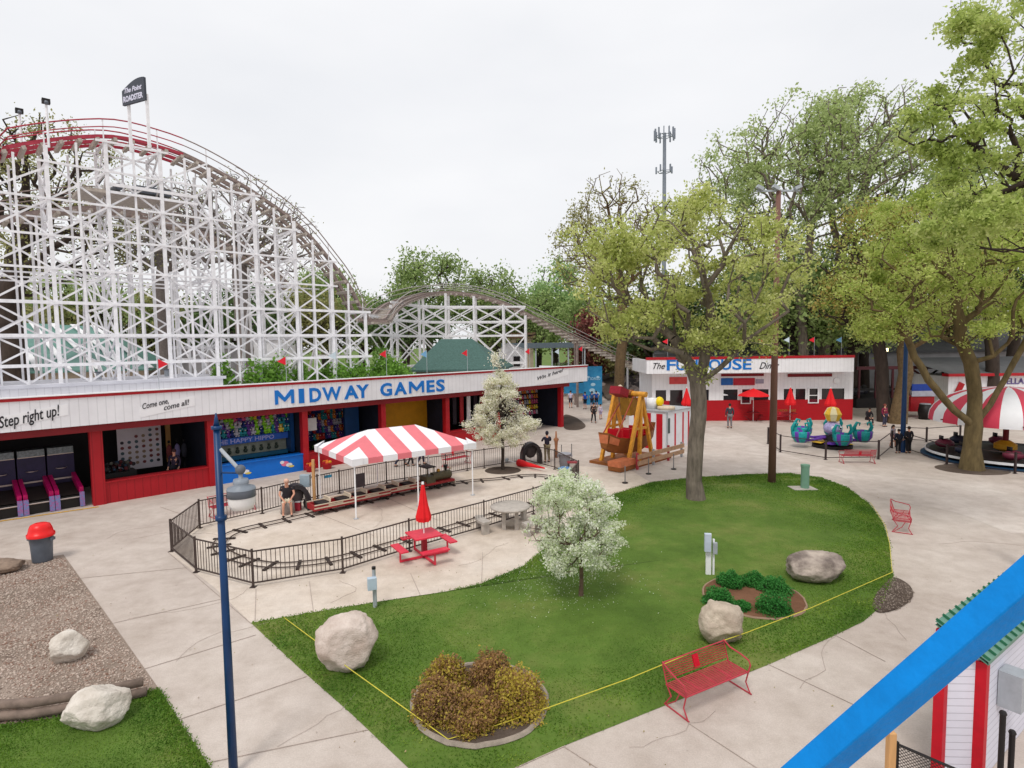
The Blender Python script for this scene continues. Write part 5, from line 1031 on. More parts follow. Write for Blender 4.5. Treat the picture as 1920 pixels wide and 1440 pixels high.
C=np.stack([rg.uniform(D(1040,700,80).x,D(1215,700,80).x,9000),rg.uniform(78,84,9000),rg.uniform(.2,3.6,9000)],-1); V,Fq=leafquads(C,.4,rg); o=npmesh('ground_cover',V,Fq,[L_DK,leafmat('flower_mix',[(190,120,120),(210,190,180),(60,110,60),(150,60,60)],.3)],(rg.random(9000)<.3).astype(int)); tag(o,'low mixed planting with pink and white flowers at the foot of the coaster slope','plants',kind='stuff')
# ---------------- FUNHOUSE ----------------
FH,FL=frame((1222,790),(1598,787)); t=thing('funhouse_stand','low white and red funhouse food stand with a blue lettered sign band','building',FH.o,FH.a)
fx=lambda px,py=740,off=0: FH.hit(px,py,off)
zt=fx(1400,668,-1)[1]; zb_=fx(1400,699,-1)[1]; zw=fx(1400,750)[1]; zh=fx(1400,729)[1]; xl,xr=0,FL
WF=siding('funhouse_siding',(234,233,236),False,.3,0,.85); RSF=siding('funhouse_red_siding',(176,10,26),True,.16,0,.8)
fx0,fx1=fx(1212,680,-1)[0],fx(1600,680,-1)[0]
b=MB(); b.bb(fx0,fx1,-1.1,-.95,zb_,zt-.2,WF); b.bb(fx0,fx0+.12,-.95,5.5,zb_,zt-.2,WF); b.bb(fx1-.12,fx1,-.95,5.5,zb_,zt-.2,WF); b.obj('sign_band',t)
b=MB(); b.bb(fx0-.04,fx1+.04,-1.14,-.9,zt-.197,zt,RED); b.obj('trim',t)
b=MB(); b.bb(fx0+.13,fx1-.13,-.94,5.5,zb_+.02,zb_+.2,WHITE); b.bb(fx0+.13,fx1-.13,-.94,5.5,zt-.5,zt-.4,RFG); b.obj('roof',t)
ops=[(1228,1250,.0),(1255,1281,'door'),(1305,1330,.0),(1355,1384,0),(1389,1407,'win'),(1412,1442,0),(1468,1488,0),(1490,1511,0),(1515,1534,'win'),(1539,1584,0)]
xs_=[0]; 
b=MB(); b2=MB()
segs=[]; cur=0
for p0,p1,k in ops:
    a_,c_=fx(p0)[0],fx(p1)[0]; segs.append((cur,a_)); cur=c_
segs.append((cur,xr))
for a_,c_ in segs: b.bb(a_,c_,0,.15,zw,zh,WF)
b.bb(xl,xr,0,.15,zh,zb_+.02,WF); b.bb(xl,xl+.15,.15,5.4,0,zb_,WF); b.bb(xr-.15,xr,.15,5.4,0,zb_,WF); b.bb(xl,xr,5.4,5.55,0,zb_,WF); b.obj('wall',t)
da,dc=fx(1255)[0],fx(1281)[0]
b.v=[]; b=MB(); b.bb(xl,da,-.02,.148,0,zw-.002,RSF); b.bb(dc,xr,-.02,.148,0,zw-.002,RSF); b.obj('wainscot',t)
GLS2=M('dark_window_glass',(40,34,38),.15,.1,3,spec=.6); 
for p0,p1,k in ops:
    a_,c_=fx(p0)[0],fx(p1)[0]; z0=0 if k=='door' else (fx(1400,757)[1] if k=='win' else zw)
    b=MB(); b.bb(a_+.03,c_-.03,.06,.08,(z0 if k!='win' else zw)+.01,zh-.01,GLS2); o=b.obj('door' if k=='door' else 'window',t)
    q_=MB(); fw=.07
    if k=='win':
        q_.bb(a_-.02,a_+fw,-.09,-.03,z0,zh+.04,WHITE); q_.bb(c_-fw,c_+.02,-.09,-.03,z0,zh+.04,WHITE); q_.bb(a_+fw,c_-fw,-.09,-.03,z0,z0+fw,WHITE); q_.bb(a_+fw,c_-fw,-.09,-.03,zh-.03,zh+.04,WHITE); q_.bb(a_+fw,c_-fw,-.09,-.03,(z0+zh)/2,(z0+zh)/2+.06,WHITE); q_.bb(a_+fw,c_-fw,-.06,-.04,z0+fw,zw,M('glass_red_dark',(100,20,40),.2))
    else: q_.bb(a_-.02,a_+.05,-.035,-.005,max(z0,zw),zh,WHITE); q_.bb(c_-.05,c_+.02,-.035,-.005,max(z0,zw),zh,WHITE); q_.bb(a_+.05,c_-.05,-.035,-.005,zh-.04,zh+.05,WHITE)
    q_.obj('frame',o)
def ft(s,p0,p1,size,m,z,off_=.0,shear=0,nm='letter'): a_,c_=fx(p0,680,-1.1)[0],fx(p1,680,-1.1)[0]; text(s,size,m,nm,t,(a_,-1.115,z),(R(90),0,0),off_,.015,shear,width=c_-a_)
zc=fx(1340,693,-1.1)[1]
for ch,p0,p1 in (('F',1250,1265),('U',1268,1285),('N',1288,1306),('H',1309,1326),('O',1329,1349),('U',1352,1369),('S',1373,1389),('E',1393,1407)): ft(ch,p0,p1+2,1.15,LB,zc,.022)
ft('The',1225,1247,.7,INK,zc+.1,.0,.4,'lettering'); ft('Diner',1424,1461,.75,INK,zc+.02,.0,.4,'lettering')
def fpanel(p0,p1,y0,y1,m,lab=None,nm='sign_panel',off=-.04,txt=None,tm=None):
    a_,z1=fx(p0,y0,off); c_,z0=fx(p1,y1,off); b=MB(); b.bb(a_,c_,off-.02,off,z0,z1,m); o=b.obj(nm,t)
    if txt: text(txt,(z1-z0)*.8,tm,'lettering',t,(a_+.1,off-.03,z0+(z1-z0)*.2),(R(90),0,0),.004,.004,width=c_-a_-.2)
fpanel(1352,1374,709,722,M('menu_blue',(30,90,160),.5)); fpanel(1375,1415,709,722,M('menu_red',(170,30,50),.5)); fpanel(1417,1432,711,719,M('menu_grey',(150,150,170),.5)); fpanel(1255,1288,707,720,M('menu_coral',(200,70,70),.5))
fpanel(1352,1432,701,705,DRED); fpanel(1477,1560,701,706,DRED)
a_,z_=fx(1568,714); b=MB(); b.lathe([(.25,0),(.25,.05),(.2,.07),(0,.07)],(0,0,0),WHITE,16); o=b.obj('clock',t); o.location=(a_,-.03,z_); o.rotation_euler=(R(90),0,0)
a_,c_=fx(1458,770)[0],fx(1492,770)[0]; text('ORDER HERE',.28,M('gold_letter',(170,120,60),.6),'lettering',t,(a_,-.04,fx(1470,772)[1]),(R(90),0,0),0,.005,width=c_-a_)
for i,(px,py,c) in enumerate([(1252,641,FR_),(1341,640,FR_),(1384,640,FB),(1432,638,FR_),(1480,638,FW),(1527,638,FR_),(1578,638,FB)]):
    names={'flag_red':'red','flag_pale':'white','flag_sky_blue':'sky blue'}[c.name]
    flag(px,py,0,FH,-.6,zt-.1,c,'',f'{names} pennant flag on the funhouse roof, '+['at its left end','left of the lawn tree crown','behind the lawn tree crown','left of the brown light pole','right of the brown light pole','between the two elm trunks','near its right end'][i],'pennants on the funhouse roof',-1)
# stand furniture
def umb_open(label,px,py,col,s=1.):
    p=G(px,py); t=thing('patio_umbrella',label,'umbrella',V3(p)); b=MB(); b.lathe([(1.25*s,2.05),(1.22*s,2.12),(.6*s,2.4),(.06,2.62),(0,2.66)],(0,0,0),col,8); b.obj('canopy',t); b=MB(); b.tube((0,0,0),(0,0,2.6),.025,WHITE,8); b.obj('pole',t)
    b=MB(); b.lathe([(0,.7),(.5,.7),(.5,.74),(0,.74)],(0,0,0),DRED,12); b.obj('table',t); 
    for k in range(4): b=MB(); a=k*1.57+.4; b.lathe([(0,.42),(.17,.42),(.17,.46),(0,.46)],(.8*math.cos(a),.8*math.sin(a),0),DRED,8); b.bar((.8*math.cos(a),.8*math.sin(a),.42),(.3*math.cos(a),.3*math.sin(a),.05),.04,.04,DRED); b.obj('seat',t)
    return t
umb_open('open bright red patio umbrella in front of the funhouse windows',1412,790,UR); umb_open('white patio umbrella right of the lawn tree trunk',1349,786,WHITE,.85)
def umb_closed(label,px,py): p=G(px,py); t=thing('patio_umbrella',label,'umbrella',V3(p)); closed_umb(t,1.35,2.75,.36); b=MB(); b.lathe([(0,.7),(.5,.7),(.5,.74),(0,.74)],(0,0,0),DRED,12); b.obj('table',t)
umb_closed('closed red patio umbrella left of the funhouse clock',1481,792); umb_closed('closed red patio umbrella directly behind the octopus ride crown',1556,795); umb_closed('closed red patio umbrella behind the lawn tree trunk',1287,792)
# ---------------- grey hall and red/white building right ----------------
t=thing('grey_hall','long grey hall with a dark sloping roof behind the trees','building'); xa,xb=D(1225,700,62).x,D(2150,700,62).x; ze=D(1700,657,62).z; zr=D(1700,604,70).z; zu=D(1700,588,71).z
b=MB(); b.bb(xa,xb,62,62.3,0,ze,GRY); b.obj('wall',t); b=MB(); b.add([(xa,61.6,ze),(xb,61.6,ze),(xb,70,zr),(xa,70,zr)],[(0,1,2,3)],RFG); b.bb(xa,xb,61.5,61.7,ze-.25,ze-.01,M('gutter_grey',(70,70,72),.6)); b.obj('roof',t)
b=MB(); b.bb(xa,xb,70,70.3,0,zu,BRICK); b.bb(xa,xb,69.6,70.4,zu,zu+.35,WHITE); b.obj('upper_wall',t)
for k in range(12): b=MB(); x=D(1500+k*52,610,69.9).x; b.bb(x,x+1.6,69.9,69.97,zr+.25,zu-.25,M('bay_dark_green',(60,74,66),.7)); b.obj('window',t)
t=thing('red_trim_building','white building with red trimmed grey roof behind the striped ride canopy','building'); xa,xb=D(1777,750,50).x,D(2050,750,50).x; ze=D(1800,700,50).z
b=MB(); b.bb(xa,xb,50,56,0,ze-.25,WF); b.obj('wall',t); b=MB(); b.bb(xa-.3,xb,49.6,50.4,ze-.248,ze,RED); b.add([(xa-.3,49.6,ze),(xb,49.6,ze),(xb,56,ze+1.2),(xa-.3,56,ze+1.2)],[(0,1,2,3)],RFG); b.obj('roof',t)
text('ELLA',.7,M('letter_purple',(96,80,140),.5),'lettering',t,(D(1888,716,49.9).x,49.95,D(1888,720,49.9).z),(R(90),0,0),.01,.01)
b=MB(); b.bar((D(1794,740,49.9).x,49.9,D(1794,738,49.9).z),(D(1804,718,49.9).x,49.9,D(1804,718,49.9).z),.5,.06,RED,up=(0,1,0)); b.obj('decal',t)
# covered dark ride
t=thing('covered_thrill_ride','dark covered ride with maroon roof trusses right of the funhouse','ride'); MAR=M('truss_maroon',(84,40,46),.6); xa,xb=D(1606,750,54).x,D(1775,750,54).x; z1=D(1650,690,54).z; z0=D(1650,752,54).z
b=MB(); b.bb(xa,xb,54,60,0,.9,BLACK); b.obj('base',t)
for x in np.linspace(xa+.3,xb-.3,6): b=MB(); b.bar((x,54.2,.9),(x,54.2,z1),.16,.16,MAR,up=(0,1,0)); b.obj('post',t)
b=MB(); b.bar((xa,54.2,z1),(xb,54.2,z1),.2,.3,MAR); b.bar((xa,54.2,z1-2),(xb,54.2,z1-2),.14,.2,BLACK); b.bar((xa+5,54.2,z1),(xa+8,54.2,z1-2),.14,.14,MAR); b.bar((xa+8,54.2,z1),(xa+5,54.2,z1-2),.14,.14,BLACK); b.obj('truss',t)
rr=random.Random(8); C1=M('car_black_grey',(70,70,78),.5,.4,9)
for k in range(7):
    b=MB(); x=xa+.8+k*(xb-xa-1.6)/6; y=55.2+(k%2)*1.1; b.ball((x,y,1.45),.5,C1,8,(1.1,1,.8)); b.ball((x,y-.2,1.75),.28,BLACK,8); b.obj('ride_car',t)
t=thing('ticket_trailer','trailer with blue and white signboard beside the far blue pole','trailer'); xa,xb=D(1708,750,47).x,D(1752,750,47).x
b=MB(); b.bb(xa,xb,47,48.6,.5,1.7,RED); b.obj('body',t); b=MB(); b.bb(xa,xb,46.9,46.98,2.2,2.75,M('sign_royal_blue',(30,70,170),.5)); b.bb(xa,xb,46.9,46.98,1.75,2.19,M('sign_grey_white',(190,190,205),.5)); b.obj('sign_panel',t)
b=MB(); p=G(1735,790); 
t=thing('black_barrel','tall black barrel bin with pale lid beside the trailer','barrel',V3(G(1734,786))); b=MB(); b.lathe([(0,0),(.42,0),(.5,.6),(.42,1.2),(0,1.2)],(0,0,0),BLACK,14); b.obj('body',t,True); b=MB(); b.lathe([(0,1.2),(.38,1.2),(.38,1.26),(0,1.27)],(0,0,0),LGREY,14); b.obj('lid',t)
# ---------------- red/white dome ride ----------------
c=G(1884,860); t=thing('domed_spinning_ride','kiddie spinning ride under a large red and white striped dome canopy','ride',V3(c)); rc=3.4; zrim=2.15; ztp=3.85
TPK=M('dome_red',(206,60,84),.6,.05,2)
b=MB(); pr=[(rc*math.cos(a)**.9,zrim+(ztp-zrim)*math.sin(a)) for a in np.linspace(.0,math.pi/2-.001,9)]; pr[-1]=(0,ztp); b.lathe(pr,(0,0,0),TW,48,[TPK,TPK,TW,TW]); b.lathe([(rc,zrim-.16),(rc,zrim)],(0,0,0),TW,48,[TPK,TPK,TW,TW]); b.obj('canopy',t,True)
b=MB(); b.tube((0,0,0),(0,0,ztp),.13,DRED,12); b.lathe([(.2,1.0),(.5,.8),(.5,.55),(.2,.4)],(0,0,0),YEL,14); b.obj('mast',t)
b=MB(); b.lathe([(0,.32),(3.3,.32),(3.45,.42),(3.45,.22),(3.2,.12),(0,.12)],(0,0,0),BLACK,40); b.lathe([(3.46,.24),(3.5,.24),(3.5,.36),(3.46,.36)],(0,0,0),WHITE,40); b.obj('platform',t)
b=MB(); b.lathe([(0,.1),(3.7,.1),(3.7,0)],(0,0,0),M('base_blue',(20,60,90),.6),40); b.obj('base',t)
for k in range(8):
    a=k*math.pi/4+.2; x,y=2.6*math.cos(a),2.6*math.sin(a); q=MB(); q.ball((x,y,.62),.42,[M('boat_navy',(34,40,60),.5),M('boat_maroon',(110,40,60),.5)][k%2],10,(1.2,.9,.6)); q.bar((x-.2,y,.8),(x-.2,y,1.05),.04,.3,BLACK); q.obj('boat',t,True)
for k in range(6): a=k*math.pi/3; q=MB(); q.bar((0,0,2.1),(3.5*math.cos(a),3.5*math.sin(a),zrim),.05,.05,DRED); q.obj('strut',t)
# ---------------- octopus ride ----------------
c=G(1560,838); t=thing('octopus_ride','small teal and purple octopus kiddie ride with a yellow crown','ride',V3(c)); TEAL=M('octo_teal',(20,150,150),.4,.25,8); PRP=M('octo_purple',(100,56,160),.4,.2,8); YLW=M('octo_yellow',(226,180,50),.4,.15,8); LV=M('octo_lilac',(180,170,215),.4,.2,8)
b=MB(); b.lathe([(0,.0),(1.1,0),(1.1,.18),(.5,.3),(.4,.7),(0,.7)],(0,0,0),BLACK,20); b.obj('base',t)
for k in range(6):
    a=R(-60+k*60); d=Vector((math.cos(a),math.sin(a),0)); q_=Vector((-d.y,d.x,0)); q=MB(); q.add([d*.3+q_*.15+Vector((0,0,.42)),d*.3-q_*.15+Vector((0,0,.42)),d*.9-q_*.42+Vector((0,0,.3)),d*1.35+Vector((0,0,.34)),d*.9+q_*.42+Vector((0,0,.3))],[(0,1,2,3,4)],[YLW,PRP][k%2]); q.obj('petal',t)
q=MB(); q.ball((0,0,1.15),.5,LV,14,(1,1,.8)); q.ball((-.2,-.42,1.2),.13,WHITE,8); q.ball((.2,-.42,1.2),.13,WHITE,8); q.ball((-.2,-.53,1.2),.06,BLACK,6); q.ball((.2,-.53,1.2),.06,BLACK,6); q.obj('head',t,True)
q=MB(); q.lathe([(.2,1.55),(.34,1.6),(.5,2.0),(.32,2.35),(.12,2.42),(0,2.42)],(0,0,0),YLW,8,[YLW,M('crown_cream',(226,214,170),.5)]); q.obj('crown',t)
tubs=[(R(180),1.9),(R(-5),1.75),(R(-92),1.15),(R(120),1.9),(R(60),1.9)]
for a,r in tubs:
    x,y=r*math.cos(a),r*math.sin(a); q=MB(); q.lathe([(0,.3),(.3,.32),(.5,.6),(.54,.95),(.48,1.0),(.44,.62),(0,.5)],(x,y,0),TEAL,14,[TEAL,TEAL,PRP]); q.obj('tub',t,True)
    q=MB(); q.path([(.4*math.cos(a),.4*math.sin(a),.6),(r*.6*math.cos(a),r*.6*math.sin(a),.45),(x,y,.4)],[.1,.08,.08],PRP,6); q.obj('arm',t)
    for s in(-1,1,):
        q=MB(); z=1.0; q.path([(x+s*.42,y+.1,.8),(x+s*.52,y,1.2),(x+s*.4,y-.05,1.5),(x+s*.22,y-.05,1.45),(x+s*.25,y-.05,1.3)],[.12,.1,.08,.06,.03],TEAL,8); q.obj('tentacle',t,True)
PK=M('fence_post_dark',(56,44,44),.5)
def wire(label,pts,h=1.0): return fence(label,pts,h,.6,'low_fence',PK,False,pr=.04)
wire('low dark post fence in front of the octopus ride',[(1440,832),(1463,848),(1548,862),(1647,861),(1672,840)])
wire('low dark post fence around the striped dome ride',[(1686,846),(1704,846),(1775,871),(1903,888),(1960,895)])
wire('low dark post fence behind the domed ride',[(1672,826),(1737,829),(1800,824)],.9)
# ---------------- swinging ship ----------------
SA=MW.a; o_=G(1178,866); t=thing('swinging_ship_ride','small wooden swinging ship ride with ochre A frames and red seats','ride',V3(o_),SA); OC=M('frame_ochre',(214,150,52),.5,.2,6); HB=M('hull_brown',(140,84,40),.6,.2,4,aniso=(1,1,5)); SAL=M('hull_salmon',(206,120,80),.6,.15,4); OLH=M('mast_olive',(166,122,40),.6,.15,4); SRD=M('seat_red',(190,12,34),.5,.1,5)
zap=3.75
for y in(-.75,.95):
    for x in(-1.15,-.1,1.2):
        b=MB(); b.bar((x,y+(.0),.1),(.1,y,zap),.17,.17,OC,up=(0,1,0)); b.obj('frame_leg',t)
    b=MB(); b.bar((-.5,y,1.9),(.62,y,1.9),.1,.12,OC); b.obj('frame_tie',t)
b=MB(); b.tube((.1,-1.05,zap-.05),(.1,1.2,zap-.05),.15,OC,12); b.tube((.1,-.2,zap-.05),(.1,.1,zap-.05),.22,HB,12); b.obj('axle',t)
b=MB(); st=[(-2.2,.35,1.05,1.85),(-1.5,.5,.72,1.55),(-.5,.56,.55,1.4),(.7,.56,.55,1.4),(1.6,.5,.75,1.6),(2.25,.3,1.15,1.95)]
vs=[]; 
for x,wd,z0,z1 in st: vs+=[(x,-wd,z1),(x,-wd*.5,z0),(x,wd*.5,z0),(x,wd,z1)]
fs=[]
for i in range(5):
    k=i*4; fs+=[(k,k+1,k+5,k+4),(k+1,k+2,k+6,k+5),(k+2,k+3,k+7,k+6)]
fs+=[(3,2,1,0),(20,21,22,23)]; b.add(vs,fs,HB); b.add([Vector(v)+Vector((0,0,-.3 if i%4 in(0,3) else .2)) for i,v in enumerate(vs)],[tuple(reversed(f)) for f in [(4*i+1,4*i+2,4*i+6,4*i+5) for i in range(5)]],HB); b.obj('hull',t)
b=MB(); b.add([(-2.15,-.36,1.72),(-1.5,-.505,1.46),(-1.5,-.42,1.12),(-2.15,-.3,1.32)],[(3,2,1,0)],SAL); b.add([(-2.215,.3,1.75),(-2.215,-.3,1.75),(-2.2,-.25,1.3),(-2.2,.25,1.3)],[(0,1,2,3)],SAL); b.obj('bow_panel',t)
for k,x in enumerate((-1.2,-.55,.1,.75,1.35)):
    b=MB(); b.box((x,0,1.55+abs(x)*.08),(.12,.9,.55),SRD); b.box((x-.2,0,1.38),(.35,.9,.1),SRD); b.obj('seat',t)
for s in(-1,1):
    for x in(-1.75,1.85): b=MB(); b.bar((x,s*.45,1.6),(.1,s*.3,zap-.1),.05,.05,M('arm_rust',(170,80,60),.5)); b.obj('hanger',t)
b=MB(); b.add([(-.35,-.32,zap-.25),(.55,-.32,zap-.25),(.4,-.32,zap-1.15),(-.2,-.32,zap-1.2)],[(3,2,1,0)],OLH); b.add([(-.35,.32,zap-.25),(.55,.32,zap-.25),(.4,.32,zap-1.15),(-.2,.32,zap-1.2)],[(0,1,2,3)],OLH); b.add([(-.35,-.32,zap-.25),(-.35,.32,zap-.25),(-.2,.32,zap-1.2),(-.2,-.32,zap-1.2)],[(0,3,2,1)],OLH); b.obj('mast_housing',t)
b=MB(); b.box((-.85,0,zap+.12),(.75,.7,.4),M('crest_red',(140,16,36),.6,.3,16),tilt=Matrix.Rotation(.35,3,'Y')); b.ball((-.75,0,zap+.36),.13,CRM,8); b.obj('crest',t)
b=MB(); b.box((-1.9,-.9,.38),(1.3,.8,.3),SAL,tilt=Matrix.Rotation(-.08,3,'X')); b.box((-1.9,-.9,.14),(1.3,.75,.22),HB); b.obj('step',t)
b=MB(); b.bb(-1.6,2.4,-1.2,1.4,.0,.14,HB); b.obj('platform',t)
t=thing('plank_barrier','weathered plank barrier along the front of the ship ride','barrier',V3(o_),SA)
for z in(.22,.55): b=MB(); b.bb(-1.4,3.2,-1.55,-1.5,z,z+.22,M('plank_tan',(176,140,112),.8,.2,5)); b.obj('plank',t)
for k,x in enumerate((-1.3,.2,1.7,3.1)): b=MB(); b.bb(x-.05,x+.05,-1.48,-1.38,0,.85,[BRED,LGREY][k%2]); b.obj('post',t)
# ---------------- striped concession stand ----------------
Cn=G(1248,845); Cr=G(1296,833); ra=math.atan2((Cr-Cn).y,(Cr-Cn).x); Wd=(Cr-Cn).length; t=thing('striped_stand','small red and white striped booth with tubs on its flat roof','booth',V3(Cn),ra)
Dp=2.6; zt=2.28; WH2=M('booth_white',(224,224,230),.5,.05,2)
b=MB(); b.bb(0,Wd,0,Dp,0,zt,WH2); b.obj('wall',t); b=MB(); b.bb(-.06,Wd+.06,-.06,Dp+.06,zt+.002,zt+.08,M('booth_roof',(170,172,176),.7)); b.obj('roof',t)
for k in range(3):
    y=.22+k*.8; b=MB(); b.bb(-.016,-.003,y,y+.42,.0,zt-.12,SRD); b.obj('stripe',t)
for x in(.62,1.2,1.62,):
    b=MB(); b.bb(x*Wd/1.9,x*Wd/1.9+.16,-.012,-.003,.0,zt-.15,SRD); b.obj('stripe',t)
b=MB(); b.bb(.15,.45,-.02,-.004,1.0,1.9,M('menu_dark',(70,84,84),.5)); b.obj('menu_board',t)
b=MB(); b.tube((.1,-.05,0),(.1,-.05,zt),.03,LGREY,6); b.obj('downpipe',t)
tw=lambda x,y: tuple(Cn+Vector((x*math.cos(ra)-y*math.sin(ra),x*math.sin(ra)+y*math.cos(ra),zt+.08)))
def onroof(nm,lab,cat,x,y,fn): t_=thing(nm,lab,cat,tw(x,y),ra); b=MB(); fn(b); b.obj('body',t_,True)
onroof('white_drum','large white drum at the left of the striped booth roof','drum',.45,2.0,lambda b:b.lathe([(0,0),(.42,0),(.42,.85),(.3,.95),(0,.97)],(0,0,0),WHITE,16,[WHITE,WHITE,M('drum_lilac',(205,195,215),.5)]))
onroof('white_box_cooler','white square cooler beside the drum on the booth roof','cooler',.5,1.25,lambda b:b.box((0,0,.34),(.5,.5,.66),WHITE))
onroof('yellow_dome','yellow rounded vent cap on the booth roof','vent',.75,.9,lambda b:b.ball((0,0,.46),.26,M('cap_yellow',(236,206,20),.4),12,(1,1,1.15)))
onroof('cream_tray','flat cream air unit at the front of the booth roof','air unit',.75,.45,lambda b:b.lathe([(0,0),(.5,0),(.55,.12),(.5,.2),(0,.2)],(0,0,0),CRM,14))
# ---------------- poles, tower ----------------
p=G(1447,905); t=thing('wood_light_pole','tall brown round pole carrying white floodlights at the top edge of the lawn','light pole',V3(p)); zt=D(1452,358,p.y).z; BP=M('pole_brown',(118,84,74),.7,.15,4,aniso=(1,1,.2))
b=MB(); b.tube((0,0,0),(.06,0,zt),.17,BP,16,.1); b.obj('pole',t,True); b=MB(); b.bar((-.9,0,zt),(1.0,0,zt),.08,.08,LGREY); b.obj('crossarm',t)
for x in(-.8,-.1,.85): b=MB(); b.box((x,-.1,zt+.12),(.3,.2,.14),LGREY,tilt=Matrix.Rotation(.5 if x<0 else -.4,3,'Y')); b.obj('floodlight',t)
p=G(1692,848); t=thing('lamp_pole','dark blue pole standing between the octopus ride and the domed ride','street lamp',V3(p)); b=MB(); zt=D(1694,600,p.y).z; b.tube((0,0,0),(0,0,zt),.14,NV,12,.1); b.obj('pole',t); b=MB(); b.box((0,-.16,.85),(.3,.06,.16),WHITE); b.obj('tag_plate',t); b=MB(); b.path([(0,0,zt),(0,-.3,zt+.1),(0,-.6,zt)],.04,NV,6); b.obj('arm',t)
p=G(1928,1075); t=thing('lamp_pole','blue pole at the right photo edge with a blue cloth banner','street lamp',V3(p)); zt=3.5; b=MB(); b.tube((0,0,0),(0,0,zt),.1,NV,12); b.obj('pole',t); b=MB(); b.add([(-.12,0,2.5),(-.02,0,2.6),(-.02,.0,1.6),(-.15,.05,1.75)],[(0,3,2,1)],FB); b.obj('banner',t)
EM=bpy.data.materials.new('lamp_glow'); EM.use_nodes=True; EM.node_tree.nodes['Principled BSDF'].inputs['Emission Color'].default_value=(1,.75,.4,1); EM.node_tree.nodes['Principled BSDF'].inputs['Emission Strength'].default_value=3
p=G(1651,772); t=thing('lit_lamp','lit amber lamp on a thin pole in front of the grey hall','street lamp',V3(p)); z=D(1651,656,p.y).z; b=MB(); b.tube((0,0,0),(0,0,z),.06,GREY,8); b.obj('pole',t); b=MB(); b.box((0,-.1,z),(.7,.3,.28),EM); b.obj('lamp',t)
t=thing('cell_tower','grey cell tower monopole with antenna clusters against the sky','tower',(D(1244,640,140).x,140,0)); zt=D(1244,250,140).z; TG=M('tower_grey',(128,134,146),.6,.1,1)
b=MB(); b.tube((0,0,0),(0,0,zt),.6,TG,12,.38); b.obj('mast',t)
for zz,rr_,n in((zt-.6,2.3,12),(D(1244,322,140).z,1.9,5)):
    b=MB(); b.path([(rr_*.85*math.cos(i*math.pi/3),rr_*.85*math.sin(i*math.pi/3),zz) for i in range(6)],.09,TG,5,True)
    for i in range(3): b.bar((0,0,zz),(rr_*.85*math.cos(i*2.1),rr_*.85*math.sin(i*2.1),zz),.12,.12,TG)
    b.obj('antenna_mount',t)
    for i in range(n): a=i*2*math.pi/n+.2; q=MB(); q.box((rr_*math.cos(a),rr_*math.sin(a),zz+(.3 if n>6 else .5)),(.36,.22,2.4 if n>6 else 1.6),TG,rz=a); q.obj('antenna',t)
t=thing('white_pole','thin white pole behind the slim tree','pole',(D(1177,640,66).x,66,0)); b=MB(); b.tube((0,0,0),(0,0,D(1177,585,66).z),.13,WHITE,8); b.obj('shaft',t)
# ---------------- near rail and booth ----------------
RB=M('rail_blue_paint',(0,122,200),.5,.12,14,.12,bscale=90,spec=.15)
A=D(1526,1440,.9); Bq=D(1920,1101,.828); dd=(Bq-A); b=MB(); up=Vector((.12,-.38,.95))
nh=dd.normalized().cross(Vector((0,0,1))).normalized(); nh=nh if nh.dot(A)<0 else -nh; b.bar(A-dd*.8,Bq+dd*1.2,.04,.05,RB,up=Vector((0,0,1))*math.cos(R(20))+nh*math.sin(R(20))); o=b.obj('handrail',None,bevel=.004); t=thing('stair_railing','bright blue painted stair railing crossing the lower right corner close to the camera','railing',V3(A-dd*.8)); o.parent=t; o.location=-(A-dd*.8); o.name='top_rail'
q=MB(); e=A-dd*.75; q.bar((e.x,e.y,e.z-.06),(e.x,e.y,e.z-1.1),.09,.09,RB,up=(0,1,0)); o2=q.obj('baluster',t); o2.location=-(A-dd*.8)
E_=G(1856,1240,1.95); E2=G(1935,1168,1.95); Rg=G(1756,1163,2.5); xd=(E2-E_).normalized(); ba=math.atan2(xd.y,xd.x); t=thing('siding_booth','white siding booth with red corner boards and ribbed green roof at the lower right','booth',(E_.x,E_.y,0),ba); rl=Matrix.Rotation(-ba,3,'Z')@(Rg-E_)
dpt=rl.y; LN=4.; GM=M('green_ribbed_metal',(96,140,122),.4,.1,3,metal=.1); GR=M('roof_rib_green',(20,96,66),.4); SD=siding('booth_siding',(214,214,226),True,.11,0,.7)
b=MB(); sh=rl.x; b.add([(-.05,0,1.95),(LN,0,1.95),(LN+sh,dpt,2.5),(sh-.05,dpt,2.5)],[(0,1,2,3)],GM); b.add([(-.05,0,1.9),(LN,0,1.9),(LN+sh,dpt,2.45),(sh-.05,dpt,2.45)],[(3,2,1,0)],GM); b.add([(-.05,0,1.9),(LN,0,1.9),(LN,0,1.95),(-.05,0,1.95)],[(0,1,2,3)],GM)
k=0
while k*.23<LN: x=k*.23; b.bar((x,0,1.97),(x+sh,dpt,2.52),.022,.035,GR); k+=1
b.obj('roof',t)
i_=.1; b=MB(); b.add([(.06,i_,0),(LN,i_,0),(LN,i_,1.93),(.06,i_,1.93),(.06+sh*.9,dpt*.92,0),(.06+sh*.9,dpt*.92,2.4)],[(0,1,2,3),(4,0,3,5)],SD); b.obj('wall',t)
for q0,zz in(((.06,i_),1.9),((.06+sh*.9,dpt*.92),2.36)): b=MB(); b.box((q0[0]-.01,q0[1]-.01,zz/2),(.13,.13,zz),SRD); b.obj('corner_post',t)
b=MB(); b.box((.9,-.05,1.25),(.32,.28,.55),LGREY); b.obj('meter_box',t)
p=G(1667,1500); pt=D(1667,1372,p.y); t=thing('wood_post','tan wooden post beside the black chain link fence under the blue railing','post',V3(p)); b=MB(); b.box((0,0,pt.z/2),(.1,.1,pt.z),M('post_tan',(196,150,100),.7,.15,6,aniso=(1,1,.2))); b.obj('shaft',t,bevel=.01)
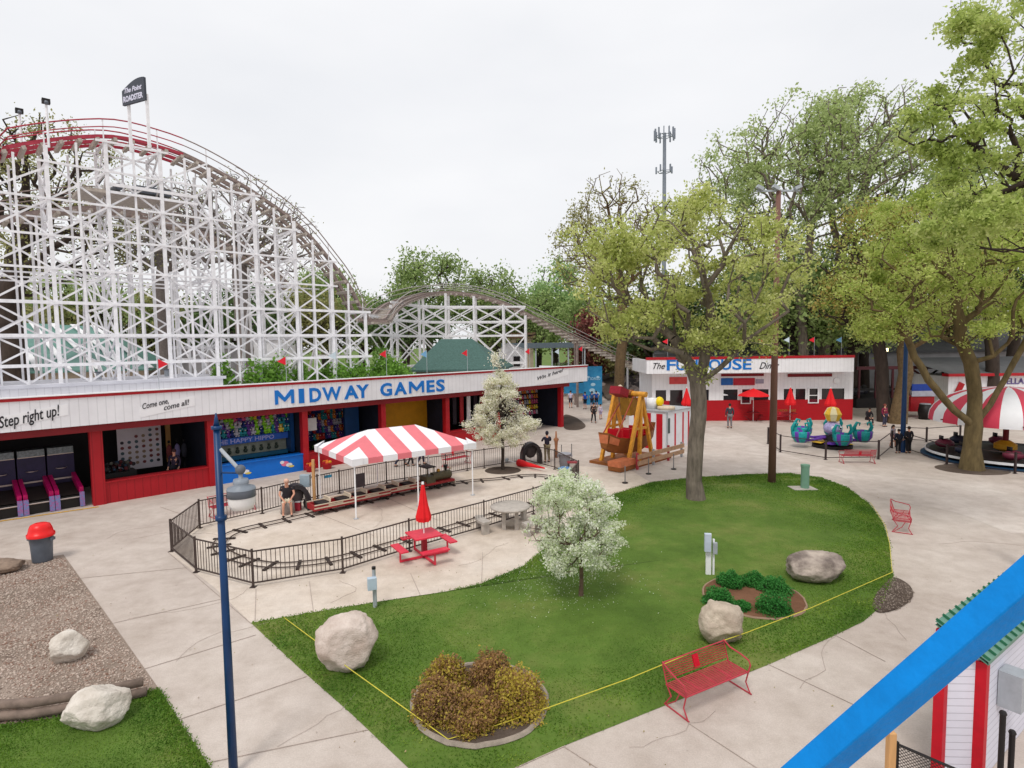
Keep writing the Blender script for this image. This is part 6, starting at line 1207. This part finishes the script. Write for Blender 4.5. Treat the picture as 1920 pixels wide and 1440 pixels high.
t=thing('chain_link_fence','black chain link fence at the bottom right beneath the blue railing','fence'); a=G(1678,1500); c=G(1800,1560); za=D(1678,1395,a.y).z
b=MB(); b.tube(a,a+Vector((0,0,za+.03)),.03,BLACK,8); b.obj('post',t); b=MB(); b.tube(a+Vector((0,0,za)),c+Vector((0,0,za)),.02,BLACK,8); b.obj('top_rail',t)
b=MB(); L=(c-a).length; n=int(L/.05); d=(c-a)/L
for i in range(-20,n+1):
    for s in(1,-1):
        x0,z0=i*.05,0.05; x1,z1=x0+za,za
        if s<0: z0,z1=z1,z0
        lo=max(0,-x0/(x1-x0)); hi=min(1,(L-x0)/(x1-x0))
        if hi<=lo: continue
        P_=a+d*(x0+(x1-x0)*lo)+Vector((0,0,z0+(z1-z0)*lo)); Q_=a+d*(x0+(x1-x0)*hi)+Vector((0,0,z0+(z1-z0)*hi)); b.bar(P_,Q_,.006,.006,BLACK)
b.obj('mesh',t)
for px,yt,lab in((1874,1338,'taller black round post in front of the siding booth'),(1893,1374,'shorter black round post in front of the siding booth')):
    p=G(px-4,1560); z=D(px,yt,p.y).z; b=MB(); b.tube((0,0,0),(0,0,z),.035,BLACK,10); b.ball((0,0,z),.045,BLACK,8); o=b.obj('black_post',smooth=False); o.location=p; tag(o,lab,'post')
# ================= PEOPLE AND SMALL THINGS =================
def skinmesh(name,nodes,edges,m,root,sub=1):
    """one continuous surface grown round a jointed skeleton"""
    nm=list(nodes); me=bpy.data.meshes.new(name); me.from_pydata([nodes[k][0] for k in nm],[(nm.index(a),nm.index(b)) for a,b in edges],[]); o=bpy.data.objects.new(name,me); scn.collection.objects.link(o)
    s=o.modifiers.new('s','SKIN'); s.use_smooth_shade=True
    for i,k in enumerate(nm): r=nodes[k][1]; me.skin_vertices[0].data[i].radius=(r,r) if not isinstance(r,tuple) else r; me.skin_vertices[0].data[i].use_root=(k==root)
    if sub: q=o.modifiers.new('u','SUBSURF'); q.levels=sub; q.render_levels=sub
    bpy.context.view_layer.update(); e=bpy.data.meshes.new_from_object(o.evaluated_get(bpy.context.evaluated_depsgraph_get())); e.materials.clear(); e.materials.append(m); e.name=name
    bpy.data.objects.remove(o); bpy.data.meshes.remove(me); o=bpy.data.objects.new(name,e); scn.collection.objects.link(o); return o
def person(label,loc,rz,h=1.74,shirt=(30,30,36),pants=(110,96,76),hair=(50,36,28),pose='stand',shorts=False,sleeves=True,shoes=(30,28,30),hood=False,group=None,walk=0,ptilt=0):
    t=thing('person',label,'person',loc,rz,group); k=h/1.74; V=Vector
    if pose=='sit':
        hip=V((0,0,.5)); kn=lambda s:V((s*.13,-.42,.5)); an=lambda s:V((s*.15,-.44,.09)); ch=V((0,-.1,.98)); nk=V((0,-.16,1.14)); hd=V((0,-.24,1.28)); el=lambda s:V((s*.27,-.2,.8)); ha=lambda s:V((s*.12,-.42,.62)); sh=lambda s:V((s*.19,-.1,1.05)); hp=lambda s:V((s*.1,-.02,.5))
    else:
        w=walk; hip=V((0,0,.94)); hp=lambda s:V((s*.095,0,.9)); kn=lambda s:V((s*.1,-.03-.16*w*s,.5)); an=lambda s:V((s*.11,.02-.3*w*s+(.06 if s<0 else 0)*w,.09+(.03 if s<0 else 0)*w)); ch=V((0,-.01+ptilt*.3,1.26)); nk=V((0,-.0+ptilt*.5,1.46)); hd=V((0,-.02+ptilt*.7,1.6)); sh=lambda s:V((s*.18,.0+ptilt*.45,1.4)); el=lambda s:V((s*.25,.03+.1*w*s,1.14)); ha=lambda s:V((s*.24,-.1+.2*w*s,.9))
        if pose=='arms': el=lambda s:V((s*.27,-.1,1.18)); ha=lambda s:V((s*.1,-.3,1.22))
    N={'hip':(hip,.125),'wa':(hip.lerp(ch,.5),.115),'ch':(ch,(.15,.115)),'nk':(nk,.052),'hb':(hd-V((0,0,.06)),.07),'hd':(hd,.088),'ht':(hd+V((0,.01,.08)),.07)}; E_=[('hip','wa'),('wa','ch'),('ch','nk'),('nk','hb'),('hb','hd'),('hd','ht')]
    for s,n in((-1,'l'),(1,'r')):
        N['sh'+n]=(sh(s),.06); N['el'+n]=(el(s),.042); N['ha'+n]=(ha(s),.028); dv=(ha(s)-el(s)).normalized(); N['pa'+n]=(ha(s)+dv*.06,.03)
        N['hp'+n]=(hp(s),.088); N['kn'+n]=(kn(s),.058); N['an'+n]=(an(s),.038); N['to'+n]=(an(s)+V((0,-.15,-.055)),.034)
        E_+=[('ch','sh'+n),('sh'+n,'el'+n),('el'+n,'ha'+n),('ha'+n,'pa'+n),('hip','hp'+n),('hp'+n,'kn'+n),('kn'+n,'an'+n),('an'+n,'to'+n)]
        sd=dv.cross(V((0,0,1))); sd=sd.normalized() if sd.length>.1 else V((0,1,0))
        for f in range(4):
            b0=ha(s)+dv*.08+sd*(.021*(f-1.5)); N[f'f{f}{n}']=(b0+dv*.03+V((0,-.006*f,0)),.009); N[f'g{f}{n}']=(b0+dv*(.055+.008*(1.5-abs(f-1.5)))+V((0,-.012,0)),.008); E_+=[('pa'+n,f'f{f}{n}'),(f'f{f}{n}',f'g{f}{n}')]
        N['th'+n]=(ha(s)+dv*.03-sd*.045,.011); E_+=[('ha'+n,'th'+n)]
    sc=lambda D_:{a:(b[0]*k,tuple(x*k for x in b[1]) if isinstance(b[1],tuple) else b[1]*k) for a,b in D_.items()}
    o=skinmesh('body',sc(N),E_,SKIN,'hip'); o.parent=t
    key=lambda c:M('cloth_%d_%d_%d'%c,c,.85,.12,9)
    S={'hip':(hip+V((0,0,.02)),(.15,.125)),'wa':(hip.lerp(ch,.5),(.15,.13)),'ch':(ch,(.17,.13)),'nk':(nk-V((0,0,.04)),.075)}; SE=[('hip','wa'),('wa','ch'),('ch','nk')]
    for s,n in((-1,'l'),(1,'r')):
        S['sh'+n]=(sh(s),.078); e2=el(s) if not sleeves else el(s); S['el'+n]=(e2 if sleeves else sh(s).lerp(el(s),.6),.056); SE+=[('ch','sh'+n),('sh'+n,'el'+n)]
        if sleeves: S['ha'+n]=(ha(s),.042); SE+=[('el'+n,'ha'+n)]
    o=skinmesh('shirt',sc(S),SE,key(shirt),'wa'); o.parent=t
    S={'hip':(hip-V((0,0,.02)),(.152,.13))}; SE=[]
    for s,n in((-1,'l'),(1,'r')):
        S['hp'+n]=(hp(s),.105); S['kn'+n]=(kn(s),.075); SE+=[('hip','hp'+n),('hp'+n,'kn'+n)]
        if not shorts: S['an'+n]=(an(s)+V((0,0,.03)),.058); SE+=[('kn'+n,'an'+n)]
    o=skinmesh('trousers',sc(S),SE,key(pants),'hip'); o.parent=t
    for s in(-1,1):
        b=MB(); b.ball((an(s)+V((0,-.07,-.05)))*k,.06*k,key(shoes),8,(.75,2.1,.7)); b.obj('shoe',t,True)
    b=MB(); b.ball((hd+V((0,.022,.035)))*k,.105*k,key(hair),10,(.95,1.02,1.0 if not hood else 1.2)); b.obj('hair' if not hood else 'hood',t,True)
    b=MB(); b.ball((hd+V((0,-.088,-.0)))*k,.016*k,SKIN,6,(.8,1.2,1.4)); b.obj('nose',t,True)
    for s in(-1,1): b=MB(); b.ball((hd+V((s*.032,-.08,.02)))*k,.011*k,BLACK,6); b.obj('eye',t,True)
    b=MB(); b.box((hd+V((0,-.084,-.042)))*k,(.045*k,.012*k,.01*k),M('lips',(150,80,76),.6)); b.obj('mouth',t)
    return t
def PP(px,py,lab,face=180,**k): return person(lab,V3(G(px,py)),R(face),**k)
PP(1026,867,'person in a dark hooded jacket and khaki trousers beside the train fence, back turned',200,h=1.72,shirt=(38,34,50),pants=(120,108,84),hair=(36,32,44),pose='arms',hood=True)
p=G(540,962); t=thing('grey_tub','upturned grey tub used as a seat inside the train fence','tub',V3(p)); b=MB(); b.lathe([(0,.46),(.24,.46),(.27,.0),(0,0)],(0,0,0),M('tub_grey',(150,142,138),.6,.15,6),16); b.obj('body',t,True)
person('person in black shirt and cream shorts sitting on a grey tub inside the train fence',V3(p+Vector((0,-.02,0))),R(20),shirt=(42,38,44),pants=(214,204,182),hair=(210,170,150),pose='sit',shorts=True,sleeves=False,h=1.74)
def hoodshell(px,py,lab,s=1.,rz=0):
    p=G(px,py); t=thing('arched_hood',lab,'hood',V3(p),rz); m=M('hood_black_plastic',(44,40,44),.45,.2,4); n=14; b=MB(); vs=[]
    for i in range(n+1):
        a=math.pi*i/n
        for r in(.56,.38):
            for y in(-.24,.24): vs.append((s*r*math.cos(a),y,s*(.38+ (r+.2)*math.sin(a))*1.0))
    fs=[]
    for i in range(n):
        k=i*4; fs+=[(k,k+4,k+6,k+2) if False else (k,k+1,k+5,k+4),(k+2,k+6,k+7,k+3),(k,k+4,k+6,k+2),(k+1,k+3,k+7,k+5)]
    b.add(vs,fs,m)
    for e in(1,-1): b.bb(s*e*.56,s*e*.40,-.24,.24,0,s*.4,m)
    b.obj('shell',t); b=MB(); b.ball((0,.1,.62*s),.34*s,M('hood_grey_inside',(84,76,76),.7),10,(1,.5,1.1)); b.obj('liner',t,True)
hoodshell(996,868,'large black rounded hood with splayed legs beside the person in the dark jacket',1.0,R(15)); hoodshell(556,958,'black curved hood behind the seated person',.95,R(30))
p=G(590,948); t=thing('wooden_control_post','wooden post with a grey control box at the train boarding gate','post',V3(p)); b=MB(); b.box((0,0,.95),(.1,.1,1.9),M('post_tan',(0,0,0))); b.obj('post',t); b=MB(); b.box((-.32,-.06,1.05),(.4,.2,.5),M('control_box_grey',(150,166,176),.5)); b.obj('control_box',t,bevel=.02)
b=MB(); b.lathe([(0,0),(.14,0),(.18,.2),(.1,.36),(0,.38)],(0,0,0),BLACK,12); o=b.obj('black_bag'); o.location=G(577,950); tag(o,'small black bag at the foot of the wooden control post','bag')
b=MB(); b.box((0,0,.17),(.26,.2,.34),M('cooler_red',(176,50,66),.5)); b.box((0,0,.37),(.28,.22,.05),WHITE); o=b.obj('small_cooler'); o.location=G(558,957); tag(o,'small red cooler with white lid behind the seated person','cooler')
# walkers and visitors
PP(752,874,'person in dark jeans walking behind the striped tent, left of two',120,shirt=(60,70,110),pants=(34,40,70),walk=1,h=1.7); PP(790,872,'person in navy jeans walking behind the striped tent, right of two',110,shirt=(80,60,80),pants=(30,36,66),walk=.6,h=1.72)
PP(770,874,'dark dressed child between the two walkers behind the striped tent',100,shirt=(40,40,48),pants=(30,28,34),walk=.6,h=1.25)
PP(1070,765,'person in a pale lilac shirt and dark shorts beyond the end of the games building',180,shirt=(200,196,220),pants=(60,50,66),shorts=True,sleeves=False,h=1.75)
PP(1097,767,'person in a blue shirt and black shorts, left of the blue shirted group',200,shirt=(30,80,190),pants=(24,26,34),shorts=True,sleeves=False,h=1.7)
PP(1110,765,'person in a blue green shirt in the middle of the blue shirted group',150,shirt=(40,90,150),pants=(26,30,50),shorts=True,sleeves=False,h=1.68)
PP(1118,764,'person in a blue shirt at the right of the blue shirted group',190,shirt=(36,80,170),pants=(26,30,50),shorts=True,sleeves=False,h=1.68)
PP(1113,793,'person in black clothes walking toward the camera behind the ship ride',10,shirt=(40,34,38),pants=(28,26,30),walk=.6,h=1.66)
PP(1126,786,'child in a white and lilac outfit behind the ship ride',30,shirt=(210,204,224),pants=(180,170,200),shorts=True,h=1.3)
PP(1150,798,'person in navy clothes leaning beside the ship ride mast',150,shirt=(26,30,52),pants=(30,34,54),walk=.5,h=1.72,ptilt=-.15)
PP(1368,803,'person in a grey jacket and trousers standing in front of the funhouse',170,shirt=(62,64,74),pants=(120,116,120),h=1.86,hair=(40,34,34))
PP(1658,800,'person in a maroon shirt facing the octopus ride',20,shirt=(120,30,60),pants=(60,60,80),h=1.7,hair=(120,60,50))
PP(1627,796,'person in black sitting low right of the funhouse',0,shirt=(30,26,32),pants=(40,30,34),pose='sit',h=1.6)
PP(1674,838,'child in a pale patterned top left of the far blue lamp pole',20,shirt=(170,160,170),pants=(150,110,120),shorts=True,h=1.35,walk=.4)
PP(1684,850,'dark dressed child immediately left of the far blue lamp pole',180,shirt=(30,34,50),pants=(28,26,30),h=1.4)
PP(1703,850,'dark dressed person immediately right of the far blue lamp pole',180,shirt=(34,32,40),pants=(30,28,32),h=1.55)
PP(1797,800,'person in teal clothes under the left rim of the striped dome',0,shirt=(40,90,110),pants=(40,60,80),h=1.5)
PP(300,905,'dark dressed stall attendant behind the red counter of the second stall',0,shirt=(52,40,60),pants=(30,30,40),h=1.78,hair=(70,46,50)).location=MW.w(3.15,1.2,0)
# extra clutter
trashcan(1059,880,'grey trash can with blue liner left of the ship ride step',None,M('can_grey',(150,150,158),.6),1.05)
b=MB(); b.lathe([(.3,.0),(.31,.05),(.2,.1),(.0,.12)],(0,0,0),M('liner_blue',(70,120,170),.5),12); o=b.obj('bin_liner'); p=G(1059,880,.84); o.location=p; tag(o,'crumpled blue liner on the open trash can','bag')
p=G(1073,885); t=thing('red_stool','small red stool with dark legs next to the open trash can','stool',V3(p)); b=MB(); b.box((0,0,.5),(.5,.35,.06),BRED); b.obj('seat',t)
for x in(-.2,.2):
    for y in(-.13,.13): b=MB(); b.bar((x,y,0),(x,y,.47),.04,.04,BLACK,up=(0,1,0)); b.obj('leg',t)
p=G(1043,858); t=thing('carved_post','short tan carved post right of the person in the dark jacket','post',V3(p)); b=MB(); b.lathe([(0,0),(.09,0),(.07,.5),(.1,.9),(.16,1.05),(.06,1.15),(.04,1.5),(0,1.5)],(0,0,0),M('carved_tan',(160,108,76),.7),10); b.obj('shaft',t,True)
for k,(px,py) in enumerate(((1053,866),(1072,864),(1172,906),(1216,889),(1263,880))):
    p=G(px,py); b=MB(); b.tube((0,0,0),(0,0,.95 if k<2 else .8),.025,M('stanchion_grey',(120,118,118),.5),8); b.tube((0,0,0),(0,0,.04),.14,BLACK,10); o=b.obj('stanchion'); o.location=p; tag(o,'thin grey rope stanchion, '+['left one behind the open trash can','right one behind the open trash can','nearest the lawn below the ship ride','below the plank barrier middle','below the striped booth'][k],'stanchion','rope stanchions round the ship ride')
for k,(px,py,lab) in enumerate([(605,872,'left yellow and red toy basket at the red counter under the tent edge'),(636,866,'right yellow and red toy basket at the red counter under the tent edge')]):
    p=G(px+14,py+24); b=MB(); b.lathe([(0,0),(.2,0),(.3,.3),(.28,.32),(0,.3)],(0,0,0),RED,12)
    for j in range(9): b.ball((.16*math.cos(j),.16*math.sin(j),.36),.09,[YEL,RED,M('toy_orange',(216,110,40),.7)][j%3],6)
    o=b.obj('toy_basket'); o.location=MW.w(MW.loc(p)[0],-.6,0); tag(o,lab,'basket')
b=MB(); b.box((0,0,.42),(.5,.03,.62),M('mat_grey',(92,88,92),.8)); b.bar((-.2,.02,0),(-.2,.02,.7),.03,.03,BLACK,up=(0,1,0)); b.bar((.2,.02,0),(.2,.02,.7),.03,.03,BLACK,up=(0,1,0)); o=b.obj('grey_board'); o.location=G(675,918); o.rotation_euler=(0,0,MW.a); tag(o,'flat grey board standing behind the train fence under the tent','board')
b=MB(); b.box((0,0,0),(.34,.02,.12),M('tag_sky_blue',(60,160,200),.5)); o=b.obj('blue_sign'); o.location=G(616,930)+Vector((0,0,.86)); o.rotation_euler=(0,0,MW.a); tag(o,'small sky blue sign fixed on the train fence','sign')
# tree well rings
p=G(1822,880); b=MB(); b.lathe([(0,.012),(1.5,.012),(1.6,.0)],(0,0,0),MULD,24,sy=.8); o=b.obj('tree_well'); o.location=p; tag(o,'worn soil ring round the foot of the forked tree','tree pit')
p=G(943,882); b=MB(); b.lathe([(0,.014),(.9,.014),(.95,.0)],(0,0,0),MULD,20); o=b.obj('tree_well'); o.location=p; tag(o,'dark soil ring under the cream flowering tree','tree pit')

# fallen petals and litter, hairline cracks
rg=np.random.default_rng(91); c=G(1075,1105); n=900; X=c.x-.5+rg.normal(0,1.15,n); Yy=c.y+.4+rg.normal(0,.9,n); C=np.stack([X,Yy,np.full(n,.075)+rg.uniform(0,.02,n)],-1); V,Fq=leafquads(C,.03,rg); tag(npmesh('fallen_petals',V,Fq,[L_BLOS]),'white petals scattered on the grass under the lawn blossom tree','petals',kind='stuff')
b=MB(); rr=random.Random(31)
for (px,py),L,a in (((240,1160),3,.3),((330,1240),2.4,1.2),((520,1400),2.2,.6),((1180,1400),2,.2),((1500,1290),3,.5),((1700,1200),3,1.3),((1760,1020),4,.2),((860,1060),2.5,.7),((620,1130),1.8,1.5),((250,1010),3,.1),((1560,960-30),3,2.9),((1380,850),4,.4),((700,990),3,.9),((200,1010),2,2.)):
    p=G(px,py,.0125); pts=[p.copy()]
    for i in range(9): a+=rr.gauss(0,.35); p=p+Vector((math.cos(a),math.sin(a),0))*L/9; pts.append(p.copy())
    b.path(pts,.0035,JT,4)
struct(b.obj('pavement_cracks'))
n=500; X=rg.uniform(-14,16,n); Yy=rg.uniform(8,30,n); C=np.stack([X,Yy,np.full(n,.018)],-1); V,Fq=leafquads(C,.05,rg); V[:,2]=np.clip(V[:,2],.014,.03); tag(npmesh('fallen_leaves',V,Fq,[leafmat('litter',[(120,100,80),(150,130,100),(170,160,110),(100,84,66)],.1)]),'sparse dry leaf litter scattered over the paving','litter',kind='stuff')

# pieces that belong to a part hang under that part
def under(root,part,names):
    ks=kids(root); p=next((k for k in ks if k.name.split('.')[0]==part),None)
    if p is None: return
    for k in ks:
        if k is not p and k.name.split('.')[0] in names: k.parent=p
for o in list(bpy.data.objects):
    n=o.name.split('.')[0]
    if o.parent is not None or o.type!='EMPTY': continue
    if n in('midway_games_building','funhouse_stand'): under(o,'sign_band',('letter','lettering','trim'))
    elif n=='roller_coaster': under(o,'crest_sign',('lettering','sign_post'))
    elif n=='cell_tower': under(o,'antenna_mount',('antenna',))
    elif n=='prize_board': under(o,'panel',('button',))
    elif n=='water_race_cabinet': under(o,'target_panel',('target',)); under(o,'header',('lettering',))
    elif n=='trash_can': under(o,'body',('handle',))
    elif n=='lamp_pole': under(o,'bracket',('housing','globe'))
    elif n=='blue_mural_wall': under(o,'panel',('decal','lettering'))
    elif n=='domed_spinning_ride': under(o,'canopy',('strut',)); under(o,'platform',('boat',))
    elif n=='miniature_locomotive': under(o,'boiler',('smokestack','bell','headlight')); under(o,'frame',('wheel',))
    elif n=='train_car': under(o,'body',('wheel',))
    elif n=='swinging_ship_ride': under(o,'hull',('seat','bow_panel'))
    elif n=='skee_ball_alley': under(o,'cabinet',('marquee',)); under(o,'lane',('ball_rail',))
    elif n=='striped_canopy_tent': under(o,'canopy',('valance','corner_patch'))
    elif n=='striped_stand': under(o,'wall',('stripe','menu_board'))
    elif n=='wood_light_pole': under(o,'crossarm',('floodlight',))
    elif n=='octopus_ride': under(o,'base',('petal',))
    elif n=='red_trim_building': under(o,'wall',('lettering','decal'))
